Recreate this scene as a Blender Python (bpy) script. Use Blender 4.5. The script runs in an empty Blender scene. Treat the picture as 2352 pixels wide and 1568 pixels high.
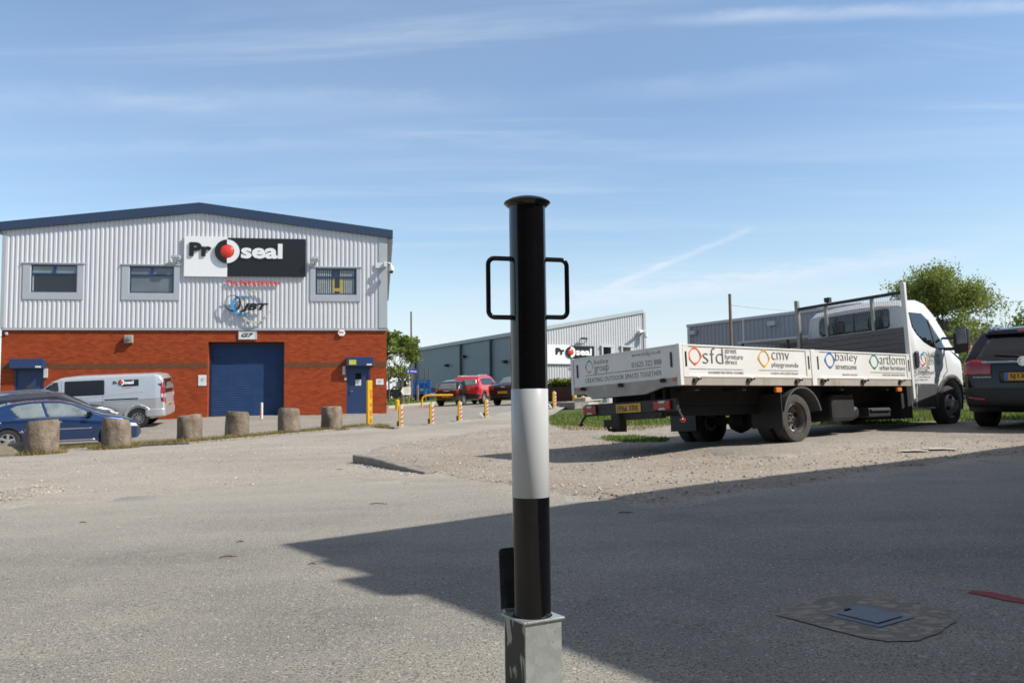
import bpy, bmesh, math, random
import numpy as np
from mathutils import Vector, Matrix
from mathutils.bvhtree import BVHTree
from mathutils.geometry import delaunay_2d_cdt
random.seed(7); RNG = np.random.default_rng(11)
S = bpy.context.scene
COL = S.collection
# ------------------------------------------------------------------ camera, sky, sun, exposure
CX, CY, F, HY, ROLL, EYE = 1176., 784., 1949., 925., .012, .8
PITCH = math.atan((HY - CY) / F)
cam = bpy.data.cameras.new('camera'); camo = bpy.data.objects.new('camera', cam); COL.objects.link(camo)
cam.sensor_width = 36; cam.lens = F / 2352 * 36; cam.clip_end = 5000; cam.clip_start = .05
camo.matrix_world = Matrix.Translation((0, 0, EYE)) @ Matrix.Rotation(math.pi / 2 + PITCH, 4, 'X') @ Matrix.Rotation(-ROLL, 4, 'Z')
cam.dof.use_dof = True; cam.dof.focus_distance = 2.05; cam.dof.aperture_fstop = 13
S.camera = camo
SUN_A, SUN_E = math.radians(15), math.radians(43)
SUNV = Vector((math.cos(SUN_E) * math.cos(SUN_A), -math.cos(SUN_E) * math.sin(SUN_A), math.sin(SUN_E)))
sl = bpy.data.lights.new('sun', 'SUN'); sl.energy = 5.0; sl.angle = math.radians(.53); sl.color = (1, .95, .87)
so = bpy.data.objects.new('sun', sl); COL.objects.link(so); so.rotation_euler = SUNV.to_track_quat('Z', 'Y').to_euler(); so.location = (20, -5, 30)
S.view_settings.view_transform = 'Standard'; S.view_settings.look = 'None'; S.view_settings.exposure = .36; S.view_settings.gamma = 1
def ray(px, py):
    c, s = math.cos(ROLL), math.sin(ROLL)
    X, Y = px - CX, py - CY
    x = c * X - s * Y; y = s * X + c * Y
    v = -y / F
    return Vector((x / F, math.cos(PITCH) - v * math.sin(PITCH), math.sin(PITCH) + v * math.cos(PITCH)))
W = bpy.data.worlds.new('World'); S.world = W; W.use_nodes = True
def sky_nodes():
    nt = W.node_tree; N = nt.nodes; L = nt.links; N.clear()
    out = N.new('ShaderNodeOutputWorld'); bg = N.new('ShaderNodeBackground'); bg.inputs[1].default_value = .128
    sk = N.new('ShaderNodeTexSky'); sk.sky_type = 'NISHITA'; sk.sun_disc = False
    sk.sun_elevation = SUN_E; sk.sun_rotation = math.atan2(SUNV.x, SUNV.y); sk.air_density = 1.2; sk.dust_density = .3; sk.ozone_density = 3.2
    tc = N.new('ShaderNodeTexCoord')
    def math_(op, a, b=None, c=None, clamp=False):
        n = N.new('ShaderNodeMath'); n.operation = op; n.use_clamp = clamp
        for i, v in enumerate((a, b, c)):
            if v is None: continue
            if isinstance(v, (int, float)): n.inputs[i].default_value = v
            else: L.new(v, n.inputs[i])
        return n.outputs[0]
    def dot(vec):
        n = N.new('ShaderNodeVectorMath'); n.operation = 'DOT_PRODUCT'; L.new(tc.outputs['Generated'], n.inputs[0]); n.inputs[1].default_value = vec
        return n.outputs['Value']
    def ramp(v, a, b, lo=0., hi=1.):
        n = N.new('ShaderNodeMapRange'); n.interpolation_type = 'SMOOTHSTEP'; L.new(v, n.inputs[0])
        n.inputs[1].default_value = a; n.inputs[2].default_value = b; n.inputs[3].default_value = lo; n.inputs[4].default_value = hi
        return n.outputs[0]
    sep = N.new('ShaderNodeSeparateXYZ'); L.new(tc.outputs['Generated'], sep.inputs[0])
    zc = math_('MAXIMUM', sep.outputs[2], .03); zz = math_('ADD', zc, .06)
    cmb = N.new('ShaderNodeCombineXYZ')
    L.new(math_('DIVIDE', sep.outputs[0], zz), cmb.inputs[0]); L.new(math_('DIVIDE', sep.outputs[1], zz), cmb.inputs[1])
    def noise(scale, sx, sy, rot, detail=6, rough=.6, dist=0., loc=(0, 0, 0)):
        m = N.new('ShaderNodeMapping'); L.new(cmb.outputs[0], m.inputs[0]); m.inputs['Rotation'].default_value = (0, 0, rot); m.inputs['Scale'].default_value = (sx, sy, 1); m.inputs['Location'].default_value = loc
        n = N.new('ShaderNodeTexNoise'); L.new(m.outputs[0], n.inputs['Vector']); n.inputs['Scale'].default_value = scale; n.inputs['Detail'].default_value = detail; n.inputs['Roughness'].default_value = rough; n.inputs['Distortion'].default_value = dist
        return n.outputs['Fac']
    c1 = ramp(noise(1.0, .28, 1.5, -.12, 7, .55, .6, (3, 7, 0)), .45, .78, 0, .20)
    c2 = ramp(noise(2.6, .22, 1.3, .22, 8, .6, .5, (1, 2, 0)), .5, .8, 0, .26)
    c3 = ramp(noise(.5, .8, 1.0, .1, 4, .5, .3, (5, 1, 0)), .4, .7, 0, .08)
    low = ramp(sep.outputs[2], .0, .20, .66, 0.)
    wob = noise(5.0, 1, 1, 0, 5, .65, 0)
    tot = math_('ADD', math_('ADD', c1, c2), math_('ADD', c3, low))
    def trail(p0, p1, w, strength, soft=.06, fade=.02):
        nonlocal tot
        a, b = ray(*p0).normalized(), ray(*p1).normalized()
        nrm = a.cross(b).normalized(); tan = (b - a).normalized()
        d = math_('ABSOLUTE', math_('ADD', dot(nrm), math_('MULTIPLY', math_('SUBTRACT', wob, .5), w * 1.3)))
        core = ramp(d, 0, w, strength, 0)
        t = dot(tan)
        m = math_('MULTIPLY', ramp(t, a.dot(tan) - soft, a.dot(tan) + soft), ramp(t, b.dot(tan) - soft, b.dot(tan) + soft, 1, 0))
        vary = ramp(wob, .3, .7, .45, 1.)
        tot = math_('ADD', tot, math_('MULTIPLY', math_('MULTIPLY', core, m), vary))
    trail((1560, 45), (2500, 8), .011, .40, .06)
    trail((1380, 668), (1720, 528), .0055, .40, .012); trail((1300, 705), (1560, 592), .012, .16, .03)
    trail((1290, 700), (2230, 575), .016, .42, .06)
    trail((1100, 690), (1900, 640), .03, .25, .1)
    trail((-60, 230), (1150, 236), .022, .16, .12)
    trail((-60, 355), (760, 330), .012, .14, .12)
    trail((820, 95), (1500, 40), .01, .13, .08)
    trail((1400, 215), (2000, 165), .022, .16, .1)
    tot = math_('MINIMUM', tot, .8)
    mix = N.new('ShaderNodeMix'); mix.data_type = 'RGBA'; L.new(tot, mix.inputs[0]); L.new(sk.outputs[0], mix.inputs[6]); mix.inputs[7].default_value = (4.9, 5.4, 6.2, 1)
    mx2 = N.new('ShaderNodeMix'); mx2.data_type = 'RGBA'; L.new(ramp(sep.outputs[2], .50, .75, 0, .5), mx2.inputs[0]); L.new(mix.outputs[2], mx2.inputs[6]); mx2.inputs[7].default_value = (3.5, 3.1, 2.7, 1)   # unseen warm cloud tone added overhead to make the shade less blue
    L.new(mx2.outputs[2], bg.inputs[0]); L.new(bg.outputs[0], out.inputs[0])
sky_nodes()
# ------------------------------------------------------------------ terrain model (heights relative to the eye)
def at(px, py, Y):
    d = ray(px, py); return d * (Y / d.y) + Vector((0, 0, EYE))
_C = [(0,0,-.8),(0,2,-.8),(-3,0,-.8),(3,0,-.8),(-2,2.5,-.8),(2.2,2.6,-.77),(-1.4,4.95,-.81),(-8,4,-.83),(-6,-6,-.8),(8,-6,-.8),(8,3,-.7),
(-13,9,-.92),(-60,20,-1.3),(-60,80,-.5),(60,20,-.2),(60,80,.9),(0,80,.8),(0,160,1.3),(-100,160,1.0),(100,160,1.3),(12,9,-.6),(-25,20,-1.15),(-24,34,-.85),(20,16,-.4),(16,40,0.1),(40,-20,-.8),(-40,-20,-1.)]
_P = [(1374,1145.6,6.4),(1657,1104,7.2),(2235,1041,9.7),(1270,1073,10.4),(1070,1051,12.0),(1832,1016,11.63),(2182.6,975.6,14.1),(1640,1015,13.2),(810,1060,12.6),(970,1083,10.7),
(95,1042.7,17.4),(268,1028,18.9),(434,1016.5,20.4),(545,1007,21.7),(663,996,23.2),(762,988.6,24.6),(920,980,24.3),(991,973,25),(1056,966,26.7),(1117,959,29),(1273,936,31),(17,1038,24.3),(245,1027,25.8),(320,978,32),(475,957,36),(888,950,37),(345,966,35.5),(1007,933.6,50),(1112,928,50),(1133,932,43),(942,915,73),(1300,977,21.5),(1300,950,28),(2000,957,19.5)]
_C = np.array(_C + [(lambda v: (v.x, v.y, v.z - EYE))(at(*p)) for p in _P])
def _tps():
    n = len(_C); d = np.linalg.norm(_C[:, None, :2] - _C[None, :, :2], axis=2)
    K = np.where(d > 0, d * d * np.log(d + 1e-9), 0) + 3 * np.eye(n)
    A = np.zeros((n + 3, n + 3)); A[:n, :n] = K; A[:n, n] = 1; A[:n, n + 1:] = _C[:, :2]; A[n:, :n] = A[:n, n:].T
    return np.linalg.solve(A, np.r_[_C[:, 2], 0, 0, 0])
_w = _tps()
def gza(P):
    P = np.asarray(P, float).reshape(-1, 2)
    q = P.copy(); r = np.hypot(q[:, 0], q[:, 1]); k = np.minimum(1, 150 / np.maximum(r, 1e-6)); q *= k[:, None]
    out = np.empty(len(q))
    for i in range(0, len(q), 20000):
        a = q[i:i + 20000]; d = np.hypot(a[:, 0:1] - _C[:, 0], a[:, 1:2] - _C[:, 1])
        out[i:i + 20000] = (d * d * np.log(d + 1e-9)) @ _w[:-3] + _w[-3] + a @ _w[-2:]
    return out + EYE
def gz(x, y): return float(gza([(x, y)])[0])
def G(px, py, ymax=140.):
    d = ray(px, py); d = d / d.y
    Y = 1.
    while Y < ymax:
        p = d * Y + Vector((0, 0, EYE))
        if p.z < gz(p.x, p.y): break
        Y *= 1.02
    lo, hi = Y / 1.02, Y
    for _ in range(18):
        m = (lo + hi) / 2; p = d * m + Vector((0, 0, EYE))
        if p.z < gz(p.x, p.y): hi = m
        else: lo = m
    return d * hi + Vector((0, 0, EYE))
def G2(px, py): p = G(px, py); return (p.x, p.y)
# zoom-window readers: pixels measured in enlarged crops of the photo, to 2352-wide pixels
def zr(x0, y0, k): return lambda x, y: ((x0 + x * k) / 1.7415, (y0 + y * k) / 1.7415)
zA = zr(0, 750, 820 / 1978); zB = zr(680, 750, 940 / 2268); zC = zr(0, 1250, 900 / 2171); zD = zr(700, 1250, 900 / 2171)
zE = zr(1500, 1150, 850 / 2050); zG = zr(2150, 1250, 700 / 1829); zH = zr(2650, 1100, 850 / 1777); zI = zr(3250, 950, 846 / 1474); zJ = zr(3700, 1200, 396 / 1035); zK = zr(1520, 1400, 380 / 2352)
# ------------------------------------------------------------------ materials
def nmat(name, col, rough=.6, metal=0., var=.12, scale=6., bump=0., bscale=60., coat=0., col2=None, detail=4, spec=.5, stretch=(1, 1, 1), coords='Object'):
    m = bpy.data.materials.new(name); m.use_nodes = True; nt = m.node_tree; N = nt.nodes; L = nt.links
    b = N['Principled BSDF']; b.inputs['Roughness'].default_value = rough; b.inputs['Metallic'].default_value = metal
    b.inputs['Coat Weight'].default_value = coat; b.inputs['Coat Roughness'].default_value = .04; b.inputs['Specular IOR Level'].default_value = spec
    tc = N.new('ShaderNodeTexCoord'); mp = N.new('ShaderNodeMapping'); L.new(tc.outputs[coords], mp.inputs[0]); mp.inputs['Scale'].default_value = stretch
    n = N.new('ShaderNodeTexNoise'); L.new(mp.outputs[0], n.inputs['Vector']); n.inputs['Scale'].default_value = scale; n.inputs['Detail'].default_value = detail; n.inputs['Roughness'].default_value = .6
    r = N.new('ShaderNodeValToRGB'); L.new(n.outputs['Fac'], r.inputs[0]); r.color_ramp.elements[0].position = .3; r.color_ramp.elements[1].position = .7
    c2 = col2 or tuple(min(1, c * (1 + var)) for c in col); c1 = col if col2 else tuple(c * (1 - var) for c in col)
    r.color_ramp.elements[0].color = (*c1, 1); r.color_ramp.elements[1].color = (*c2, 1); L.new(r.outputs[0], b.inputs['Base Color'])
    if bump:
        n2 = N.new('ShaderNodeTexNoise'); L.new(mp.outputs[0], n2.inputs['Vector']); n2.inputs['Scale'].default_value = bscale; n2.inputs['Detail'].default_value = 5
        bp = N.new('ShaderNodeBump'); bp.inputs['Strength'].default_value = min(1, bump); bp.inputs['Distance'].default_value = .01; L.new(n2.outputs['Fac'], bp.inputs['Height']); L.new(bp.outputs[0], b.inputs['Normal'])
    return m
def lerp(a, b, t): return tuple(x + (y - x) * t for x, y in zip(a, b))
class NB:   # small node-graph helper
    def __init__(s, name, coords='Object'):
        s.m = bpy.data.materials.new(name); s.m.use_nodes = True; s.nt = s.m.node_tree; s.N = s.nt.nodes; s.L = s.nt.links
        s.b = s.N['Principled BSDF']; s.tc = s.N.new('ShaderNodeTexCoord'); s.co = s.tc.outputs[coords]
    def mp(s, scale=(1, 1, 1), rot=(0, 0, 0), loc=(0, 0, 0)):
        n = s.N.new('ShaderNodeMapping'); s.L.new(s.co, n.inputs[0]); n.inputs['Scale'].default_value = scale; n.inputs['Rotation'].default_value = rot; n.inputs['Location'].default_value = loc; return n.outputs[0]
    def noise(s, scale, detail=4, rough=.6, vec=None, dist=0):
        n = s.N.new('ShaderNodeTexNoise'); s.L.new(vec or s.co, n.inputs['Vector']); n.inputs['Scale'].default_value = scale; n.inputs['Detail'].default_value = detail; n.inputs['Roughness'].default_value = rough; n.inputs['Distortion'].default_value = dist; return n.outputs['Fac']
    def vor(s, scale, feat='F1', out='Distance', vec=None, rnd=1.):
        n = s.N.new('ShaderNodeTexVoronoi'); n.feature = feat; s.L.new(vec or s.co, n.inputs['Vector']); n.inputs['Scale'].default_value = scale; n.inputs['Randomness'].default_value = rnd; return n.outputs[out]
    def ramp(s, v, a, b, lo=0., hi=1.):
        n = s.N.new('ShaderNodeMapRange'); s.L.new(v, n.inputs[0]); n.inputs[1].default_value = a; n.inputs[2].default_value = b; n.inputs[3].default_value = lo; n.inputs[4].default_value = hi; return n.outputs[0]
    def mix(s, f, a, b, typ='MIX'):
        n = s.N.new('ShaderNodeMix'); n.data_type = 'RGBA'; n.blend_type = typ
        if isinstance(f, (int, float)): n.inputs[0].default_value = f
        else: s.L.new(f, n.inputs[0])
        for i, c in ((6, a), (7, b)):
            if isinstance(c, tuple): n.inputs[i].default_value = (*c, 1) if len(c) == 3 else c
            else: s.L.new(c, n.inputs[i])
        return n.outputs[2]
    def mt(s, op, a, b):
        n = s.N.new('ShaderNodeMath'); n.operation = op
        for i, v in enumerate((a, b)):
            if isinstance(v, (int, float)): n.inputs[i].default_value = v
            else: s.L.new(v, n.inputs[i])
        return n.outputs[0]
    def fin(s, col, rough=.8, h=None, dist=.01, strength=1., spec=.3):
        s.L.new(col, s.b.inputs['Base Color'])
        if isinstance(rough, float): s.b.inputs['Roughness'].default_value = rough
        else: s.L.new(rough, s.b.inputs['Roughness'])
        s.b.inputs['Specular IOR Level'].default_value = spec
        if h is not None:
            n = s.N.new('ShaderNodeBump'); n.inputs['Strength'].default_value = strength; n.inputs['Distance'].default_value = dist; s.L.new(h, n.inputs['Height']); s.L.new(n.outputs[0], s.b.inputs['Normal'])
        return s.m
def asphalt(name, dark, light, dust, grain=130., dustamt=.5, gdist=.006, drift=None):
    k = NB(name)
    big = k.noise(.35, 5, .6); mid = k.noise(2.2, 5, .65); streak = k.noise(.9, 5, .6, k.mp((.35, 1.6, 1), (0, 0, .5)))
    base = k.mix(k.ramp(k.mt('ADD', k.mt('MULTIPLY', mid, .45), k.mt('MULTIPLY', big, .6)), .40, .66), dark, light)
    if drift:
        sx = k.N.new('ShaderNodeSeparateXYZ'); k.L.new(k.co, sx.inputs[0]); base = k.mix(k.ramp(k.mt('ADD', k.mt('ADD', sx.outputs[1], k.mt('MULTIPLY', sx.outputs[0], -.12)), k.mt('MULTIPLY', streak, 4.)), 5.5, 11.5, 0, .95), base, drift)
    d = k.mt('MULTIPLY', k.ramp(k.mt('ADD', big, k.mt('MULTIPLY', streak, .6)), .62, .98), dustamt)
    base = k.mix(d, base, dust)
    fine = k.noise(grain, 3, .7); cell = k.vor(grain * .8, out='Color'); pit = k.vor(grain * .33); pitn = k.noise(grain * .9, 2, .5)
    sp = k.N.new('ShaderNodeSeparateColor'); k.L.new(cell, sp.inputs[0])
    c = k.mix(k.ramp(sp.outputs[0], 0, 1, 0, .55), base, k.mix(1.0, base, (1.55, 1.52, 1.46), 'MULTIPLY'))
    c = k.mix(k.ramp(pitn, .57, .66, 0, .85), c, k.mix(1.0, base, (.32, .33, .36), 'MULTIPLY'))
    c = k.mix(k.ramp(sp.outputs[1], .955, .97, 0, .7), c, (.55, .53, .49))
    if drift:
        c = k.mix(k.ramp(k.noise(1.3, 3, .5, k.mp(loc=(4, 2, 0))), .64, .74, 0, .38), c, k.mix(1.0, c, (.55, .55, .58), 'MULTIPLY')); c = k.mix(k.ramp(k.noise(2.4, 6, .75, k.mp((.25, 1.2, 1), (0, 0, .7))), .56, .74, 0, .35), c, (.40, .365, .305))
    h = k.mt('ADD', k.mt('MULTIPLY', sp.outputs[0], .5), k.mt('SUBTRACT', fine, k.ramp(pitn, .55, .68)))
    return k.fin(c, .85, h, gdist, .9)
M = {}
M['yard'] = asphalt('forecourt_asphalt', (.185, .178, .160), (.27, .255, .220), (.40, .372, .315), 150, .5, .004, (.36, .336, .292))
M['road'] = asphalt('dusty_road_asphalt', (.28, .256, .218), (.34, .31, .262), (.41, .37, .315), 75, .7, .004)
M['park'] = asphalt('car_park_concrete', (.235, .215, .185), (.28, .258, .222), (.32, .295, .255), 30, .6, .003)
def gravel_mat():
    k = NB('gravel_dirt'); a = k.noise(.7, 6, .6); b = k.noise(3.5, 6, .7); sp = k.N.new('ShaderNodeSeparateColor'); k.L.new(k.vor(60, out='Color'), sp.inputs[0])
    c = k.mix(k.ramp(a, .38, .6), (.29, .215, .145), (.37, .32, .25)); c = k.mix(k.ramp(b, .35, .65, 0, .5), c, (.30, .27, .235))
    c = k.mix(k.ramp(sp.outputs[0], .3, 1, 0, .55), c, (.60, .57, .52)); c = k.mix(k.ramp(sp.outputs[1], .6, 1, 0, .5), c, (.2, .16, .12))
    return k.fin(c, .95, k.mt('ADD', sp.outputs[0], k.noise(60, 4, .7)), .007, .8, .2)
M['gravel'] = gravel_mat()
M['lane'] = asphalt('grey_worn_lane', (.235, .215, .185), (.31, .285, .245), (.38, .34, .29), 45, .6, .008)
def earth_mat(name, c1, c2, c3):
    k = NB(name); c = k.mix(k.ramp(k.noise(.25, 5, .6), .4, .6), c1, c2); c = k.mix(k.ramp(k.noise(9, 5, .7), .4, .7, 0, .6), c, c3); return k.fin(c, .95, k.noise(30, 5, .7), .03, .8, .1)
M['field'] = earth_mat('rough_grass_field', (.07, .11, .03), (.10, .14, .045), (.13, .13, .06))
M['turf'] = earth_mat('turf', (.085, .15, .022), (.13, .19, .04), (.17, .17, .07))
M['dryturf'] = earth_mat('dry_mossy_turf', (.26, .20, .06), (.33, .23, .09), (.20, .17, .06))
def plain(n, c, **k): M[n] = nmat(n, c, **k); return M[n]
def gloss_black():
    k = NB('gloss_black'); c = k.mix(k.ramp(k.noise(240, 2, .5), .70, .74, 0, .5), (.004, .004, .005), (.05, .05, .048)); c = k.mix(k.ramp(k.noise(9, 6, .7, k.mp((1, 1, .2))), .62, .8, 0, .25), c, (.03, .03, .03)); return k.fin(c, k.ramp(k.noise(14, 5, .7), .4, .7, .07, .2), spec=.5)
M['gloss_black'] = gloss_black()
plain('gloss_white', (.55, .565, .57), rough=.3, var=.02, coat=.1, bump=.02, bscale=14)
plain('blue_paint', (.022, .052, .14), rough=.45, var=.1)
plain('fascia_blue', (.030, .055, .11), rough=.4, var=.06, scale=1)
plain('flash_grey', (.46, .485, .51), rough=.4, var=.04, scale=2)
plain('white_panel', (.95, .95, .94), rough=.4, var=.02)
M['truck_white'] = None
plain('cab_white', (.82, .83, .82), rough=.25, var=.02, coat=.6)
plain('black_panel', (.012, .012, .014), rough=.35, var=.1)
plain('black_plastic', (.018, .018, .019), rough=.55, var=.25, bump=.2)
plain('under_black', (.010, .0095, .009), rough=.8, var=.4)
plain('grey_plastic', (.075, .08, .085), rough=.6, var=.12, bump=.1)
plain('letter_black', (.01, .01, .01), rough=.4)
plain('letter_grey', (.12, .12, .12), rough=.5)
plain('letter_red', (.80, .03, .02), rough=.4)
plain('logo_red', (.78, .055, .03), rough=.3); plain('logo_orange', (.80, .16, .04), rough=.4); plain('logo_yellow', (.80, .45, .03), rough=.4)
plain('logo_blue', (.03, .17, .55), rough=.4); plain('logo_green', (.01, .28, .18), rough=.4)
plain('sky_blue_letter', (.07, .38, .78), rough=.35); plain('cream', (.55, .54, .46), rough=.35)
plain('plate_yellow', (.75, .42, .015), rough=.4, var=.04); plain('post_yellow', (.78, .46, .01), rough=.4, var=.1); plain('hiviz_red', (.70, .05, .015), rough=.4); plain('hiviz_white', (.75, .74, .70), rough=.4)
plain('chrome', (.75, .76, .78), rough=.12, metal=1, var=.03)
plain('alloy', (.62, .63, .65), rough=.3, metal=.8, var=.05); plain('steel_rim', (.16, .15, .14), rough=.5, metal=.5, var=.3); plain('rim_light', (.42, .41, .39), rough=.4, metal=.6, var=.15)
plain('tyre', (.022, .021, .020), rough=.85, var=.35, scale=20, bump=.3); plain('tyre_dusty', (.055, .050, .044), rough=.9, var=.3, scale=14, bump=.4)
plain('glass_dark', (.010, .012, .013), rough=.04, var=.1, spec=.8); plain('glass_green', (.02, .035, .033), rough=.04, var=.4, spec=.8); plain('glass_pale', (.20, .235, .235), rough=.06, var=.35, spec=.9, scale=2)
plain('glass_grey', (.16, .18, .20), rough=.15, var=.12, spec=.6, scale=1)
plain('lamp_red', (.35, .008, .012), rough=.15, var=.1, coat=.5); plain('lamp_amber', (.80, .22, .03), rough=.2, coat=.4); plain('lamp_clear', (.6, .6, .6), rough=.1, coat=.5)
plain('car_blue', (.010, .042, .14), rough=.25, metal=.5, var=.08, coat=1); plain('car_navy', (.004, .005, .010), rough=.22, var=.08, coat=.25, spec=.35); plain('car_black', (.012, .012, .014), rough=.2, coat=1)
plain('car_grey', (.05, .055, .065), rough=.3, metal=.5, coat=1); plain('car_silver', (.66, .67, .68), rough=.3, metal=.45, var=.03, coat=.8); plain('car_red', (.62, .012, .025), rough=.25, coat=1, var=.05)
plain('wood_pole', (.19, .14, .10), rough=.85, var=.25, stretch=(6, 6, .6), bump=.3); plain('post_wood', (.26, .20, .13), rough=.85, var=.25)
plain('plank', (.17, .155, .145), rough=.8, var=.28, scale=7, stretch=(1, .7, 9), bump=.4)
plain('brown_fence', (.045, .022, .017), rough=.8, var=.2); plain('galv_post', (.42, .44, .45), rough=.4, metal=.6)
plain('kerb', (.26, .235, .20), rough=.9, var=.2, bump=.6, bscale=40); plain('kerb_pale', (.46, .42, .37), rough=.9, var=.12, bump=.4)
plain('concrete_cap', (.34, .31, .27), rough=.9, var=.2, bump=.5); plain('mesh_grey', (.30, .31, .31), rough=.5, metal=.4); plain('roof_sheet', (.42, .45, .46), rough=.5, var=.06)
plain('shaded_side_cladding', (.25, .31, .35), rough=.5, var=.04, scale=1); plain('navy_pipe', (.012, .022, .05), rough=.4); plain('navy_frame', (.022, .052, .15), rough=.35)
plain('crate_blue', (.04, .20, .62), rough=.45, var=.12); plain('street_blue', (.03, .035, .35), rough=.4); plain('bark', (.10, .085, .07), rough=.9, var=.3, bump=.5, bscale=30)
plain('twig', (.13, .08, .04), rough=.9); plain('wire', (.05, .05, .05), rough=.6); plain('rock', (.20, .17, .12), rough=.9, var=.3, scale=5, bump=.6, bscale=20)
plain('dirty_alu', (.33, .31, .285), rough=.5, metal=.3, var=.2, scale=4)
plain('hitch', (.035, .026, .022), rough=.8, var=.5, scale=14, bump=.3); plain('block_wall', (.17, .14, .115), rough=.9, var=.2, scale=9)
plain('paper', (.78, .78, .76), rough=.6); plain('blind', (.42, .46, .46), rough=.7); plain('yellow_board', (.42, .35, .10), rough=.6)
def leafmat(name, c1, c2, c3):
    k = NB(name); a = k.N.new('ShaderNodeAttribute'); a.attribute_name = 'tint'
    c = k.mix(k.ramp(a.outputs['Fac'], 0, .5), c1, c2); c = k.mix(k.ramp(a.outputs['Fac'], .5, 1), c, c3)
    k.fin(c, .6, spec=.3)
    tr = k.N.new('ShaderNodeBsdfTranslucent'); k.L.new(c, tr.inputs[0]); ms = k.N.new('ShaderNodeMixShader'); ms.inputs[0].default_value = .35
    k.L.new(k.b.outputs[0], ms.inputs[1]); k.L.new(tr.outputs[0], ms.inputs[2]); k.L.new(ms.outputs[0], k.N['Material Output'].inputs[0]); return k.m
M['leaf'] = leafmat('spring_leaves', (.09, .14, .025), (.17, .24, .04), (.27, .32, .07))
M['leaf2'] = leafmat('olive_leaves', (.15, .20, .045), (.28, .34, .075), (.40, .43, .13))
M['hedge_leaf'] = leafmat('hedge_leaves', (.035, .07, .012), (.08, .14, .02), (.42, .42, .04))
M['bushleaf'] = leafmat('bush_leaves', (.05, .08, .015), (.11, .17, .025), (.19, .23, .04))
M['twiggy'] = leafmat('brown_twigs', (.09, .07, .05), (.15, .12, .08), (.14, .16, .06))
M['grass'] = leafmat('grass_blades', (.07, .15, .02), (.13, .22, .03), (.24, .26, .08))
M['drygrass'] = leafmat('dry_grass_blades', (.22, .18, .05), (.36, .27, .10), (.20, .22, .05))
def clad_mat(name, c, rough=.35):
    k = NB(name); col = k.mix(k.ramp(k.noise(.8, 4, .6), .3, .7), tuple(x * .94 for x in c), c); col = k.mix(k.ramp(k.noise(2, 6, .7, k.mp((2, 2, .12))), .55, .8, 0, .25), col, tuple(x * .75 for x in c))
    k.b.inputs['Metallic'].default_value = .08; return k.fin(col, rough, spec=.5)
def truckwhite():
    k = NB('dirty_white_board'); c = k.mix(k.ramp(k.noise(2.5, 5, .6), .35, .7), (.74, .73, .69), (.80, .795, .76)); c = k.mix(k.ramp(k.noise(7, 6, .75, k.mp((1, 1, .22))), .58, .78, 0, .5), c, (.48, .45, .39)); c = k.mix(k.ramp(k.noise(60, 3, .6), .70, .76, 0, .6), c, (.30, .22, .15)); return k.fin(c, .4, spec=.5)
M['truck_white'] = truckwhite()
def rustrail():
    k = NB('rusty_cream_rail'); c = k.mix(k.ramp(k.noise(3, 5, .6), .35, .7), (.34, .31, .265), (.42, .385, .34)); c = k.mix(k.ramp(k.noise(3.2, 5, .7, k.mp((1, 1, .3))), .55, .68, 0, .75), c, (.25, .12, .06)); return k.fin(c, .65)
M['sill_rust'] = rustrail()
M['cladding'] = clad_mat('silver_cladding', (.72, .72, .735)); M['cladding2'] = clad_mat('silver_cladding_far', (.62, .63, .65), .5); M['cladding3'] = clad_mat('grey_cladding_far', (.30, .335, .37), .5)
def brick_mat(name, c1, c2, mortar, soldier=False):
    k = NB(name); sx = k.N.new('ShaderNodeSeparateXYZ'); k.L.new(k.co, sx.inputs[0]); cb = k.N.new('ShaderNodeCombineXYZ')
    k.L.new(k.mt('ADD', sx.outputs[0], sx.outputs[1]), cb.inputs[1 if soldier else 0]); k.L.new(sx.outputs[2], cb.inputs[0 if soldier else 1])
    b = k.N.new('ShaderNodeTexBrick'); k.L.new(cb.outputs[0], b.inputs['Vector']); b.inputs['Scale'].default_value = 1
    b.inputs['Brick Width'].default_value = .225; b.inputs['Row Height'].default_value = .075; b.inputs['Mortar Size'].default_value = .008; b.inputs['Color1'].default_value = (*c1, 1); b.inputs['Color2'].default_value = (*c2, 1); b.inputs['Mortar'].default_value = (*mortar, 1); b.inputs['Bias'].default_value = 0
    big = k.noise(1.1, 5, .65); c = k.mix(k.ramp(big, .35, .7, 0, .35), b.outputs[0], k.mix(1., b.outputs[0], (.7, .66, .64), 'MULTIPLY'))
    c = k.mix(k.ramp(k.noise(9, 5, .75), .52, .75, 0, .4), c, tuple(min(1, x * 1.35) for x in c2))
    return k.fin(c, .85, k.mt('ADD', k.mt('MULTIPLY', b.outputs['Fac'], -1.), k.noise(40, 4, .7)), .006, .7, .2)
M['brick'] = brick_mat('orange_red_brick', (.47, .080, .022), (.30, .047, .015), (.30, .078, .03))
M['brick_dark'] = brick_mat('dark_soldier_brick', (.17, .075, .035), (.22, .085, .045), (.08, .05, .035), True)
def shutter_mat():
    k = NB('blue_roller_shutter'); w = k.N.new('ShaderNodeTexWave'); w.bands_direction = 'Z'; k.L.new(k.co, w.inputs[0]); w.inputs['Scale'].default_value = 4.2
    c = k.mix(k.ramp(k.noise(2, 5, .6), .3, .7), (.018, .055, .15), (.028, .075, .19)); c = k.mix(k.ramp(k.noise(6, 5, .7, k.mp((1, 1, 4))), .62, .8, 0, .4), c, (.10, .13, .2)); return k.fin(c, .45, w.outputs[0], .03, .8)
M['shutter'] = shutter_mat()
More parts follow.
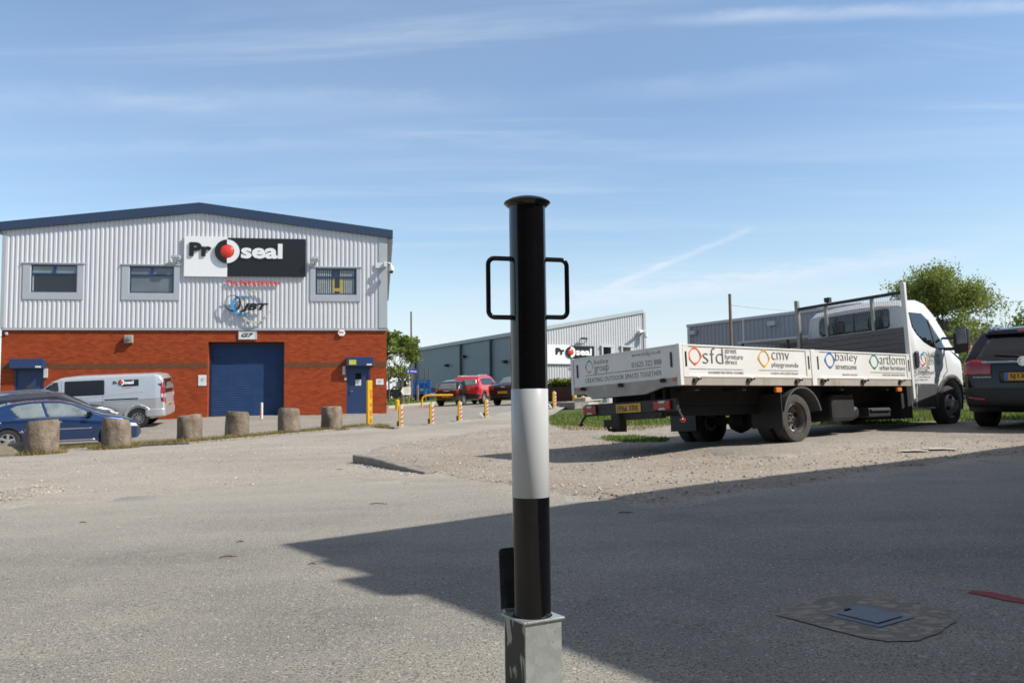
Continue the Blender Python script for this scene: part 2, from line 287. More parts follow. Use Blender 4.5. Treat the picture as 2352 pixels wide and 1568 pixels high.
def galv():
    k = NB('galvanised_steel'); v = k.vor(55, out='Color'); sp = k.N.new('ShaderNodeSeparateColor'); k.L.new(v, sp.inputs[0])
    c = k.mix(k.ramp(sp.outputs[0], 0, 1), (.42, .45, .44), (.52, .55, .54)); c = k.mix(k.ramp(k.noise(12, 5, .7), .45, .7, 0, .5), c, (.60, .63, .61))
    c = k.mix(k.ramp(k.noise(16, 4, .6, k.mp((1, 1, .25), loc=(3, 1, 0)), 1.5), .64, .68, 0, .35), c, (.55, .60, .38)); c = k.mix(k.ramp(k.noise(90, 2, .5), .70, .74, 0, .6), c, (.12, .11, .10))
    k.b.inputs['Metallic'].default_value = .55; return k.fin(c, k.ramp(k.noise(30, 4, .6), .3, .7, .28, .5), k.noise(60, 4, .6), .0015, .6, .5)
M['galv'] = galv()
def stained_galv():
    k = NB('galvanised_steel_black_stain'); c = k.mix(k.ramp(k.noise(25, 5, .7), .3, .7), (.34, .35, .31), (.46, .47, .42))
    m = k.noise(13, 3, .45, k.mp((1, 1, .38), loc=(2.3, .4, 1.1)), 1.2); c = k.mix(k.ramp(m, .50, .525), c, (.035, .04, .04))
    k.b.inputs['Metallic'].default_value = .45; return k.fin(c, .4, k.noise(60, 4, .6), .001, .5, .5)
M['galv_stain'] = stained_galv()
def stone_mat():
    k = NB('weathered_concrete'); oi = k.N.new('ShaderNodeObjectInfo'); vm = k.N.new('ShaderNodeVectorMath'); k.L.new(k.co, vm.inputs[0]); k.L.new(oi.outputs['Random'], vm.inputs[1]); vs = k.N.new('ShaderNodeVectorMath'); vs.operation = 'MULTIPLY_ADD'; k.L.new(oi.outputs['Random'], vs.inputs[0]); vs.inputs[1].default_value = (9, 7, 5); k.L.new(k.co, vs.inputs[2]); k.co = vs.outputs[0]; c = k.mix(k.ramp(k.noise(3, 6, .65), .35, .65), (.18, .135, .095), (.34, .28, .22)); c = k.mix(k.ramp(k.noise(9, 6, .7, k.mp((1, 1, .35))), .5, .7, 0, .7), c, (.15, .115, .08)); c = k.mix(k.ramp(k.noise(40, 4, .7), .6, .75, 0, .6), c, (.5, .45, .38))
    return k.fin(c, .95, k.mt('ADD', k.noise(5, 5, .7), k.mt('MULTIPLY', k.noise(35, 5, .7), .6)), .05, .9, .15)
M['stone'] = stone_mat()
def pebble_mat():
    k = NB('pebbles'); a = k.N.new('ShaderNodeAttribute'); a.attribute_name = 'tint'; c = k.mix(a.outputs['Fac'], (.20, .17, .14), (.62, .58, .52)); return k.fin(c, .9)
M['pebble'] = pebble_mat()
def patch_mat():
    k = NB('concrete_collar_aggregate'); v = k.vor(26, out='Color', vec=k.mp((1, 1.5, 1))); sp = k.N.new('ShaderNodeSeparateColor'); k.L.new(v, sp.inputs[0])
    c = k.mix(k.ramp(k.noise(6, 5, .7), .35, .65), (.22, .205, .175), (.29, .27, .23)); c = k.mix(k.ramp(sp.outputs[0], .62, .75, 0, .75), c, (.46, .39, .31)); c = k.mix(k.ramp(k.noise(50, 4, .7), .62, .72, 0, .5), c, (.12, .11, .10)); return k.fin(c, .95, k.mt('ADD', sp.outputs[0], k.noise(50, 4, .7)), .01, .9, .2)
M['patch'] = patch_mat()
plain('iron_plate', (.13, .145, .165), rough=.5, metal=.3, var=.12, scale=12, bump=.2, bscale=120); plain('red_paint', (.30, .03, .035), rough=.8, var=.2, scale=30)
# ------------------------------------------------------------------ object helpers
def tag(o, label=None, cat=None, group=None, kind=None):
    if label: o['label'] = label
    if cat: o['category'] = cat
    if group: o['group'] = group
    if kind: o['kind'] = kind
    return o
def thing(name, label, cat, loc=(0, 0, 0), rotz=0., group=None, mat=None):
    o = bpy.data.objects.new(name, None); COL.objects.link(o); o.empty_display_size = .2
    if mat is not None: o.matrix_world = mat
    else: o.location = loc; o.rotation_euler = (0, 0, rotz)
    return tag(o, label, cat, group)
def dup(root, loc=None, rotz=None, label=None):
    r = root.copy(); COL.objects.link(r)
    if loc is not None: r.location = loc
    if rotz is not None: r.rotation_euler = (0, 0, rotz)
    if label: r['label'] = label
    def rec(o, p):
        for ch in list(o.children):
            if ch == p or ch.name == p.name: continue
            c = ch.copy(); COL.objects.link(c); c.parent = p; rec(ch, c)
    rec(root, r); return r
class MB:
    def __init__(s): s.v = []; s.f = []; s.mi = []; s.k = 0
    def add(s, vs, fs):
        b = len(s.v); s.v += [tuple(v) for v in vs]; s.f += [tuple(i + b for i in f) for f in fs]; s.mi += [s.k] * len(fs); return s
    def box(s, x0, x1, y0, y1, z0, z1):
        return s.add([(x, y, z) for x in (x0, x1) for y in (y0, y1) for z in (z0, z1)], [(0, 1, 3, 2), (4, 6, 7, 5), (0, 4, 5, 1), (2, 3, 7, 6), (0, 2, 6, 4), (1, 5, 7, 3)])
    def quad(s, *p): return s.add(p, [tuple(range(len(p)))])
    def tube(s, pts, r, n=10, caps=True, closed=False):
        pts = [Vector(p) for p in pts]; rs = r if isinstance(r, (list, tuple)) else [r] * len(pts); b = len(s.v); m = len(pts); up = None
        for i, p in enumerate(pts):
            if closed: t = pts[(i + 1) % m] - pts[i - 1]
            else: t = pts[min(i + 1, m - 1)] - pts[max(i - 1, 0)]
            t = t.normalized() if t.length > 1e-9 else Vector((0, 0, 1))
            if up is None: up = Vector((0, 0, 1)) if abs(t.z) < .9 else Vector((1, 0, 0))
            a = (up - t * up.dot(t)).normalized(); c = t.cross(a); up = a
            for k in range(n):
                w = 2 * math.pi * k / n; s.v.append(tuple(p + (a * math.cos(w) + c * math.sin(w)) * rs[i]))
        for i in range(m if closed else m - 1):
            j = (i + 1) % m
            for k in range(n):
                q = (k + 1) % n; s.f.append((b + i * n + k, b + i * n + q, b + j * n + q, b + j * n + k)); s.mi.append(s.k)
        if caps and not closed:
            s.f.append(tuple(b + k for k in range(n))[::-1]); s.f.append(tuple(b + (m - 1) * n + k for k in range(n))); s.mi += [s.k, s.k]
        return s
    def lathe(s, prof, n=32, axis='z', c=(0, 0, 0)):
        b = len(s.v); m = len(prof)
        for (r, h) in prof:
            for k in range(n):
                w = 2 * math.pi * k / n; x, y = r * math.cos(w), r * math.sin(w)
                p = (x, y, h) if axis == 'z' else (x, h, y) if axis == 'y' else (h, x, y)
                s.v.append((p[0] + c[0], p[1] + c[1], p[2] + c[2]))
        for i in range(m - 1):
            for k in range(n):
                q = (k + 1) % n; s.f.append((b + i * n + k, b + i * n + q, b + (i + 1) * n + q, b + (i + 1) * n + k)); s.mi.append(s.k)
        return s
    def prism(s, poly, fr, d0, d1):   # poly in (a,b); fr(a,b,d)->xyz
        n = len(poly); b = len(s.v); s.v += [tuple(fr(a, c, d0)) for a, c in poly] + [tuple(fr(a, c, d1)) for a, c in poly]
        s.f += [tuple(b + i for i in range(n)), tuple(b + n + i for i in range(n))[::-1]] + [(b + i, b + n + i, b + n + (i + 1) % n, b + (i + 1) % n) for i in range(n)]; s.mi += [s.k] * (n + 2); return s
    def build(s, name, mat, parent=None, smooth=False, bevel=0., normals=True):
        me = bpy.data.meshes.new(name); me.from_pydata(s.v, [], s.f)
        mats = mat if isinstance(mat, (list, tuple)) else [mat]
        for m in mats: me.materials.append(M[m] if isinstance(m, str) else m)
        if len(mats) > 1: me.polygons.foreach_set('material_index', s.mi)
        if normals:
            bm = bmesh.new(); bm.from_mesh(me); bmesh.ops.recalc_face_normals(bm, faces=bm.faces); bm.to_mesh(me); bm.free()
        if smooth:
            me.polygons.foreach_set('use_smooth', [True] * len(me.polygons)); me.set_sharp_from_angle(angle=math.radians(40))
        me.update(); o = bpy.data.objects.new(name, me); COL.objects.link(o)
        if parent: o.parent = parent
        if bevel:
            m = o.modifiers.new('bevel', 'BEVEL'); m.width = bevel; m.segments = 2; m.limit_method = 'ANGLE'
        return o
def xz(y=0., s=-1): return lambda a, b, d: (a, y + s * d, b)
_tc = {}
def text_geo(s, bold=0., shear=0., space=1.):
    key = (s, bold, shear, space)
    if key not in _tc:
        cu = bpy.data.curves.new('t', 'FONT'); cu.body = s; cu.size = 1; cu.offset = bold; cu.shear = shear; cu.extrude = .5; cu.resolution_u = 3; cu.space_character = space
        o = bpy.data.objects.new('t', cu); COL.objects.link(o); me = o.to_mesh()
        v = np.array([x.co[:] for x in me.vertices]); f = [tuple(p.vertices) for p in me.polygons]
        o.to_mesh_clear(); bpy.data.objects.remove(o); bpy.data.curves.remove(cu); _tc[key] = (v, f)
    return _tc[key]
def text(mb, s, a0, b0, a1, b1, fr, d0, d1, bold=0., shear=0., space=1.):
    v, f = text_geo(s, bold, shear, space); lo, hi = v.min(0), v.max(0); t = (v - lo) / (hi - lo)
    return mb.add([fr(a0 + (a1 - a0) * x, b0 + (b1 - b0) * y, d0 + (d1 - d0) * z) for x, y, z in t], f)
def ring2d(cx, cy, r0, r1, fr, mb, d0, d1, a0=0, a1=360, n=48, rx=1.):
    st = [math.radians(a0 + (a1 - a0) * i / n) for i in range(n + 1)]
    R0 = r0 if callable(r0) else (lambda w: r0); R1 = r1 if callable(r1) else (lambda w: r1); b = len(mb.v)
    for w in st:
        for r, d in ((R0(w), d0), (R1(w), d0), (R1(w), d1), (R0(w), d1)): mb.v.append(tuple(fr(cx + r * rx * math.cos(w), cy + r * math.sin(w), d)))
    for i in range(n):
        for k in range(4): mb.f.append((b + i * 4 + k, b + i * 4 + (k + 1) % 4, b + i * 4 + 4 + (k + 1) % 4, b + i * 4 + 4 + k)); mb.mi.append(mb.k)
    if a1 - a0 < 359.9:
        mb.f += [(b, b + 1, b + 2, b + 3), (b + n * 4 + 3, b + n * 4 + 2, b + n * 4 + 1, b + n * 4)]; mb.mi += [mb.k] * 2
def cdt(poly, spacing, holes=(), jitter=0.):
    P = np.array(poly); lo, hi = P.min(0), P.max(0); vs = []; es = []
    for pl in [poly, *holes]:
        b = len(vs); pts = []
        for i, p in enumerate(pl):
            q = pl[(i + 1) % len(pl)]; n = max(1, int(math.hypot(q[0] - p[0], q[1] - p[1]) / spacing))
            for k in range(n): pts.append((p[0] + (q[0] - p[0]) * k / n, p[1] + (q[1] - p[1]) * k / n))
        if jitter: pts = [(x + random.uniform(-jitter, jitter), y + random.uniform(-jitter, jitter)) for x, y in pts]
        vs += pts; es += [(b + i, b + (i + 1) % len(pts)) for i in range(len(pts))]
    nb = len(vs); x = lo[0] + spacing * .5
    while x < hi[0]:
        y = lo[1] + spacing * .5
        while y < hi[1]: vs.append((x + random.uniform(-.1, .1) * spacing, y + random.uniform(-.1, .1) * spacing)); y += spacing
        x += spacing
    r = delaunay_2d_cdt([Vector(v) for v in vs], es, [], 1, 1e-6)
    V = [tuple(v) for v in r[0]]; Fc = [tuple(f) for f in r[2]]; used = sorted({i for f in Fc for i in f}); mp = {o: n for n, o in enumerate(used)}
    return [V[i] for i in used], [tuple(mp[i] for i in f) for f in Fc]
def sheet(name, poly, off, mat, spacing=1., jitter=0., relief=0., kind='structure', drop=True):
    V, Fc = cdt(poly, spacing, jitter=jitter); z = gza(V)
    if relief: z = z + relief * (np.sin(np.array(V)[:, 0] * 3.1) * np.cos(np.array(V)[:, 1] * 2.3) + RNG.normal(0, .4, len(z)))
    z = z + off; ec = {}
    for f in Fc:
        for i in range(len(f)): e = tuple(sorted((f[i], f[(i + 1) % len(f)]))); ec[e] = ec.get(e, 0) + 1
    for i in ({i for e, c in ec.items() if c == 1 for i in e} if drop else ()): z[i] -= off + .012
    mb = MB(); mb.add([(x, y, zz) for (x, y), zz in zip(V, z)], Fc); o = mb.build(name, mat, normals=False, smooth=False)
    me = o.data; me.polygons.foreach_set('use_smooth', [True] * len(me.polygons))
    if len(me.polygons) and me.polygons[0].normal.z < 0: me.flip_normals()
    return tag(o, kind=kind)
def tint_attr(o, vals):
    a = o.data.attributes.new('tint', 'FLOAT', 'FACE'); a.data.foreach_set('value', vals)
def leafmesh(name, pts, size, mat, parent=None, flat=.5, tint=None, aspect=1.6):
    P = np.asarray(pts, float); n = len(P); a = RNG.normal(size=(n, 3)); a /= np.linalg.norm(a, axis=1)[:, None]; b = RNG.normal(size=(n, 3)); b -= (b * a).sum(1)[:, None] * a; b /= np.linalg.norm(b, axis=1)[:, None]
    s = size * RNG.uniform(.6, 1.3, n)[:, None]; a *= s * aspect * .5; b *= s * .5
    V = np.stack([P - a, P + b, P + a, P - b], 1).reshape(-1, 3); me = bpy.data.meshes.new(name)
    me.vertices.add(4 * n); me.vertices.foreach_set('co', V.ravel()); me.loops.add(4 * n); me.loops.foreach_set('vertex_index', np.arange(4 * n)); me.polygons.add(n); me.polygons.foreach_set('loop_start', np.arange(n) * 4); me.update(calc_edges=True)
    me.materials.append(M[mat]); o = bpy.data.objects.new(name, me); COL.objects.link(o); tint_attr(o, np.clip(RNG.normal(.5, .25, n) if tint is None else tint, 0, 1))
    if parent: o.parent = parent
    return o
def blades(name, pts, h, mat, w=.012, parent=None, lean=.5):
    P = np.asarray(pts, float); n = len(P); ang = RNG.uniform(0, 6.28, n); hh = h * RNG.uniform(.4, 1.3, n); d = np.stack([np.cos(ang), np.sin(ang), np.zeros(n)], 1); ln = RNG.normal(0, lean, (n, 2)) * hh[:, None]
    tip = P + np.stack([ln[:, 0], ln[:, 1], hh], 1); V = np.stack([P - d * w, P + d * w, tip], 1).reshape(-1, 3); me = bpy.data.meshes.new(name)
    me.vertices.add(3 * n); me.vertices.foreach_set('co', V.ravel()); me.loops.add(3 * n); me.loops.foreach_set('vertex_index', np.arange(3 * n)); me.polygons.add(n); me.polygons.foreach_set('loop_start', np.arange(n) * 3); me.update(calc_edges=True)
    me.materials.append(M[mat]); o = bpy.data.objects.new(name, me); COL.objects.link(o); tint_attr(o, RNG.uniform(0, 1, n))
    if parent: o.parent = parent
    return o
def inpoly(P, poly):
    P = np.asarray(P); x, y = P[:, 0], P[:, 1]; r = np.zeros(len(P), bool); n = len(poly)
    for i in range(n):
        (x1, y1), (x2, y2) = poly[i], poly[(i + 1) % n]
        c = ((y1 > y) != (y2 > y)) & (x < (x2 - x1) * (y - y1) / ((y2 - y1) + 1e-12) + x1); r ^= c
    return r
def scatter(poly, n):
    P = np.array(poly); lo, hi = P.min(0), P.max(0); q = RNG.uniform(lo, hi, (int(n * 4), 2)); return q[inpoly(q, poly)][:n]
# ------------------------------------------------------------------ ground sheets
def ground():
    mb = MB(); R = [0, 3, 6, 9, 12, 15, 18, 21, 25, 30, 36, 44, 54, 66, 80, 100, 130, 200, 400, 900, 2500]; n = 96
    pts = [(r * math.cos(2 * math.pi * k / n), r * math.sin(2 * math.pi * k / n)) for r in R[1:] for k in range(n)]; z = gza(pts)
    mb.v = [(0, 0, gz(0, 0) - .06)] + [(x, y, h - .06) for (x, y), h in zip(pts, z)]
    for k in range(n): mb.f.append((0, 1 + k, 1 + (k + 1) % n)); mb.mi.append(0)
    for i in range(len(R) - 2):
        for k in range(n):
            a, b = 1 + i * n + k, 1 + i * n + (k + 1) % n; mb.f.append((a, a + n, b + n, b)); mb.mi.append(0)
    tag(mb.build('ground', 'field', normals=False, smooth=True), kind='structure')
ground()
park_far = [G2(888, 938), G2(1000, 934), (-3.5, 41), (4.5, 40), (5, 58), (-16, 58)]
sheet('road', [(-60, -12), (60, -12), (60, 12), (22, 16), G2(2240, 958), (8.5, 21), G2(1500, 955), G2(1262, 955), (2.4, 34), (30, 38), (30, 58), (-7, 58), (-6, 30), (-30, 32), (-60, 30)], 0, 'road', 1.2)
kl = [G2(-300, 1090), G2(0, 1047), G2(200, 1032), G2(434, 1020), G2(650, 1000), G2(780, 988), G2(870, 980), G2(905, 985)]
kl_in = [(x - .35, y + .75) for x, y in kl]
sheet('car_park', kl_in + [G2(1000, 978), (-.6, 29), (1.2, 33.5), (3, 40), (3, 57), (-10, 57), (-40, 40), (-40, 14)], .012, 'park', 1.2)
fore = [(-30, -10), (30, -10), (30, 9.5), G2(2352, 1044), G2(2235, 1053), G2(2048, 1078), G2(1841, 1113), G2(1633, 1138), G2(1550, 1157), G2(1462, 1155), G2(1374, 1145), G2(1263, 1134), G2(1180, 1118), G2(1060, 1105), G2(980, 1108), G2(850, 1100), G2(700, 1103), G2(560, 1118), G2(400, 1128), G2(250, 1146), G2(120, 1156), G2(0, 1166), (-12, 7.2), (-30, 8)]
sheet('forecourt', fore, .006, 'yard', .5, .035)
grav = [G2(1263, 1134), G2(1180, 1118), G2(1080, 1104), G2(985, 1086), G2(900, 1062), G2(830, 1040), G2(900, 1022), G2(1000, 1008), G2(1100, 990), G2(1180, 984), G2(1262, 976), G2(1400, 980), G2(1560, 972), (4, 19), G2(1900, 977), G2(2240, 968), (14, 16), (22, 12), (22, 8.7), G2(2352, 1044), G2(2235, 1053), G2(2048, 1078), G2(1841, 1113), G2(1633, 1138), G2(1550, 1157), G2(1462, 1155), G2(1374, 1145)]
sheet('gravel_area', grav, .018, 'gravel', .35, .05, .006)
lane = [G2(1330, 1003), G2(1480, 998), G2(1640, 990), (4.6, 17.2), G2(1900, 985), G2(2250, 975), (12, 14.6), (20, 12), (20, 10.6), G2(2352, 1018), G2(2240, 1018), G2(2150, 1028), G2(2080, 1022), G2(1990, 1033), G2(1900, 1046), G2(1780, 1058), G2(1660, 1052), G2(1560, 1042), G2(1450, 1030), G2(1380, 1016)]
sheet('worn_lane', lane, .032, 'lane', .35, .06, .003)
turf1 = [G2(1262, 958), G2(1330, 951), (2.3, 27.5), (5, 25), (9, 21.5), (14, 19), (22, 18), (22, 14), (12, 15.3), G2(2240, 969), G2(2000, 977), G2(1900, 978), (4.6, 18.6), G2(1560, 976), G2(1420, 983), G2(1262, 979)]
sheet('grass_verge', turf1, .040, 'turf', .4, .06)
turf1b = [G2(1380, 1008), G2(1450, 1006), G2(1540, 1012), G2(1530, 1020), G2(1440, 1021), G2(1390, 1016)]
turf2 = [(-16, 44.5), G2(905, 931), G2(960, 925), G2(1002, 921), (-5, 62), (-3.5, 76), (-30, 76)]
sheet('grass_bank', turf2, .03, 'turf', 1.0, .05)
turf3 = kl + [(x - .45, y + .85) for x, y in kl[::-1]]
sheet('mossy_strip', turf3, .03, 'dryturf', .25, .05, .004)
turf4 = [G2(-60, 1150), G2(0, 1133), G2(70, 1118), G2(140, 1118), G2(150, 1128), G2(60, 1146), G2(0, 1158)]
sheet('broken_verge', turf4, .02, 'gravel', .15, .04, .012)
def zed(P, off=0.): P = np.asarray(P); return np.c_[P, gza(P) + off]
def grass(name, poly, n, h, mat, w=.012, off=.03, lean=.5):
    tag(blades(name, zed(scatter(poly, n), off), h, mat, w, lean=lean), kind='stuff')
grass('grass', turf1, 26000, .07, 'grass', .012, .04); grass('verge_dry_grass', turf1, 6000, .06, 'drygrass', .012, .04); grass('patch_grass', turf1b, 1500, .045, 'grass', .012, .035); grass('gravel_weeds', [G2(1262, 976), G2(1560, 975), G2(1480, 990), G2(1300, 990)], 1500, .04, 'drygrass', .012, .02)
grass('bank_grass', turf2, 9000, .10, 'grass', .03); 
s3 = [p for p in turf3]
grass('dry_strip_grass', s3, 22000, .11, 'drygrass', .011, .02, .8)
def pebbles(name, poly, n, s0, s1, off=.02):
    P = zed(scatter(poly, n), off); n = len(P); s = np.exp(RNG.uniform(np.log(s0), np.log(s1), n))[:, None, None]
    base = np.array([(1, 0, 0), (-1, 0, 0), (0, 1, 0), (0, -1, 0), (0, 0, .7), (0, 0, -.5)]); fc = np.array([(0, 2, 4), (2, 1, 4), (1, 3, 4), (3, 0, 4), (2, 0, 5), (1, 2, 5), (3, 1, 5), (0, 3, 5)])
    V = (base[None] * RNG.uniform(.6, 1.3, (n, 6, 1)) + RNG.normal(0, .12, (n, 6, 3))); a = RNG.uniform(0, 6.28, n); c, q = np.cos(a)[:, None], np.sin(a)[:, None]
    V = np.stack([V[..., 0] * c - V[..., 1] * q, V[..., 0] * q + V[..., 1] * c, V[..., 2]], 2) * s * .5 + P[:, None]
    Fc = (fc[None] + (np.arange(n) * 6)[:, None, None]).reshape(-1, 3); me = bpy.data.meshes.new(name); me.from_pydata(V.reshape(-1, 3).tolist(), [], Fc.tolist()); me.materials.append(M['pebble'])
    o = bpy.data.objects.new(name, me); COL.objects.link(o); tint_attr(o, np.repeat(np.clip(RNG.normal(.55, .25, n), 0, 1), 8)); tag(o, kind='stuff')
for i_, (px_, py_, Y_) in enumerate(((95, 1044, 17.4), (268, 1029, 18.6), (434, 1018, 20.2), (545.5, 1008, 21.6), (663, 997, 23.0), (762.5, 989, 24.4))):
    q_ = at(px_, py_, Y_); tag(blades('drum_weeds', zed([(q_.x + r_ * math.cos(t_), q_.y + r_ * math.sin(t_)) for r_, t_ in zip(RNG.uniform(.27, .48, 420), RNG.uniform(2.6, 6.8, 420))], .0), .10, 'drygrass', .010, lean=.7), kind='stuff')
pebbles('gravel', grav, 18000, .009, .042, .02)
pebbles('kerbside_gravel', [p for p in kl[:-1]] + [(x + .1, y - .28) for x, y in kl[-2::-1]], 900, .015, .05, .006)
pebbles('loose_chips', fore[3:] + [(0, 2)], 1800, .005, .018, .006)
pebbles('road_chips', [G2(0, 1060), G2(434, 1028), G2(800, 995), G2(830, 1050), G2(990, 1090), G2(900, 1098), G2(560, 1118), G2(0, 1140)], 1500, .01, .04, .002)
pebbles('verge_rubble', turf4, 260, .012, .04, .02)
# kerbs
def strip(name, pts, w, h, mat, off=0., label=None, cat=None, bevel=.012, side=1, kind=None):
    mb = MB(); P = [Vector(p) for p in pts]; L, R = [], []
    for i, p in enumerate(P):
        t = (P[min(i + 1, len(P) - 1)] - P[max(i - 1, 0)]).normalized(); n = Vector((-t.y, t.x)) * side; L.append(p); R.append(p + n * w)
    for i in range(len(P)):
        for q, dz in ((L[i], h), (R[i], h), (R[i], -.08), (L[i], -.08)): mb.v.append((q.x, q.y, gz(q.x, q.y) + off + dz))
    for i in range(len(P) - 1):
        for k in range(4): mb.f.append((4 * i + k, 4 * i + (k + 1) % 4, 4 * i + 4 + (k + 1) % 4, 4 * i + 4 + k)); mb.mi.append(0)
    mb.f += [(0, 1, 2, 3), tuple(4 * (len(P) - 1) + k for k in (3, 2, 1, 0))]; mb.mi += [0, 0]
    return tag(mb.build(name, mat, bevel=bevel), label, cat, kind=kind)
def dense(pts, step):
    out = []
    for a, b in zip(pts, pts[1:]):
        n = max(1, int(math.dist(a, b) / step)); out += [(a[0] + (b[0] - a[0]) * k / n, a[1] + (b[1] - a[1]) * k / n) for k in range(n)]
    return out + [pts[-1]]
strip('kerb_edging', dense([(x, y) for x, y in kl], 1.), .13, .05, 'kerb', kind='structure')
kp = [G2(810, 1062), G2(850, 1068), G2(900, 1078), G2(950, 1086), G2(975, 1089)]
kq = dense(kp, .12)
def kerbstone():
    mb = MB(); n = len(kq)
    for i, (x, y) in enumerate(kq):
        a = kq[max(i - 1, 0)]; b = kq[min(i + 1, n - 1)]; t = Vector((b[0] - a[0], b[1] - a[1])).normalized(); nn = Vector((-t.y, t.x)); h = .115 * (1 - .75 * (i / (n - 1)) ** 2) + random.uniform(-.006, .006); z = gz(x, y)
        for q, dz in ((0, -.05), (-.005, h * .9), (.02 + random.uniform(-.006, .006), h), (.14, h), (.17, -.05)): mb.v.append((x + nn.x * q, y + nn.y * q, z + dz))
    for i in range(n - 1):
        for k in range(5): mb.f.append((5 * i + k, 5 * i + (k + 1) % 5, 5 * i + 5 + (k + 1) % 5, 5 * i + 5 + k)); mb.mi.append(0)
    mb.f += [(0, 1, 2, 3, 4), tuple(5 * (n - 1) + k for k in (4, 3, 2, 1, 0))]; mb.mi += [0, 0]
    tag(mb.build('kerbstone', 'kerb', bevel=.01), 'low broken kerbstone edging the gravel, left of the black and white bollard', 'kerb')
kerbstone()
pebbles('kerb_rubble', [(x - .1, y - .22) for x, y in kp] + [(x, y) for x, y in kp[::-1]], 160, .015, .05, .004)
# far kerbs and islands
strip('bank_kerb', dense([G2(893, 938), G2(930, 932), G2(985, 928), G2(1002, 926)], .8), .3, .12, 'kerb_pale', kind='structure')
strip('island_kerb', dense([G2(1285, 934), G2(1320, 934), G2(1352, 931)], .5), 2.2, .16, 'kerb', label='low dark kerbed island with yellow stub posts behind the truck', cat='kerb island')
strip('low_wall', dense([G2(1345, 931), G2(1400, 926), G2(1480, 921)], .5), .5, .30, 'kerb_pale', label='long low pale kerb wall seen under the tail of the flatbed truck', cat='low wall')
# ------------------------------------------------------------------ the main industrial unit
PSI = math.atan(.155); fx = Vector((math.cos(PSI), math.sin(PSI), 0)); fn = Vector((-math.sin(PSI), math.cos(PSI), 0))
O1 = at(888, 950, 37.); O1 = Vector((O1.x, O1.y, EYE - .41))
def fuv(px, py, d=0.):
    o = O1 + fn * d; r = ray(px, py); e = Vector((0, 0, EYE)); t = (o - e).dot(fn) / r.dot(fn); p = e + r * t - o; return p.dot(fx), p.z
def ftn(name, label, cat, u, z, group=None, d=0.):
    m = Matrix((( fx.x, fn.x, 0, O1.x + fx.x * u + fn.x * d), (fx.y, fn.y, 0, O1.y + fx.y * u + fn.y * d), (0, 0, 1, O1.z + z), (0, 0, 0, 1))); return thing(name, label, cat, group=group, mat=m)
uL, _ = fuv(4, 757); uR = 0.; uP, zP = fuv(460, 488); _, zCl = fuv(450, 757); _, zER = fuv(888, 545); zEL = zER
unit = ftn('industrial_unit', 'two-storey unit with orange brick ground floor and silver ribbed cladding above, blue roof edge', 'industrial unit', 0, 0)
def box_px(conv, x0, y0, x1, y1):
    a = fuv(*conv(x0, y0)); b = fuv(*conv(x1, y1)); return min(a[0], b[0]), max(a[0], b[0]), min(a[1], b[1]), max(a[1], b[1])
ident = lambda x, y: (x, y)
gar = box_px(ident, 478, 785, 652, 955); dr = box_px(zD, 1655, 520, 1880, 975); dl = box_px(zC, 140, 535, 415, 1000)
drR = (dr[0], dr[1], -.3, dr[3]); dlL = (dl[0], dl[1], -.6, dl[3]); garo = (gar[0], gar[1], -.3, gar[3])
def wall(mb, u0, u1, z0, z1, holes, thick, y=0.):
    us = sorted({u0, u1, *[min(max(h[i], u0), u1) for h in holes for i in (0, 1)]}); zs = sorted({z0, z1, *[min(max(h[i], z0), z1) for h in holes for i in (2, 3)]})
    for a, b in zip(us, us[1:]):
        for c, d in zip(zs, zs[1:]):
            if any(h[0] <= (a + b) / 2 <= h[1] and h[2] <= (c + d) / 2 <= h[3] for h in holes): continue
            mb.quad((a, y, c), (b, y, c), (b, y, d), (a, y, d))
    for h in holes:
        mb.quad((h[0], y, h[2]), (h[0], y + thick, h[2]), (h[0], y + thick, h[3]), (h[0], y, h[3])); mb.quad((h[1], y, h[2]), (h[1], y, h[3]), (h[1], y + thick, h[3]), (h[1], y + thick, h[2])); mb.quad((h[0], y, h[3]), (h[0], y + thick, h[3]), (h[1], y + thick, h[3]), (h[1], y, h[3]))
mb = MB(); wall(mb, uL, uR, -1.2, zCl, [garo, drR, dlL], .45); mb.quad((uR, 0, -1.2), (uR, 22, -1.2), (uR, 22, zCl), (uR, 0, zCl)); mb.quad((uL, 0, -1.2), (uL, 22, -1.2), (uL, 22, zCl), (uL, 0, zCl)); mb.build('brick_wall', 'brick', unit, normals=False)
bz0, bz1 = fuv(*zC(1100, 540))[1], fuv(*zC(1100, 490))[1]
mb = MB()
for a, b in ((uL, dl[0] - .02), (dl[1] + .05, gar[0] - .004), (gar[1] + .004, dr[0] - .1), (dr[1] + .06, uR)): mb.box(a, b, -.006, .0, bz0, bz1)
mb.build('brick_band', 'brick_dark', unit)
mb = MB(); mb.box(uL - .02, uR + .03, -.07, .0, zCl - .03, zCl + .07); mb.build('drip_flashing', 'flash_grey', unit)
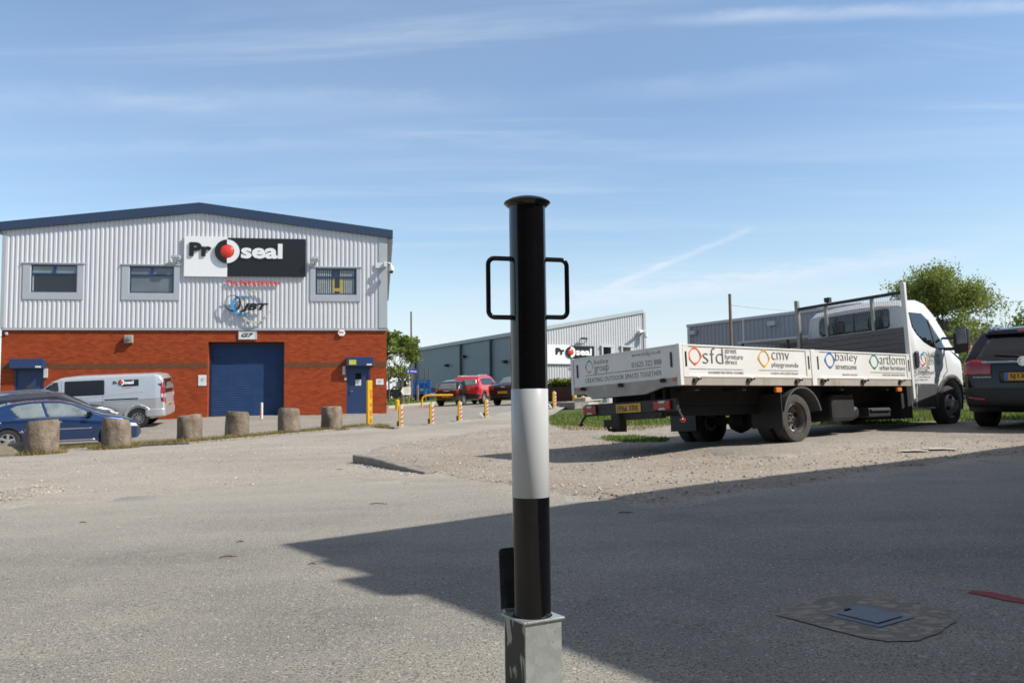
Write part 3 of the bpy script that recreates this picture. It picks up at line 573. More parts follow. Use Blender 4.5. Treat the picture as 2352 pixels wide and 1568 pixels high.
# cladding with ribs and window openings
wins = [box_px(zA, 305, 745, 750, 1015), box_px(zA, 1255, 760, 1680, 1022), box_px(zB, 1405, 782, 1800, 1038)]
def rooft(u): return zP - (zP - zER) * abs(u - uP) / abs(uR - uP)
def cladding(mb, u0, u1, z0, zt, holes, pitch, dep, y=0.):
    prof = [(0, 0), (.34, 0), (.48, 1), (.86, 1)]; us = []; k = 0
    while u0 + k * pitch < u1:
        us += [(u0 + (k + a) * pitch, y - dep * b) for a, b in prof if u0 + (k + a) * pitch < u1]; k += 1
    us.append((u1, y))
    for (a, ya), (b, yb) in zip(us, us[1:]):
        m = (a + b) / 2; cuts = [z0]; hs = [h for h in holes if h[0] < m < h[1]]
        spans = [(z0, None)] if not hs else [(z0, hs[0][2]), (hs[0][3], None)]
        for s0, s1 in spans:
            ta, tb = (zt(a), zt(b)) if s1 is None else (s1, s1)
            mb.quad((a, ya, s0), (b, yb, s0), (b, yb, tb), (a, ya, ta))
mb = MB(); cladding(mb, uL + .02, uR - .32, zCl + .07, rooft, wins, .183, .027, -.045); mb.build('cladding', 'cladding', unit, normals=False)
for ua, ub, uq, ze in ((uR - .33, uR + .04, uR + .02, zER), (uL - .05, uL + .10, uL - .02, zEL)):
    mb = MB(); mb.box(ua, ub, -.095, -.01, zCl + .07, ze + .05); mb.box(min(uq, uq - .01), max(uq, uq - .01), -.01, 22, zCl, ze); mb.build('corner_flashing', 'flash_grey', unit, bevel=.01)
ft = .39
mb = MB()
for sgn, ue in ((1, uR + .28), (-1, uL - .28)):
    ze = zP - (zP - zER) * abs(ue - uP) / abs(uR - uP); P = [(uP, zP - .03), (ue, ze - .03), (ue, ze + ft - .07), (uP, zP + ft)]
    mb.prism(P, xz(0), -.0, .20)
mb.build('verge_fascia', 'fascia_blue', unit)
mb = MB()
for ue in (uR + .28, uL - .28):
    ze = zP - (zP - zER) * abs(ue - uP) / abs(uR - uP); mb.quad((uP, -.15, zP + ft - .03), (ue, -.15, ze + ft - .1), (ue, 22, ze + ft - .1), (uP, 22, zP + ft - .03)); s = 1 if ue > 0 else -1
    mb.box(min(ue - s * .26, ue), max(ue - s * .26, ue), .001, 22, ze - .1, ze + .2)
mb.build('roof', 'roof_sheet', unit, normals=False)
for i, w in enumerate(wins):
    u0, u1, z0, z1 = w; fr = MB(); g = .30 if i < 2 else .22
    fr.box(u0 - g, u0, -.10, -.02, z0 - .30, z1 + .03); fr.box(u1, u1 + g * .8, -.10, -.02, z0 - .30, z1 + .03); fr.box(u0, u1, -.10, -.02, z0 - .30, z0); fr.box(u0 - g - .04, u1 + g * .8 + .04, -.13, -.02, z1 + .03, z1 + .09)
    wn = MB(); t = .055; zt = z1 - (z1 - z0) * .30
    for b in ((u0, u0 + t, z0, z1), (u1 - t, u1, z0, z1), (u0 + t, u1 - t, z0, z0 + t), (u0 + t, u1 - t, z1 - t, z1), (u0 + t, u1 - t, zt - t, zt), ((u0 + u1) / 2 - t, (u0 + u1) / 2 + t, zt, z1 - t)): wn.box(b[0], b[1], -.05, .02, b[2], b[3])
    win = wn.build('window', 'navy_frame', unit); fr.build('surround', 'flash_grey', win, bevel=.008)
    gl = MB(); gl.box(u0 + t, u1 - t, .0, .012, z0 + t, zt - t); gl.build('pane', ['glass_dark', 'glass_grey', 'glass_dark'][i], win)
    g2 = MB(); g2.box(u0 + t, (u0 + u1) / 2 - t, -.01, .002, zt, z1 - t); g2.box((u0 + u1) / 2 + t, u1 - t, -.01, .002, zt, z1 - t); g2.build('vent_pane', ['glass_pale', 'glass_grey', 'glass_dark'][i], win)
    if i == 2:
        x = u0 + t + .03; bl = MB(); bl2 = MB()
        while x < u1 - t - .05:
            if not (u0 + .62 * (u1 - u0) - .45 < x < u0 + .62 * (u1 - u0) - .1): bl.box(x, x + .045, -.008, -.004, z0 + t, zt - t); bl2.box(x, x + .045, -.018, -.013, zt + .01, z1 - t)
            x += .088
        bl.build('blind', 'blind', win); bl2.build('blind', 'blind', win); yb = MB(); m = u0 + (u1 - u0) * .6
        yb.box(m - .33, m - .24, -.012, -.009, z0 + t, zt - t); yb.box(m - .02, m + .13, -.012, -.009, z0 + t, zt - t); yb.box(m - .24, m - .02, -.012, -.009, z0 + t + .1, z0 + t + .24); yb.build('board', 'yellow_board', win)
    if i == 0:
        c = MB(); c.box(u0 + t, u0 + t + .05, -.012, -.002, z0 + t, zt - t); c.build('curtain_edge', 'blind', win)
# roller shutter, doors
mb = MB(); mb.box(gar[0] - .02, gar[1] + .02, .40, .43, -.3, gar[3] + .02); sh = mb.build('roller_shutter', 'shutter', unit)
mb = MB(); mb.box(gar[0], gar[0] + .1, .33, .40, -.3, gar[3] - .01); mb.box(gar[1] - .1, gar[1], .33, .40, -.3, gar[3] - .01); mb.box(gar[0] + .1, gar[1] - .1, .34, .40, gar[3] - .16, gar[3] - .01); mb.build('guide_rail', 'navy_pipe', sh)
for i, (h, cb, stepz) in enumerate(((dr, box_px(zD, 1655, 432, 1918, 517), fuv(*zD(1750, 975))[1]), (dl, box_px(zC, 117, 448, 443, 540), -.4))):
    u0, u1, z0, z1 = h; mb = MB(); mb.box(u0, u0 + .07, .02, .14, stepz, z1); mb.box(u1 - .07, u1, .02, .14, stepz, z1); mb.box(u0 + .07, u1 - .07, .02, .14, z1 - .07, z1)
    lf = MB(); lf.box(u0 + .07, u1 - .07, .07, .12, stepz, z1 - .07); d = lf.build('door', 'blue_paint', unit); mb.build('door_frame', 'blue_paint', d)
    wz = stepz + 1.5; vp = MB(); vp.box((u0 + u1) / 2 - .12, (u0 + u1) / 2 + .12, .058, .068, wz, wz + .26); vp.build('vision_panel', 'glass_dark', d)
    nt_ = MB(); nt_.box((u0 + u1) / 2 - .12, (u0 + u1) / 2 + .12, .058, .068, wz - .28, wz - .03); pn = nt_.build('notice', 'paper', d); tx = MB()
    for q in range(3): tx.box((u0 + u1) / 2 - .06 + .01 * q, (u0 + u1) / 2 + .07 - .02 * q, .054, .058, wz - .11 - .06 * q, wz - .09 - .06 * q)
    tx.build('print', 'letter_grey', pn)
    hd = MB(); hx = u0 + .16 if i == 0 else u1 - .16; hd.tube([(hx, .06, stepz + .98), (hx, .0, stepz + .98), (hx + .14, .0, stepz + .98)], .014, 8); hd.box(hx - .025, hx + .025, .058, .07, stepz + .88, stepz + 1.15); hd.build('handle', 'chrome', d)
    cn = MB(); cn.box(cb[0], cb[1], -.30, .0, cb[2], cb[3]); c = cn.build('canopy', 'blue_paint', unit, bevel=.02)
    lt = MB(); a = cb[1] - .30; lt.box(a, a + .22, -.312, -.301, cb[2] + .03, cb[2] + .10); lt.build('label_plate', 'paper', c)
    if i == 0:
        y = MB(); y.box(cb[0] + .12, cb[0] + .42, -.312, -.301, cb[2] + .06, cb[3] - .12); y.build('sticker', plain('sticker_yellow', (.62, .60, .10), rough=.5), c)
        st = MB(); st.box(u0 - .28, u1 + .35, -.38, .3, stepz - .5, stepz); st.build('doorstep', 'concrete_cap', unit, bevel=.02)
# things mounted on the front
sg = box_px(zB, 148, 478, 1310, 875); us = fuv(*zB(560, 700))[0]; H = sg[3] - sg[2]
def company_sign(root, u0, u1, us, z0, z1, y, scale, Pl=None):
    H = z1 - z0; a = MB(); a.box(u0, us, y - .08, y, z0, z1); wp = a.build('white_panel', 'white_panel', root, bevel=.005); a = MB(); a.box(us, u1, y - .08, y, z0 + .02 * H, z1 - .02 * H); bp = a.build('black_panel', 'black_panel', root, bevel=.005)
    f = xz(y - .08); d = .035; sx = H / 390
    X = lambda p: us + (p - 560) * sx; Zz = lambda p: z0 + (872 - p) * H / 390
    m = MB(); text(m, 'Pr', X(208), Zz(675), X(414), Zz(540), f, .02, .02 + d, .045); m.build('lettering', 'letter_black', wp)
    m = MB(); text(m, 'seal', X(690), Zz(692), X(1080), Zz(543), f, .02, .02 + d, .035); m.build('lettering', 'white_panel', bp)
    cx, cz = X(560), Zz(626); R = 115 * sx
    m = MB(); ring2d(cx, cz, R * .58, R, f, m, .03, .09, 90, 270, 36); m.build('ring_half', 'letter_black', wp); m = MB(); ring2d(cx, cz, R * .58, R, f, m, .03, .09, -90, 90, 36); m.build('ring_half', 'white_panel', bp)
    m = MB(); m.lathe([(R * .6 * math.sin(t), -R * .22 * math.cos(t)) for t in np.linspace(0, math.pi / 2, 9)], 40, 'y', (cx - .03 * R, y - .11, cz)); m.build('ball', 'logo_red', root, smooth=True)
    m = MB(); text(m, 'Tray Sealing Solutions', X(555), Zz(958), X(1052), Zz(905), xz(y - .02), .0, .05, .012, .12); m.build('strapline', 'letter_red', root)
sr = ftn('company_sign', 'large white and black wall sign with a red ball, above the blue shutter', 'sign', 0, 0)
company_sign(sr, sg[0], sg[1], us, sg[2], sg[3], -.10, 1)
def jbt():
    r = ftn('emblem_sign', 'interlocking black, blue and cream rings with slanted black letters, under the large sign', 'sign', 0, 0)
    f = xz(-.10); s = 940 / 2268 / 1.7415
    def c(x, y): return fuv(*zB(x, y))
    k = (c(800, 1100)[0] - c(700, 1100)[0]) / 100
    for (x, y, rx, ry, w, mat, a0, a1, rot, d) in ((822, 1155, 150, 162, 11, 'cream', 40, 345, 0, .10), (698, 1145, 100, 98, 14, 'sky_blue_letter', 20, 320, 0, .14), (617, 1123, 76, 80, 9, 'letter_black', -60, 275, 0, .18)):
        u, z = c(x, y); m = MB(); th = lambda w_, ww=w, a0=a0: ww * (1.0 + .9 * math.cos(w_ - math.radians(200 if mat != 'letter_black' else -40)))
        ring2d(u, z, lambda q: (ry - th(q)) * k, lambda q: (ry + 2) * k, f, m, d - .05, d, a0, a1, 60, rx / ry); m.build('ring', mat, r)
    a = c(690, 1210); b = c(958, 1125); m = MB(); text(m, 'JBT', a[0], a[1], b[0], b[1], f, .15, .22, .05, .32); m.build('lettering', 'letter_black', r)
jbt()
b = box_px(zD, 614, 176, 790, 260); r = ftn('unit_number_sign', 'small pale sign reading G7 above the blue roller shutter', 'sign', b[0], b[2]); w_, h_ = b[1] - b[0], b[3] - b[2]
m = MB(); m.box(0, w_, -.04, 0, 0, h_); m.build('board', 'paper', r, bevel=.005); m = MB(); ring = [(0, .03, 0, h_), (w_ - .03, w_, 0, h_), (.03, w_ - .03, 0, .03), (.03, w_ - .03, h_ - .03, h_)]
for q in ring: m.box(q[0], q[1], -.052, -.041, q[2], q[3])
m.build('frame', 'flash_grey', r); m = MB(); text(m, 'G7', w_ * .16, h_ * .28, w_ * .84, h_ * .75, xz(-.04), .001, .012, .03, .35); m.build('lettering', 'letter_black', r)
def floodlight(px, py, lab):
    u, z = fuv(px, py); r = ftn('floodlight', lab, 'floodlight', u, z, 'floodlights over the big wall sign'); m = MB(); m.box(-.17, .17, -.42, -.16, -.02, .10); m.prism([(-.17, -.02), (.17, -.02), (.13, -.10), (-.13, -.10)], lambda a, b, d: (a, -.42 + d, b), .02, .24); m.build('housing', 'flash_grey', r, bevel=.015)
    m = MB(); m.tube([(0, -.2, -.09), (0, -.14, -.16), (0, -.06, -.16)], .025, 8); m.box(-.06, .06, -.075, -.03, -.22, -.10); m.build('bracket', 'flash_grey', r)
floodlight(*zB(76, 690), 'grey floodlight left of the large wall sign, over a window corner'); floodlight(*zB(1402, 705), 'grey floodlight right of the large wall sign, over the window with blinds')
u, z = fuv(*zC(1248, 258)); r = ftn('wall_light', 'square weathered wall light on the brick between the left door and the shutter', 'wall light', u, z); m = MB(); m.box(-.17, .17, -.18, 0, -.17, .17); m.build('housing', 'concrete_cap', r, bevel=.03); m = MB(); m.lathe([(0, -.25), (.06, -.24), (.08, -.18)], 20, 'y'); m.build('lens', 'glass_grey', r, smooth=True)
m = MB(); m.box(-.05, .02, -.2, -.185, -.06, .05); m.build('sensor', 'letter_black', r)
u, z = fuv(*zD(1607, 198)); r = ftn('alarm_box', 'white hexagonal alarm box under the cladding, left of the right door', 'alarm box', u, z); hx = [(.17 * math.cos(math.radians(60 * k)), .155 * math.sin(math.radians(60 * k))) for k in range(6)]
m = MB(); m.prism(hx, xz(0), 0, .09); m.build('housing', 'white_panel', r, bevel=.02); m = MB(); m.box(-.09, .09, -.102, -.091, .01, .06); m.build('label_band', 'logo_orange', r)
def cctv(u, z, d=0.):
    r = ftn('security_camera', 'white dome security camera on a bracket at the right corner of the cladding', 'security camera', u, z); m = MB(); m.box(-.42, -.05, -.14, -.09, -.13, .10); m.box(-.05, .06, -.40, -.09, -.10, .12); m.build('bracket', 'paper', r, bevel=.01)
    m = MB(); m.tube([(.05, -.36, .02), (.16, -.4, .07), (.25, -.42, .0), (.27, -.42, -.1)], .035, 10); m.build('arm', 'paper', r, smooth=True); m = MB(); m.lathe([(.03, .0), (.10, -.04), (.12, -.12), (.115, -.22), (.06, -.25)], 24, 'z', (.27, -.42, -.06)); m.build('housing', 'paper', r, smooth=True)
    m = MB(); m.lathe([(.085, -.23), (.08, -.29), (.05, -.335), (0, -.345)], 24, 'z', (.27, -.42, -.06)); m.build('dome', 'glass_dark', r, smooth=True)
cctv(*fuv(*zB(2075, 755)))
for (b, nm, lab, cat, mt_, dd) in ((box_px(zD, 225, 602, 302, 705), 'wall_notice', 'portrait white notice board on the brick, left of the blue roller shutter', 'notice', 'paper', .02), (box_px(zD, 1938, 640, 2012, 695), 'wall_notice', 'small landscape white notice on the brick, right of the right door', 'notice', 'paper', .02), (box_px(zD, 1617, 517, 1643, 598), 'intercom_box', 'narrow pale box on the brick at the left of the right door', 'box', 'lamp_clear', .08), (box_px(zC, 428, 540, 462, 628), 'intercom_box', 'narrow pale box on the brick at the right of the left door', 'box', 'lamp_clear', .08), (box_px(zD, 1635, 625, 1656, 650), 'keypad', 'tiny white keypad left of the right door', 'keypad', 'paper', .05)):
    r = ftn(nm, lab, cat, b[0], b[2]); m = MB(); m.box(0, b[1] - b[0], -dd, 0, 0, b[3] - b[2]); m.build('board', mt_, r, bevel=.005)
    if cat == 'notice': m = MB(); w_ = b[1] - b[0]; h_ = b[3] - b[2]; [m.box(w_ * .3, w_ * (.7 - .05 * k), -dd - .004, -dd - .001, h_ * (.65 - .12 * k), h_ * (.68 - .12 * k)) for k in range(3)]; m.build('print', 'letter_grey', r)
u, z = fuv(*zC(62, 190)); r = ftn('small_camera', 'small grey camera on the brick at the far left under the cladding', 'security camera', u, z); m = MB(); m.lathe([(.07, 0), (.07, -.07), (.04, -.12), (0, -.13)], 16); m.build('dome', 'lamp_clear', r, smooth=True); m = MB(); m.box(-.03, .03, -.02, .0, -.02, .05); m.tube([(0, -.01, -.03), (-.2, -.02, -.2), (-.45, -.01, -.25)], .012, 6); m.build('bracket', 'wire', r)

# ------------------------------------------------------------------ vehicle kit
def wheel(name, r, w, style, parent, loc, out=1, tyre='tyre'):
    """out=+1: outer face towards +y"""
    m = MB(); h = w / 2; prof = [(r * .62, -h * .9), (r * .80, -h), (r * .95, -h * .92), (r, -h * .6), (r * 1.0, 0), (r, h * .6), (r * .95, h * .92), (r * .80, h), (r * .66, h * .93), (r * .62, h * .7), (r * .60, -h * .9)]
    m.lathe([(a, b * out) for a, b in prof], 40, 'y', loc); t = m.build('wheel', tyre, parent, smooth=True)
    m = MB(); ri = r * .63
    if style == 'truck_rear': pr = [(ri, h * .72), (ri * .96, h * .80), (ri * .90, h * .6), (ri * .86, -h * .2), (ri * .62, -h * .5), (ri * .42, -h * .5), (ri * .38, -h * .15), (ri * .2, -h * .1), (0, -h * .1)]
    elif style == 'truck_front': pr = [(ri, h * .72), (ri * .96, h * .85), (ri * .88, h * .75), (ri * .80, h * .9), (ri * .5, h * 1.25), (ri * .46, h * 1.28), (ri * .42, h * 1.7), (ri * .2, h * 1.75), (0, h * 1.75)]
    else: pr = [(ri, h * .75), (ri * .95, h * .85), (ri * .9, h * .6), (ri * .86, h * .1), (ri * .3, h * .1), (0, h * .1)]
    m.lathe([(a, b * out) for a, b in pr], 36, 'y', loc); m.build('rim', {'truck_rear': 'steel_rim', 'truck_front': 'rim_light'}.get(style, 'black_plastic'), t, smooth=True)
    if style.startswith('truck'):
        m = MB(); n = 5 if style == 'truck_rear' else 4
        for k in range(n):
            a = 2 * math.pi * k / n + .3; rr = ri * (.74 if style == 'truck_rear' else .68); yy = loc[1] + out * h * (-.33 if style == 'truck_rear' else 1.09)
            m.lathe([(0, yy + .012 * out - loc[1]), (.032, yy + .012 * out - loc[1]), (.034, yy - .02 * out - loc[1])], 12, 'y', (loc[0] + rr * math.cos(a), loc[1], loc[2] + rr * math.sin(a)))
        m.build('hand_hole', 'under_black', t)
        m = MB()
        for k in range(6):
            a = 2 * math.pi * k / 6; rr = ri * (.28 if style == 'truck_rear' else .3); b0 = loc[1] + out * h * (-.1 if style == 'truck_rear' else 1.75); m.lathe([(.018, -.02), (.018, .025), (0, .028)], 8, 'y', (loc[0] + rr * math.cos(a), b0, loc[2] + rr * math.sin(a)))
        m.build('wheel_nuts', 'dirty_alu', t)
    else:
        m = MB(); n = 5 if style == 'five' else 10
        for k in range(n):
            a = 2 * math.pi * k / n + .2; hw = .20 if n == 5 else .10; P = []
            for (rr, ww) in ((ri * .16, hw * 1.1), (ri * .9, hw)):
                for sg_ in (-1, 1): P.append((rr * math.cos(a) - sg_ * ww * ri * .9 * math.sin(a) * (1 if rr > ri * .5 else .8), rr * math.sin(a) + sg_ * ww * ri * .9 * math.cos(a) * (1 if rr > ri * .5 else .8)))
            P = [P[0], P[2], P[3], P[1]]; m.prism(P, lambda p, q, d: (loc[0] + p, loc[1] + out * d, loc[2] + q), h * .15, h * .75)
        m.lathe([(ri * .98, out * h * .85), (ri * .88, out * h * .85), (ri * .86, out * h * .6)], 36, 'y', loc); m.lathe([(ri * .28, out * h * .2), (ri * .26, out * h * .85), (0, out * h * .88)], 20, 'y', loc); m.build('spokes', 'alloy', t)
    return t
def interp(tab, x): return float(np.interp(x, [a for a, _ in tab], [b for _, b in tab]))
def shell(name, top, bot, plan, belt, k, mat, parent, wells=(), yc=0., r=.10, sill=.06, cuts=.10, crown=.035, flat=None):
    L0, L1 = top[0][0], top[-1][0]; xs = sorted({round(a, 4) for t in (top, bot, plan) for a, _ in t if L0 <= a <= L1} | {round(L0 + i * cuts, 4) for i in range(int((L1 - L0) / cuts) + 1)}); xs = [x for i, x in enumerate(xs) if i == 0 or x - xs[i - 1] > .004]
    rings = []
    for x in xs:
        zb, zt, w, be = interp(bot, x), interp(top, x), interp(plan, x), interp(belt, x)
        rr = min(r, (zt - zb) * .4); H = zt - zb
        def Y(z):
            y = w
            if z > be: y -= k * (z - be) + .10 * k * (z - be) ** 2
            if z < be: y -= sill * ((be - z) / max(be - zb, .05)) ** 2.2 
            return y
        side = [zb + .01, zb + .05, zb + H * .2, zb + H * .35, zb + H * .5, min(be, zt - rr * 1.2) if be < zt - rr * 1.2 else zb + H * .62]
        top_ = zt - rr
        side += [side[-1] + (top_ - side[-1]) * t for t in (.33, .66, 1)]
        half = [(0, zb), (max(Y(zb) - .06, .05), zb)] + [(Y(z), z) for z in side]
        ye = Y(top_)
        for a in (25, 50, 70, 90): t = math.radians(a); half.append((ye - rr * (1 - math.cos(t)), top_ + rr * math.sin(t)))
        yi = ye - rr
        for t in (.6, .25): half.append((yi * t, zt + crown * (1 - t * t)))
        half.append((0, zt + crown)); rings.append((x, half))
    mb = MB(); n = len(rings[0][1]); idx = []
    for x, h in rings:
        b = len(mb.v); row = []
        for i, (y, z) in enumerate(h): mb.v.append((x, yc + y, z)); row.append(b + i)
        b2 = len(mb.v); m = 0
        for i in range(n - 2, 0, -1): mb.v.append((x, yc - h[i][0], h[i][1])); row.append(b2 + m); m += 1
        idx.append(row)
    N_ = len(idx[0])
    for a, b in zip(idx, idx[1:]):
        for i in range(N_): j = (i + 1) % N_; mb.f.append((a[i], a[j], b[j], b[i])); mb.mi.append(0)
    mb.f.append(tuple(idx[0])); mb.f.append(tuple(idx[-1][::-1])); mb.mi += [0, 0]
    bvh = BVHTree.FromPolygons([Vector(v) for v in mb.v], mb.f)
    o = mb.build(name, mat, parent, smooth=True)
    if wells:
        c = MB()
        for (x, z, rad) in wells:
            for sgn in (-1, 1):
                ys = yc + sgn * max(p for _, p in plan); c.lathe([(0, ys - sgn * .30), (rad, ys - sgn * .30), (rad, ys + sgn * .3), (0, ys + sgn * .3)], 36, 'y', (x, 0, z))
        co = c.build('cut', 'under_black'); bmm = bmesh.new(); bmm.from_mesh(co.data); bmesh.ops.remove_doubles(bmm, verts=bmm.verts, dist=1e-5); bmesh.ops.recalc_face_normals(bmm, faces=bmm.faces); bmm.to_mesh(co.data); bmm.free()
        if parent: co.parent = parent
        md = o.modifiers.new('b', 'BOOLEAN'); md.operation = 'DIFFERENCE'; md.object = co; md.solver = 'EXACT'; bpy.context.view_layer.update()
        ev = o.evaluated_get(bpy.context.evaluated_depsgraph_get()); me = bpy.data.meshes.new_from_object(ev)
        o.modifiers.clear(); o.data = me; me.name = name; bpy.data.objects.remove(co)
        if len(me.materials) > 1:
            me.materials[1] = M['under_black']
        me.set_sharp_from_angle(angle=math.radians(35))
    return o, bvh
def patch(name, bvh, poly, how, mat, parent, off=.006, spacing=.07, thick=.008):
    """a panel that follows the body surface; how = side+1/-1, 'rear', 'front', 'top'"""
    V, Fc = cdt(poly, spacing); out = []
    for a, b in V:
        if how in (1, -1): o, d = Vector((a, 4 * how + (0 if abs(how) == 1 else 0), b)), Vector((0, -how, 0))
        elif how == 'rear': o, d = Vector((-6, a, b)), Vector((1, 0, 0))
        elif how == 'front': o, d = Vector((14, a, b)), Vector((-1, 0, 0))
        else: o, d = Vector((a, b, 5)), Vector((0, 0, -1))
        hit = bvh.ray_cast(o, d)
        if hit[0] is None: hit = bvh.find_nearest(o + d * 4)
        p, nn = hit[0], hit[1]; nn = nn if nn.dot(d) < 0 else -nn; out.append(p + (nn * .5 - d * .5).normalized() * off)
    mb = MB(); mb.add(out, Fc); o = mb.build(name, mat, parent, normals=False, smooth=False); me = o.data
    dd = {1: (0, 1, 0), -1: (0, -1, 0), 'rear': (-1, 0, 0), 'front': (1, 0, 0), 'top': (0, 0, 1)}[how]
    if len(me.polygons) and sum(p.normal.dot(Vector(dd)) * p.area for p in me.polygons) < 0: me.flip_normals()
    me.polygons.foreach_set('use_smooth', [True] * len(me.polygons))
    md = o.modifiers.new('solid', 'SOLIDIFY'); md.thickness = thick + off * .8; md.offset = -1
    return o
def circ(cx, cy, r, n=20, a0=0, a1=360, r2=None):
    st = [math.radians(a0 + (a1 - a0) * i / n) for i in range(n + (0 if a1 - a0 >= 360 else 1))]
    p = [(cx + r * math.cos(t), cy + r * math.sin(t)) for t in st]
    if r2: p += [(cx + r2 * math.cos(t), cy + r2 * math.sin(t)) for t in st[::-1]]
    return p
def rrect(x0, y0, x1, y1, r=.03):
    P = []
    for cx, cy, a in ((x1 - r, y1 - r, 0), (x0 + r, y1 - r, 90), (x0 + r, y0 + r, 180), (x1 - r, y0 + r, 270)):
        for k in range(4): t = math.radians(a + 30 * k); P.append((cx + r * math.cos(t), cy + r * math.sin(t)))
    return P
def plate(parent, y0, y1, z, txt, x, h=.11, mat='plate_yellow', rot=None, blue=False):
    m = MB(); m.box(x - .012, x, y0, y1, z, z + h); p = m.build('number_plate', mat, parent); w = y1 - y0; fr = lambda a, b, d: (x - .012 - d, -a, b)
    m = MB(); text(m, txt, -y1 + w * (.10 if not blue else .14), z + h * .16, -y0 - w * .05, z + h * .84, fr, .001, .003, .02); m.build('characters', 'letter_black', p)
    if blue: m = MB(); m.box(x - .014, x - .0125, y1 - .05, y1 - .002, z + .003, z + h - .003); m.build('band', 'logo_blue', p)
    return p
# ------------------------------------------------------------------ the flatbed truck
TY, TR = .6351, -.0465
_u = Vector((math.cos(TY), math.sin(TY), 0)); _n0 = Vector((-math.sin(TY), math.cos(TY), 0)); _n = _n0 * math.cos(TR) + Vector((0, 0, 1)) * math.sin(TR); _w3 = _u.cross(_n)
TM = Matrix(((_u.x, _n.x, _w3.x, 2.0083), (_u.y, _n.y, _w3.y, 10.219), (_u.z, _n.z, _w3.z, .6878 + EYE), (0, 0, 0, 1))); TI = TM.inverted()
ZG = -1.27
def tl(px, py, axis=1, val=0.):
    o = TI @ Vector((0, 0, EYE)); d = TI.to_3x3() @ ray(px, py); t = (val - o[axis]) / d[axis]; return o + d * t
def ts(p, val=0.): q = tl(p[0], p[1], 1, val); return q.x, q.z
def tb(p, val=0.): q = tl(p[0], p[1], 0, val); return q.y, q.z
truck = thing('flatbed_truck', 'white dropside flatbed truck with lettered side boards and a planked headboard behind the cab', 'truck', mat=TM @ Matrix.Translation((2.3, 1.0, ZG)))
TO = Matrix.Translation((-2.3, -1.0, -ZG))
def tbuild(mb, name, mat, parent=None, **k):
    if parent is None: mb.v = [tuple(TO @ Vector(v)) for v in mb.v]; return mb.build(name, mat, truck, **k)
    mb.v = [tuple(TO @ Vector(v)) for v in mb.v]; return mb.build(name, mat, parent, **k)
LB, WB, PH = 5.30, 2.005, .40
def logo(mb_list, cx, cz, w, h, fr, d0, d1, cols, parent):
    """rounded lozenge ring with a rounded-square hole turned a little; four arms may have their own colours"""
    def Ro(t): c, s_ = abs(math.cos(t)), abs(math.sin(t)); return 1 / (c ** 1.25 + s_ ** 1.25) ** (1 / 1.25)
    def Ri(t):
        t2 = t + .30; c, s_ = abs(math.cos(t2)), abs(math.sin(t2)); return .74 / (c ** 1.7 + s_ ** 1.7) ** (1 / 1.7) * (1 - .0)
    for i, c in enumerate(cols):
        m = MB(); a0 = 360 / len(cols) * i + (20 if len(cols) > 1 else 0); ring2d(cx, cz, lambda t: min(Ri(t), Ro(t) * .97) * h / 2, lambda t: Ro(t) * h / 2, fr, m, d0, d1, a0, a0 + 360 / len(cols), 64 // len(cols), w / h); m.v = [tuple(TO @ Vector(v)) for v in m.v]; m.build('emblem', c, parent)
sf = lambda a, b, d: (a, -.001 - d, b)          # on the right side boards
bf = lambda a, b, d: (-.001 - d, -a, b)         # on the tailgate (a = -y)
def panel(mb, x0, x1):
    mb.box(x0, x1, .0, .03, -PH, 0); 
xj0, xj1 = 2.64, 2.76
sides = {}
for (x0, x1) in ((.06, xj0), (xj1, LB - .04)):
    m = MB(); m.box(x0, x1, .004, .03, -PH + .004, -.003); m.box(x0, x1, -.008, .035, -PH, -PH + .03); m.box(x0, x1, -.008, .035, -.022, 0)
    m.box(x0, x0 + .10, -.006, .004, -PH + .03, -.022); m.box(x1 - .10, x1, -.006, .004, -PH + .03, -.022); p = tbuild(m, 'side_board', 'truck_white', bevel=.003); sides[x0] = p
    for xa in (x0 + .035, x1 - .06): m = MB(); m.box(xa, xa + .025, -.012, -.0065, -.27, -.09); tbuild(m, 'latch_slot', 'letter_black', p)
m = MB(); m.box(.06, LB - .04, WB - .03, WB, -PH, 0); tbuild(m, 'side_board', 'truck_white')
m = MB(); m.box(.0, .03, .05, WB - .05, -PH, -.003); m.box(-.008, .035, .05, WB - .05, -.022, 0); m.box(-.008, .035, .05, WB - .05, -PH, -PH + .03); tg = tbuild(m, 'tailgate', 'truck_white', bevel=.003)
for y in (.13, WB - .13): m = MB(); m.box(-.012, -.001, y - .012, y + .012, -.27, -.09); tbuild(m, 'latch_slot', 'letter_black', tg)
for (x0, x1, y0, y1, zb, zt) in ((-.01, .05, -.012, .045, -PH - .10, .005), (-.01, .05, WB - .045, WB + .01, -PH - .10, .005), (xj0 + .005, xj1 - .005, -.014, .035, -PH - .10, .004)):
    m = MB(); m.box(x0, x1, y0, y1, zb, zt); tbuild(m, 'corner_post', 'truck_white' if x0 > 1 else 'dirty_alu' if False else 'truck_white', bevel=.006)
m = MB(); m.box(.05, LB, .0, .05, -PH - .10, -PH - .003); m.box(.05, LB, WB - .05, WB, -PH - .10, -PH - .003); tbuild(m, 'side_rail', 'sill_rust', bevel=.004)
m = MB(); m.box(.0, .05, .05, WB - .05, -PH - .10, -PH - .003); m.prism([(-.30, -PH - .10), (-1.75, -PH - .10), (-1.6, -PH - .17), (-.62, -PH - .17)], bf, -.05, -.0); tbuild(m, 'rear_sill', 'dirty_alu')
m = MB(); m.box(.05, LB, .05, WB - .05, -PH - .045, -PH - .005); tbuild(m, 'bed_floor', 'plank')
k = 0
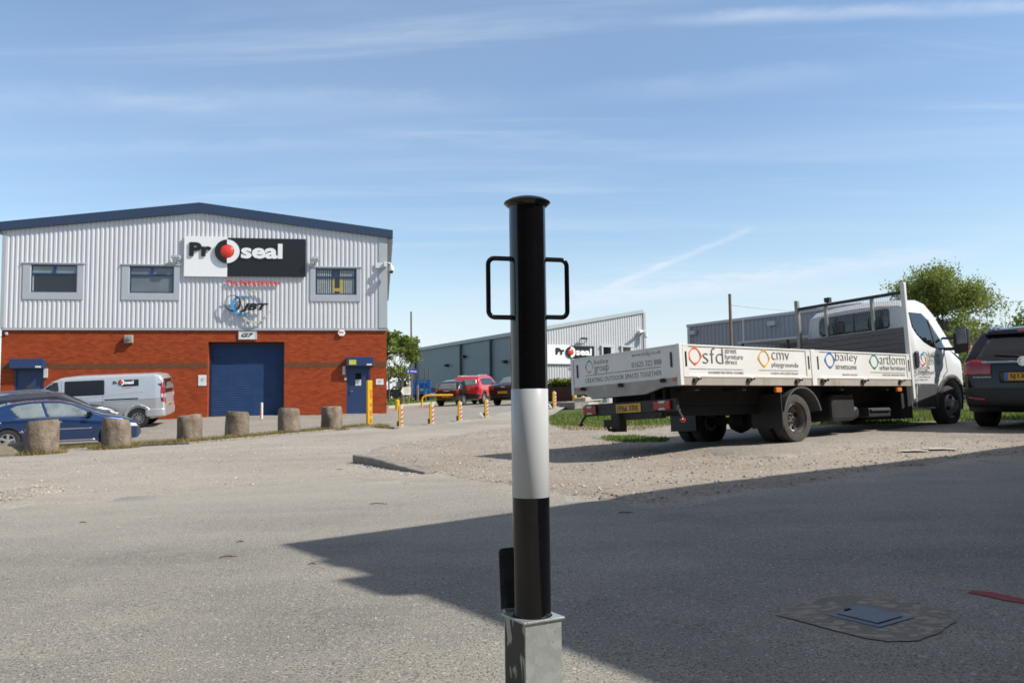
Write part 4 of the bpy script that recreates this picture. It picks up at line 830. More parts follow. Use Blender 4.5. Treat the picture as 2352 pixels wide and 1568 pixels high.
for px, py in ((275, 872), (722, 875), (1125, 882), (1345, 885), (1680, 886)):
    x, z = ts(zH(px, py)); m = MB(); m.box(x - .045, x + .01, -.035, .0, z - .03, z + .015); m.lathe([(0, -.05), (.018, -.045), (.02, -.02)], 10, 'y', (x + .03, 0, z + .008)); tbuild(m, 'hinge_catch', 'hitch')
    m = MB(); m.lathe([(0, -.065), (.017, -.062), (.02, -.045), (.02, -.0)], 12, 'y', (x + .035, 0, z + .01)); tbuild(m, 'catch_knob', 'chrome', smooth=True)
for px, py in ((70, 995), (350, 998), (610, 1000)):
    x, z = ts(zI(px, py)); m = MB(); m.box(x - .045, x + .01, -.035, .0, z - .03, z + .015); tbuild(m, 'hinge_catch', 'hitch'); m = MB(); m.lathe([(0, -.065), (.017, -.062), (.02, -.045), (.02, -.0)], 12, 'y', (x + .035, 0, z + .01)); tbuild(m, 'catch_knob', 'chrome', smooth=True)
for px, py in ((488, 793), (878, 752), (1320, 703)):
    y, z = tb(zG(px, py)); m = MB(); m.box(-.03, 0, y - .03, y + .04, z - .03, z + .012); m.lathe([(0, -.06), (.016, -.055), (.018, -.0)], 12, 'x', (0, y, z)); tbuild(m, 'hinge_catch', 'hitch')
for (a, b_, c, d) in ((410, 790, 450, 818), (1412, 680, 1468, 708)):
    y0, z1 = tb(zG(a, b_)); y1, z0 = tb(zG(c, d)); m = MB(); m.box(-.008, -.001, min(y0, y1), max(y0, y1), z0, z1); tbuild(m, 'rear_reflector', 'lamp_red')
# lettering on boards
def stext(s, conv, x0, yb, x1, yt, parent, mat='letter_grey', bold=-.009, sp=1.):
    a, zb_ = ts(conv(x0, yb)); b_, zt_ = ts(conv(x1, yt)); m = MB(); text(m, s, a, zb_, b_, zt_, sf, .0, .0015, bold, 0, sp); tbuild(m, 'lettering', mat, parent)
def sbox(conv, x0, y0, x1, y1, parent):
    a, z1 = ts(conv(x0, y0)); b_, z0 = ts(conv(x1, y1)); m = MB(); m.box(a, b_, -.003, -.0015, z0, z0 + .004); tbuild(m, 'rule', 'letter_grey', parent)
A, B = sides[.06], sides[xj1]
def slogo(conv, x0, y0, x1, y1, cols, parent):
    a, _ = ts(conv(x0, (y0 + y1) / 2)); b_, zc = ts(conv(x1, (y0 + y1) / 2)); _, z1 = ts(conv((x0 + x1) / 2, y0)); _, z0 = ts(conv((x0 + x1) / 2, y1)); logo(None, (a + b_) / 2, (z0 + z1) / 2, (b_ - a) * 1.06, (z1 - z0) * 1.06, sf, .0, .0015, cols, parent)
slogo(zH, 213, 597, 326, 749, ['logo_orange'], A); stext('sfd', zH, 340, 737, 502, 612, A, bold=-.018); stext('street', zH, 523, 651, 617, 620, A); stext('furniture', zH, 523, 700, 671, 663, A); stext('direct', zH, 526, 742, 623, 706, A)
sbox(zH, 217, 787, 675, 791, A); stext('VALUE ENGINEERED STREET FURNITURE + CYCLE PARKING', zH, 383, 823, 676, 808, A, bold=-.01)
slogo(zH, 800, 620, 897, 767, ['logo_yellow'], A); stext('cmv', zH, 915, 706, 1056, 650, A, bold=-.018); stext('playgrounds', zH, 916, 776, 1133, 734, A); sbox(zH, 807, 797, 1133, 801, A); stext('PLAYGROUND + SPORTS EQUIPMENT SPECIALISTS', zH, 908, 831, 1133, 817, A, bold=-.01)
slogo(zH, 1356, 644, 1441, 778, ['logo_blue'], B); stext('bailey', zH, 1450, 738, 1627, 648, B, bold=-.018); stext('streetscene', zH, 1450, 784, 1622, 753, B); stext('URBAN DESIGN + BUILD EXPERTS', zH, 1505, 838, 1630, 827, B, bold=-.01)
slogo(zI, 397, 811, 461, 915, ['logo_green'], B); stext('artform', zI, 470, 881, 638, 817, B, bold=-.018); stext('urban furniture', zI, 470, 920, 643, 892, B); sbox(zI, 403, 940, 643, 943, B); stext('ARCHITECTURAL + BESPOKE STREET FURNITURE', zI, 490, 962, 643, 953, B, bold=-.01)
def btext(s, x0, yb, x1, yt, bold=-.009, sp=1.):
    a, zb_ = tb(zG(x0, yb)); b_, zt_ = tb(zG(x1, yt)); m = MB(); text(m, s, -a, zb_, -b_, zt_, bf, .0, .0015, bold, 0, sp); tbuild(m, 'lettering', 'letter_grey', tg)
btext('bailey', 595, 558, 740, 474); btext('group', 598, 640, 741, 548); btext('www.bsfg.co.uk', 985, 478, 1287, 384); btext('01625 322 888', 987, 577, 1293, 482); btext('CREATING OUTDOOR SPACES TOGETHER', 503, 738, 1296, 600, -.002, 1.15)
a, z0 = tb(zG(505, 663)); b_, z1 = tb(zG(1292, 563)); m = MB(); m.box(-.004, -.0015, b_, a, (z0 + z1) / 2 - .003, (z0 + z1) / 2 + .003); tbuild(m, 'rule', 'letter_grey', tg)
y0, _ = tb(zG(500, 566)); y1, _ = tb(zG(582, 566)); _, zt_ = tb(zG(541, 498)); _, zb_ = tb(zG(541, 634))
logo(None, -(y0 + y1) / 2, (zt_ + zb_) / 2, (y0 - y1) * 1.05, (zt_ - zb_) * 1.05, bf, .0, .0015, ['logo_green', 'logo_blue', 'logo_orange', 'logo_yellow'], tg)
# headboard
HX = LB; hz = 1.0
for (y0, y1, mt_) in ((-.02, .05, 'truck_white'), (WB - .06, WB + .01, 'dirty_alu')): m = MB(); m.box(HX - .04, HX + .03, y0, y1, -.75 if y0 < 0 else -.5, 1.15); tbuild(m, 'headboard_post', mt_, bevel=.01)
m = MB(); m.box(HX - .03, HX + .03, .05, WB - .06, hz - .03, hz + .02); tbuild(m, 'headboard_rail', 'black_plastic', bevel=.006)
for y in (.57, 1.42): m = MB(); m.box(HX - .02, HX + .02, y - .025, y + .025, .44, hz - .03); tbuild(m, 'headboard_bar', 'dirty_alu')
m = MB(); z = -.42; 
while z < .40: m.box(HX - .02, HX + .02, .05, WB - .06, z, z + .082 + random.uniform(-.003, .001)); z += .0865
tbuild(m, 'headboard_planks', 'plank', bevel=.003)
m = MB(); y = .08
while y < WB - .06: m.tube([(HX + .022, y, .43), (HX + .022, y, hz)], .0022, 4); y += .038
z = .46
while z < hz: m.tube([(HX + .026, .05, z), (HX + .026, WB - .06, z)], .0022, 4); z += .038
tbuild(m, 'wire_mesh', 'mesh_grey', normals=False)
# spot lamp on the rail
yq, zq = tb(zI(103, 440), LB); m = MB(); m.box(HX - .04, HX + .04, yq - .06, yq + .04, zq - .03, zq + .05); m.tube([(HX, yq, zq - .03), (HX, yq, hz)], .012, 6); tbuild(m, 'work_lamp', 'black_plastic', bevel=.006)
# cab
ctop = [(5.42, -.2), (5.43, .62), (5.46, .82), (5.6, .915), (5.95, .94), (6.15, .90), (6.32, .76), (6.72, .26), (6.80, .20), (7.02, .09), (7.22, -.08), (7.32, -.26), (7.36, -.42), (7.37, -.60)]
cbot = [(5.42, -.85), (6.6, -.87), (7.1, -.9), (7.30, -.86), (7.37, -.72)]
cplan = [(5.42, .95), (5.5, .985), (6.6, .995), (6.95, .97), (7.15, .89), (7.28, .76), (7.37, .55)]
cbelt = [(5.42, .12), (6.3, .08), (7.37, -.2)]
mcab = thing('tmp', None, None, mat=Matrix())
tm = [(a - 2.3, b_ - ZG) for a, b_ in ctop]
cab, cbvh = shell('cab', tm, [(a - 2.3, b_ - ZG) for a, b_ in cbot], [(a - 2.3, b_) for a, b_ in cplan], [(a - 2.3, b_ - ZG) for a, b_ in cbelt], .15, 'cab_white', truck, wells=[(6.55 - 2.3, -.80 - ZG, .43)], r=.10, cuts=.08, crown=.05)
bpy.data.objects.remove(mcab)
def cp(name, pts, mat, off=.006, how=-1, spacing=.06, parent=cab, thick=.006): return patch(name, cbvh, [(a - 2.3, b_ - ZG) for a, b_ in pts], how, mat, parent, off, spacing, thick)
for sd in (-1, 1):
    cp('lower_trim', [(5.43, -.845), (5.43, -.455), (6.145, -.455), (6.12, -.60), (6.12, -.78), (6.10, -.86)], 'grey_plastic', .004, sd)
    cp('side_glass', [(5.56, .70), (5.95, .70), (6.10, .60), (6.36, .26), (6.46, .13), (6.30, .10), (6.0, .145), (5.80, .22), (5.64, .34), (5.55, .46)], 'glass_dark', .006, sd)
    cp('window_pillar', [(6.07, .60), (6.11, .60), (6.15, .40), (6.15, .13), (6.10, .13), (6.10, .40)], 'black_plastic', .014, sd)
    cp('arch_flare', circ(6.55, -.80, .50, 18, -8, 188, .425), 'grey_plastic', .022, sd, .05)
    cp('door_seam', [(6.38, .08), (6.392, .08), (6.45, -.25), (6.30, -.36), (6.29, -.34), (6.435, -.24)], 'grey_plastic', .003, sd, .03)
    cp('door_crease', [(5.46, -.27), (5.95, -.27), (6.22, -.335), (6.22, -.345), (5.95, -.285), (5.46, -.285)], 'flash_grey', .003, sd, .03)
    cp('door_handle', rrect(5.47, -.20, 5.56, .06, .03), 'black_plastic', .02, sd, .04)
cp('bonnet_grille', [(6.62, .10), (6.95, .0), (7.1, -.10), (6.95, -.06), (6.7, .06)], 'black_plastic', .005, -1)
cp('headlamp', [(7.16, -.22), (7.3, -.30), (7.32, -.42), (7.2, -.42)], 'lamp_clear', .01, -1)
cp('bumper', [(6.98, -.50), (7.33, -.50), (7.33, -.86), (7.02, -.88)], 'grey_plastic', .012, -1)
yy = lambda p: [(a - 1.0, b_ - ZG) for a, b_ in p]
patch('rear_window', cbvh, yy(rrect(.36, .47, 1.66, .80, .06)), 'rear', 'glass_green', cab, .006)
patch('rear_window_frame', cbvh, yy(rrect(.98, .47, 1.0, .80, .005)), 'rear', 'black_plastic', cab, .012)
for y in (.62, 1.28): patch('headrest', cbvh, yy(rrect(y - .12, .475, y + .12, .70, .07)), 'rear', 'black_panel', cab, .009)
patch('windscreen', cbvh, [(6.24 - 2.3, -.62), (6.24 - 2.3, .62), (6.70 - 2.3, .80), (6.70 - 2.3, -.80)], 'top', 'glass_dark', cab, .006)
# small lettering on the door
def dtext(s, x0, yb, x1, yt, bold=-.009):
    a, zb_ = ts(zI(x0, yb)); b_, zt_ = ts(zI(x1, yt)); m = MB(); text(m, s, a, zb_, b_, zt_, sf, .006, .009, bold); tbuild(m, 'lettering', 'letter_grey', cab)
dtext('bailey', 805, 846, 880, 795); dtext('group', 805, 888, 886, 848); dtext('01625 322 888', 735, 915, 812, 900, 0); dtext('enquiries@bsfg.co.uk', 735, 944, 845, 928, 0); dtext('www.bsfg.co.uk', 735, 979, 818, 965, 0)
a, _ = ts(zI(751, 840)); b_, zc_ = ts(zI(801, 840)); _, z1 = ts(zI(776, 796)); _, z0 = ts(zI(776, 884)); logo(None, (a + b_) / 2, (z0 + z1) / 2, (b_ - a) * 1.05, (z1 - z0) * 1.05, sf, .006, .009, ['logo_green', 'logo_blue', 'logo_orange', 'logo_yellow'], cab)
# mirror
mx, my = 6.42, -.30
m = MB(); m.tube([(6.42, .04, .30), (6.42, -.2, .27)], .022, 8); m.tube([(6.42, .04, .12), (6.42, -.2, .10)], .028, 8); m.box(6.38, 6.46, -.24, -.16, .02, .36); mr = tbuild(m, 'mirror', 'black_plastic', cab, bevel=.01)
m = MB(); m.box(6.36, 6.46, -.41, -.21, .03, .44); tbuild(m, 'mirror_housing', 'black_plastic', cab, bevel=.035); m = MB(); m.box(6.345, 6.359, -.39, -.23, .17, .42); tbuild(m, 'mirror_glass', 'glass_grey', cab); m = MB(); m.box(6.37, 6.48, -.43, -.38, .035, .12); tbuild(m, 'indicator', 'lamp_amber', cab)
# chassis, axles, tanks
m = MB()
for y in (.62, 1.33): m.box(.15, 6.9, y - .04, y + .04, -.78, -PH - .11)
for x in (.3, 1.2, 2.3, 3.4, 4.6): m.box(x, x + .08, .05, WB - .05, -PH - .16, -PH - .102)
m.box(.2, LB, .34, .38, -.72, -PH - .1); m.box(.14, 5.2, .40, .44, -.86, -.50)
m.box(2.26, 2.36, .3, 1.7, -.98, -.88); m.lathe([(0, -.16), (.12, -.13), (.17, 0), (.12, .13), (0, .16)], 20, 'y', (2.31, 1.0, -.95)); m.box(3.4, 4.3, 1.3, 1.75, -.92, -.55); m.box(6.5, 6.6, .3, 1.7, -.86, -.76)
tbuild(m, 'chassis', 'under_black', normals=False)
m = MB(); m.box(3.35, 3.95, .18, .60, -1.0, -.60); m.tube([(4.0, .2, -.88), (4.0, .62, -.88)], .1, 14); tbuild(m, 'tank', 'black_plastic', bevel=.05)
x0, z0 = ts(zI(390, 1200), .25); m = MB(); m.box(4.25, 4.85, .15, .40, -.96, -.82); m.box(4.28, 4.82, .12, .15, -.88, -.84); tbuild(m, 'step_box', 'black_plastic', bevel=.03)
m = MB(); m.box(5.10, 5.40, .1, .8, -1.0, -.5); tbuild(m, 'cab_support', 'under_black')
RW = .33
for (yy_, o_) in ((.14, -1), (.40, -1), (WB - .14, 1), (WB - .40, 1)):
    wheel('wheel', RW, .2, 'truck_rear', truck, (2.31 - 2.3, yy_ - 1.0, RW + .0), o_, 'tyre_dusty')
for (yy_, o_) in ((.15, -1), (WB - .15, 1)): wheel('wheel', RW, .21, 'truck_front', truck, (6.55 - 2.3, yy_ - 1.0, -.815 - ZG), o_, 'tyre_dusty')
for s_ in (0, 1):
    ya, yb = (-.0, .50) if s_ == 0 else (WB - .5, WB)
    m = MB(); P = []
    for a_ in np.linspace(12, 168, 16): t = math.radians(a_); P.append((2.40 + .43 * math.cos(t), -.93 + .42 * math.sin(t)))
    Pi = [(2.40 + (x - 2.40) * .95, -.93 + (z + .93) * .95) for x, z in P]; m.prism(P + Pi[::-1], lambda a, b, d: (a, d, b), ya, yb); tbuild(m, 'mudguard', 'grey_plastic', normals=True)
    m = MB(); m.box(1.92, 1.935, ya, yb, -1.06, -.60); tbuild(m, 'mud_flap', 'black_plastic')
x, z = ts(zH(970, 958)); m = MB(); m.box(x - .06, x + .06, -.012, .03, z - .035, z + .03); tbuild(m, 'side_marker', 'lamp_amber', bevel=.008)
x, z = ts(zI(605, 1058)); m = MB(); m.box(x - .06, x + .06, -.012, .03, z - .03, z + .03); tbuild(m, 'side_marker', 'lamp_amber', bevel=.008)
# rear light bar
XR = .13
c = lambda p: tb(zG(*p), XR)
yl, zl = c((488, 965)); yr, zr_ = c((1450, 895)); yb_, zbb = c((1425, 1030))
m = MB(); m.box(XR, XR + .05, yr, yl, zbb + .0, zl); lb = tbuild(m, 'light_bar', 'black_plastic', bevel=.01)
for (p0, p1) in (((490, 970), (628, 1070)), ((1222, 918), (1408, 1025))):
    y0, z1 = c(p0); y1, z0 = c(p1); z0 = (z0 + zbb + .03) / 2 if False else z0; zc0, zc1 = zbb + .02, zl - .02
    m = MB(); m.box(XR - .035, XR - .001, y1, y0, zc0, zc1); L_ = tbuild(m, 'tail_lamp', 'lamp_red', lb if False else None, bevel=.012)
    m = MB(); w_ = y0 - y1; m.prism([(-(y0 - w_ * .3), zc1 - .005), (-(y1 + w_ * .25), zc1 - .005), (-(y1 + w_ * .35), zc1 - .035), (-(y0 - w_ * .4), zc1 - .035)], lambda a, b, d: (XR - .036 - d, -a, b), 0, .004); m.prism([(-(y0 - w_ * .3), zc0 + .005), (-(y1 + w_ * .25), zc0 + .005), (-(y1 + w_ * .35), zc0 + .03), (-(y0 - w_ * .4), zc0 + .03)], lambda a, b, d: (XR - .036 - d, -a, b), 0, .004); tbuild(m, 'clear_lens', 'lamp_clear', L_)
y1, z0 = c((1085, 1030)); y0, z1 = c((825, 960)); m = MB(); m.box(XR - .012, XR - .001, y1, y0, zbb + .02, zl - .03); np_ = tbuild(m, 'number_plate', 'plate_yellow')
m = MB(); text(m, 'FP66 XRK', -(y0 - .03), zbb + .035, -(y1 + .03), zl - .048, lambda a, b, d: (XR - .013 - d, -a, b), 0, .002, .012); tbuild(m, 'characters', 'letter_black', np_)
for px in (690, 1190):
    y0, _ = c((px - 30, 1000)); y1, _ = c((px + 30, 1000)); m = MB(); text(m, 'DAILY' if px > 1000 else 'IVECO', -y0, (zl + zbb) / 2 - .02, -y1, (zl + zbb) / 2 + .02, lambda a, b, d: (XR - .001 - d, -a, b), 0, .002, .01); tbuild(m, 'badge', 'grey_plastic', lb)
m = MB(); y, z = c((860, 1110)); m.box(XR - .09, XR + .05, y - .075, y + .075, z - .17, z + .075); y2, z2 = c((1250, 1100)); m.box(XR - .02, XR + .06, y2 - .1, y, z - .02, z + .06); y3, _ = c((700, 1100)); m.box(XR - .02, XR + .06, y, y3, z - .10, z - .0); m.prism([(-y2 + .06, z - .02), (-y2 - .12, z - .02), (-y2 - .0, z + .12), (-y2 + .08, z + .25)], lambda a, b, d: (XR + d, -a, b), 0, .05)
m.tube([(XR - .1, y, z - .14), (XR - .2, y, z - .14), (XR - .22, y, z - .09)], .022, 8); tbuild(m, 'tow_hitch', 'hitch', bevel=.008)
for (p, s_) in (((462, 1170), 1), ((1530, 1120), -1)):
    y, z = c(p); ye = y - .08 * s_; m = MB(); m.tube([(XR + .02, ye, zbb + .02), (XR + .0, ye + .01 * s_, z + .10), (XR - .01, y - .01 * s_, z + .03), (XR - .01, y, z)], .016, 8); q = tbuild(m, 'marker_stalk', 'black_plastic', smooth=True)
    m = MB(); m.lathe([(0, -.035), (.022, -.03), (.03, 0), (.022, .03), (0, .035)], 14, 'x', (XR - .02, y, z)); tbuild(m, 'marker_lamp', 'lamp_red', q, smooth=True)
# ------------------------------------------------------------------ cars
def car_matrix(x, y, yaw, xr, xf, off=0.):
    c, s = math.cos(yaw), math.sin(yaw); u = Vector((c, s, 0)); n = Vector((-s, c, 0)); o = Vector((x, y, 0))
    def g(a, b): p = o + u * a + n * b; return Vector((p.x, p.y, gz(p.x, p.y) + .015 + off))
    F_ = (g(xf, .7) + g(xf, -.7)) / 2; R_ = (g(xr, .7) + g(xr, -.7)) / 2; uu = (F_ - R_).normalized(); nn = ((g(xr, .7) + g(xf, .7)) - (g(xr, -.7) + g(xf, -.7))).normalized(); ww = uu.cross(nn).normalized(); nn = ww.cross(uu); oo = R_ - uu * xr
    return Matrix(((uu.x, nn.x, ww.x, oo.x), (uu.y, nn.y, ww.y, oo.y), (uu.z, nn.z, ww.z, oo.z), (0, 0, 0, 1)))
def car(name, label, cat, x, y, yaw, sp, group=None):
    r = thing(name, label, cat, group=group, mat=car_matrix(x, y, yaw, sp['wx'][0], sp['wx'][1], sp.get('off', 0)))
    R = sp['r']; W_ = max(p for _, p in sp['plan']); body, bv = shell('body', sp['top'], sp['bot'], sp['plan'], sp['belt'], sp.get('k', .28), sp['paint'], r, wells=[(a, R * .97, R + .06) for a in sp['wx']], cuts=.09, r=sp.get('rr', .10))
    for a in sp['wx']:
        for s_ in (-1, 1): wheel('wheel', R, sp.get('ww', .205), sp.get('style', 'ten'), r, (a, s_ * (W_ - .125), R), s_)
    for nm, poly, how, mat, off in sp['patches']:
        if how == 'both':
            for h in (1, -1): patch(nm, bv, poly, h, mat, body, off, .07)
        elif how == 'rearboth':
            patch(nm, bv, poly, 'rear', mat, body, off, .05); patch(nm, bv, [(-a, b) for a, b in poly], 'rear', mat, body, off, .05)
        else: patch(nm, bv, poly, how, mat, body, off, .07)
    if sp.get('plate'): x0, z0, tx, *bl = sp['plate']; plate(body, -.26, .26, z0, tx, x0, blue=bool(bl))
    for s_ in (-1, 1):
        if sp.get('mirror'):
            mx, mz = sp['mirror']; m = MB(); m.box(mx, mx + .12, s_ * (W_ - .08) - .06, s_ * (W_ - .08) + .06, mz + .03, mz + .08); m.box(mx - .02, mx + .13, min(s_ * (W_ + .0), s_ * (W_ + .17)), max(s_ * W_, s_ * (W_ + .17)), mz, mz + .14); m.build('door_mirror', sp.get('mpaint', sp['paint']), body, bevel=.035)
    return r, body, bv
# blue three-door car by the kerb stones
bc_top = [(0, .55), (.02, .82), (.10, .94), (.30, 1.06), (.62, 1.22), (1.05, 1.345), (1.5, 1.405), (2.0, 1.42), (2.35, 1.395), (2.7, 1.30), (3.05, 1.14), (3.40, .985), (3.55, .945), (3.95, .875), (4.3, .77), (4.5, .64), (4.57, .46)]
bc = dict(top=bc_top, bot=[(0, .42), (.12, .28), (.4, .2), (4.1, .19), (4.45, .22), (4.57, .34)], plan=[(0, .62), (.1, .76), (.4, .86), (1.2, .89), (3.6, .88), (4.1, .82), (4.4, .68), (4.57, .45)], belt=[(0, .86), (2, .90), (4.57, .7)], wx=(1.0, 3.70), r=.315, paint='car_blue', style='five', mirror=(3.02, .93), mpaint='car_navy', ww=.2,
 patches=[('quarter_glass', [(1.06, 1.22), (1.22, 1.29), (1.55, 1.335), (1.83, 1.35), (1.95, .95), (1.32, .93), (1.20, 1.02)], 'both', 'glass_pale', .006), ('door_glass', [(1.90, 1.345), (2.3, 1.335), (2.62, 1.265), (2.95, 1.10), (3.14, .985), (3.10, .945), (2.02, .945)], 'both', 'glass_pale', .006),
 ('window_trim', [(1.18, .925), (3.16, .93), (3.16, .945), (1.18, .94)], 'both', 'chrome', .009), ('side_moulding', [(1.42, .57), (3.14, .57), (3.16, .60), (1.42, .60)], 'both', 'chrome', .012), ('door_seam', [(3.20, .9), (3.212, .9), (3.20, .5), (3.12, .28), (2.06, .26), (2.06, .9), (2.05, .9), (2.05, .25), (3.13, .265), (3.21, .49)], 'both', 'black_plastic', .003), ('sill', [(1.42, .23), (3.24, .22), (3.24, .26), (1.42, .27)], 'both', 'chrome', .006),
 ('door_handle', rrect(2.14, .77, 2.36, .82, .02), 'both', 'chrome', .02), ('fuel_flap', circ(.78, .78, .09, 14), 'both', 'car_blue', .003), ('headlamp', [(4.1, .70), (4.38, .66), (4.47, .56), (4.2, .58)], 'both', 'lamp_clear', .008), ('windscreen', [(2.45, -.56), (2.45, .56), (3.38, .70), (3.38, -.70)], 'top', 'glass_pale', .006), ('rear_screen', [(.35, -.5), (.35, .5), (1.0, .58), (1.0, -.58)], 'top', 'glass_dark', .006), ('side_reflector', [(1.28, .52), (1.4, .52), (1.4, .56), (1.28, .56)], 'both', 'chrome', .008)])
p = at(17, 1032, 24.2); yaw = math.radians(32); d_ = Vector((math.cos(yaw), math.sin(yaw))); n_ = Vector((-d_.y, d_.x))
o = Vector((p.x, p.y)) - d_ * 1.0 + n_ * .78
car('blue_car', 'shiny dark blue three-door car parked behind the stone drums at the far left', 'car', o.x, o.y, yaw, bc)
gt = [(0, .6), (.02, .98), (.10, 1.08), (.35, 1.38), (.55, 1.48), (1.2, 1.55), (2.2, 1.55), (2.6, 1.50), (3.45, 1.06), (3.9, .99), (4.3, .85), (4.4, .5)]
gc = dict(top=gt, bot=[(0, .42), (.15, .26), (4.1, .24), (4.4, .4)], plan=[(0, .7), (.15, .84), (.5, .9), (3.6, .89), (4.2, .76), (4.4, .5)], belt=[(0, 1.0), (4.4, .8)], wx=(.85, 3.5), r=.33, paint='car_grey', mirror=(3.05, .98), patches=[('side_glass', [(.7, 1.36), (2.4, 1.42), (3.1, 1.12), (3.05, 1.04), (.75, 1.04)], 'both', 'glass_dark', .006), ('windscreen', [(2.65, -.56), (2.65, .56), (3.42, .70), (3.42, -.70)], 'top', 'glass_dark', .006), ('headlamp', [(4.0, .86), (4.3, .76), (4.36, .68), (4.05, .76)], 'both', 'lamp_clear', .008)])
_, gb, _ = car('grey_car', 'dark grey car with roof rails, mostly hidden between the blue car and the silver van', 'car', at(196, 900, 29.4).x - 3.3 * math.cos(math.radians(33)), 29.4 - 3.3 * math.sin(math.radians(33)), math.radians(33), gc)
for s_ in (-1, 1): m = MB(); m.tube([(.6, .58 * s_, 1.50), (.75, .58 * s_, 1.58), (2.1, .58 * s_, 1.60), (2.35, .58 * s_, 1.54)], .018, 8); m.build('roof_rail', 'chrome', gb, smooth=True)
# silver van
vt = [(0, .55), (.015, 1.5), (.06, 1.75), (.15, 1.90), (.35, 1.955), (3.0, 1.965), (3.55, 1.92), (3.85, 1.80), (4.55, 1.22), (4.75, 1.12), (5.15, .98), (5.28, .8), (5.33, .5)]
vc = dict(top=vt, bot=[(0, .42), (.08, .36), (.5, .3), (4.9, .28), (5.33, .4)], plan=[(0, .88), (.06, .95), (.3, .985), (4.2, .99), (4.8, .93), (5.15, .78), (5.33, .55)], belt=[(0, 1.05), (5.33, .95)], k=.14, wx=(.93, 4.30), r=.345, paint='car_silver', rr=.14, mirror=(4.05, 1.14), ww=.215,
 patches=[('cab_glass', [(3.62, 1.28), (3.58, 1.42), (3.62, 1.78), (3.85, 1.77), (4.05, 1.68), (4.55, 1.30), (4.5, 1.24)], 'both', 'glass_dark', .006), ('side_window', rrect(2.05, 1.26, 3.40, 1.80, .05), 'both', 'black_panel', .006), ('door_rail', rrect(.90, 1.05, 2.05, 1.095, .01), 'both', 'black_plastic', .006), ('body_crease', [(.7, 1.33), (2.0, 1.24), (3.3, 1.16), (3.3, 1.145), (2.0, 1.22), (.7, 1.31)], 'both', 'flash_grey', .004),
 ('arch_trim', circ(.93, .34, .52, 18, 2, 182, .455), 'both', 'car_silver', .02), ('door_seam', [(2.09, 1.82), (2.10, 1.82), (2.12, .36), (2.11, .36)], 'both', 'black_plastic', .003), ('front_door_seam', [(3.50, 1.85), (3.51, 1.85), (3.52, .36), (3.51, .36)], 'both', 'black_plastic', .003), ('door_handle', rrect(3.25, 1.10, 3.42, 1.17, .02), 'both', 'car_silver', .025), ('sill_strip', [(2.5, .52), (3.1, .52), (3.1, .56), (2.5, .56)], 'both', 'chrome', .01), ('rear_bumper', [(0.01, .38), (.70, .38), (.66, .62), (.5, .66), (.01, .66)], 'both', 'car_silver', .025),
 ('tail_lamp', [(.74, .86), (.88, .86), (.90, 1.62), (.80, 1.66), (.78, 1.3)], 'rearboth', 'lamp_red', .012), ('tail_lamp_clear', [(.77, 1.05), (.87, 1.05), (.88, 1.20), (.79, 1.20)], 'rearboth', 'lamp_clear', .017), ('side_tail_lamp', [(.02, .90), (.10, .90), (.13, 1.25), (.10, 1.62), (.05, 1.66), (.03, 1.3)], 'both', 'lamp_red', .008), ('side_tail_clear', [(.04, 1.05), (.11, 1.05), (.12, 1.20), (.05, 1.20)], 'both', 'lamp_clear', .012), ('rear_glass', rrect(-.70, 1.22, .70, 1.75, .05), 'rear', 'glass_dark', .006)], plate=(-.008, .72, 'MT64 KXF'))
p = at(319, 978, 31.3); yaw = math.radians(191); d_ = Vector((math.cos(yaw), math.sin(yaw))); n_ = Vector((-d_.y, d_.x)); o = Vector((p.x, p.y)) - d_ * .93 - n_ * .9
_, vb, vbv = car('silver_van', 'silver panel van with a small black logo panel, parked by the brick wall', 'van', o.x, o.y, yaw, vc)
def vfr(a, b, d):   # side +1 (left side faces the camera): a = -x
    h = vbv.ray_cast(Vector((-a, 4, b)), Vector((0, -1, 0))); y = h[0].y if h[0] else 1; return (-a, y + .006 + d, b)
def vflat(x0, x1, z0, z1, name, mat, y=.0):
    V = [vfr(-x1, z0, y), vfr(-x0, z0, y), vfr(-x0, z1, y), vfr(-x1, z1, y)]; m = MB(); m.add(V, [(0, 1, 2, 3)]); 
    o_ = m.build(name, mat, vb, normals=False); md = o_.modifiers.new('s', 'SOLIDIFY'); md.thickness = .008; return o_
lo_ = vflat(.88, 1.46, 1.53, 1.77, 'logo_panel', 'black_panel', .0)
m = MB(); text(m, 'Pr', -1.76, 1.62, -1.62, 1.74, vfr, .004, .010, .04); m.build('lettering', 'letter_black', lo_); m = MB(); text(m, 'seal', -1.36, 1.61, -1.05, 1.745, vfr, .012, .018, .04); m.build('lettering', 'white_panel', lo_)
m = MB(); ring2d(-1.47, 1.68, .06, .105, vfr, m, .010, .02, 90, 270, 16); m.build('ring_half', 'letter_black', lo_); m = MB(); ring2d(-1.47, 1.68, .06, .105, vfr, m, .012, .02, -90, 90, 16); m.build('ring_half', 'white_panel', lo_); m = MB(); ring2d(-1.475, 1.68, .0, .062, vfr, m, .012, .024, 0, 360, 16); m.build('ball', 'logo_red', lo_); m = MB(); text(m, 'Tray Sealing Solutions', -1.46, 1.47, -1.10, 1.50, vfr, .003, .006, .01); m.build('strapline', 'letter_red', lo_)
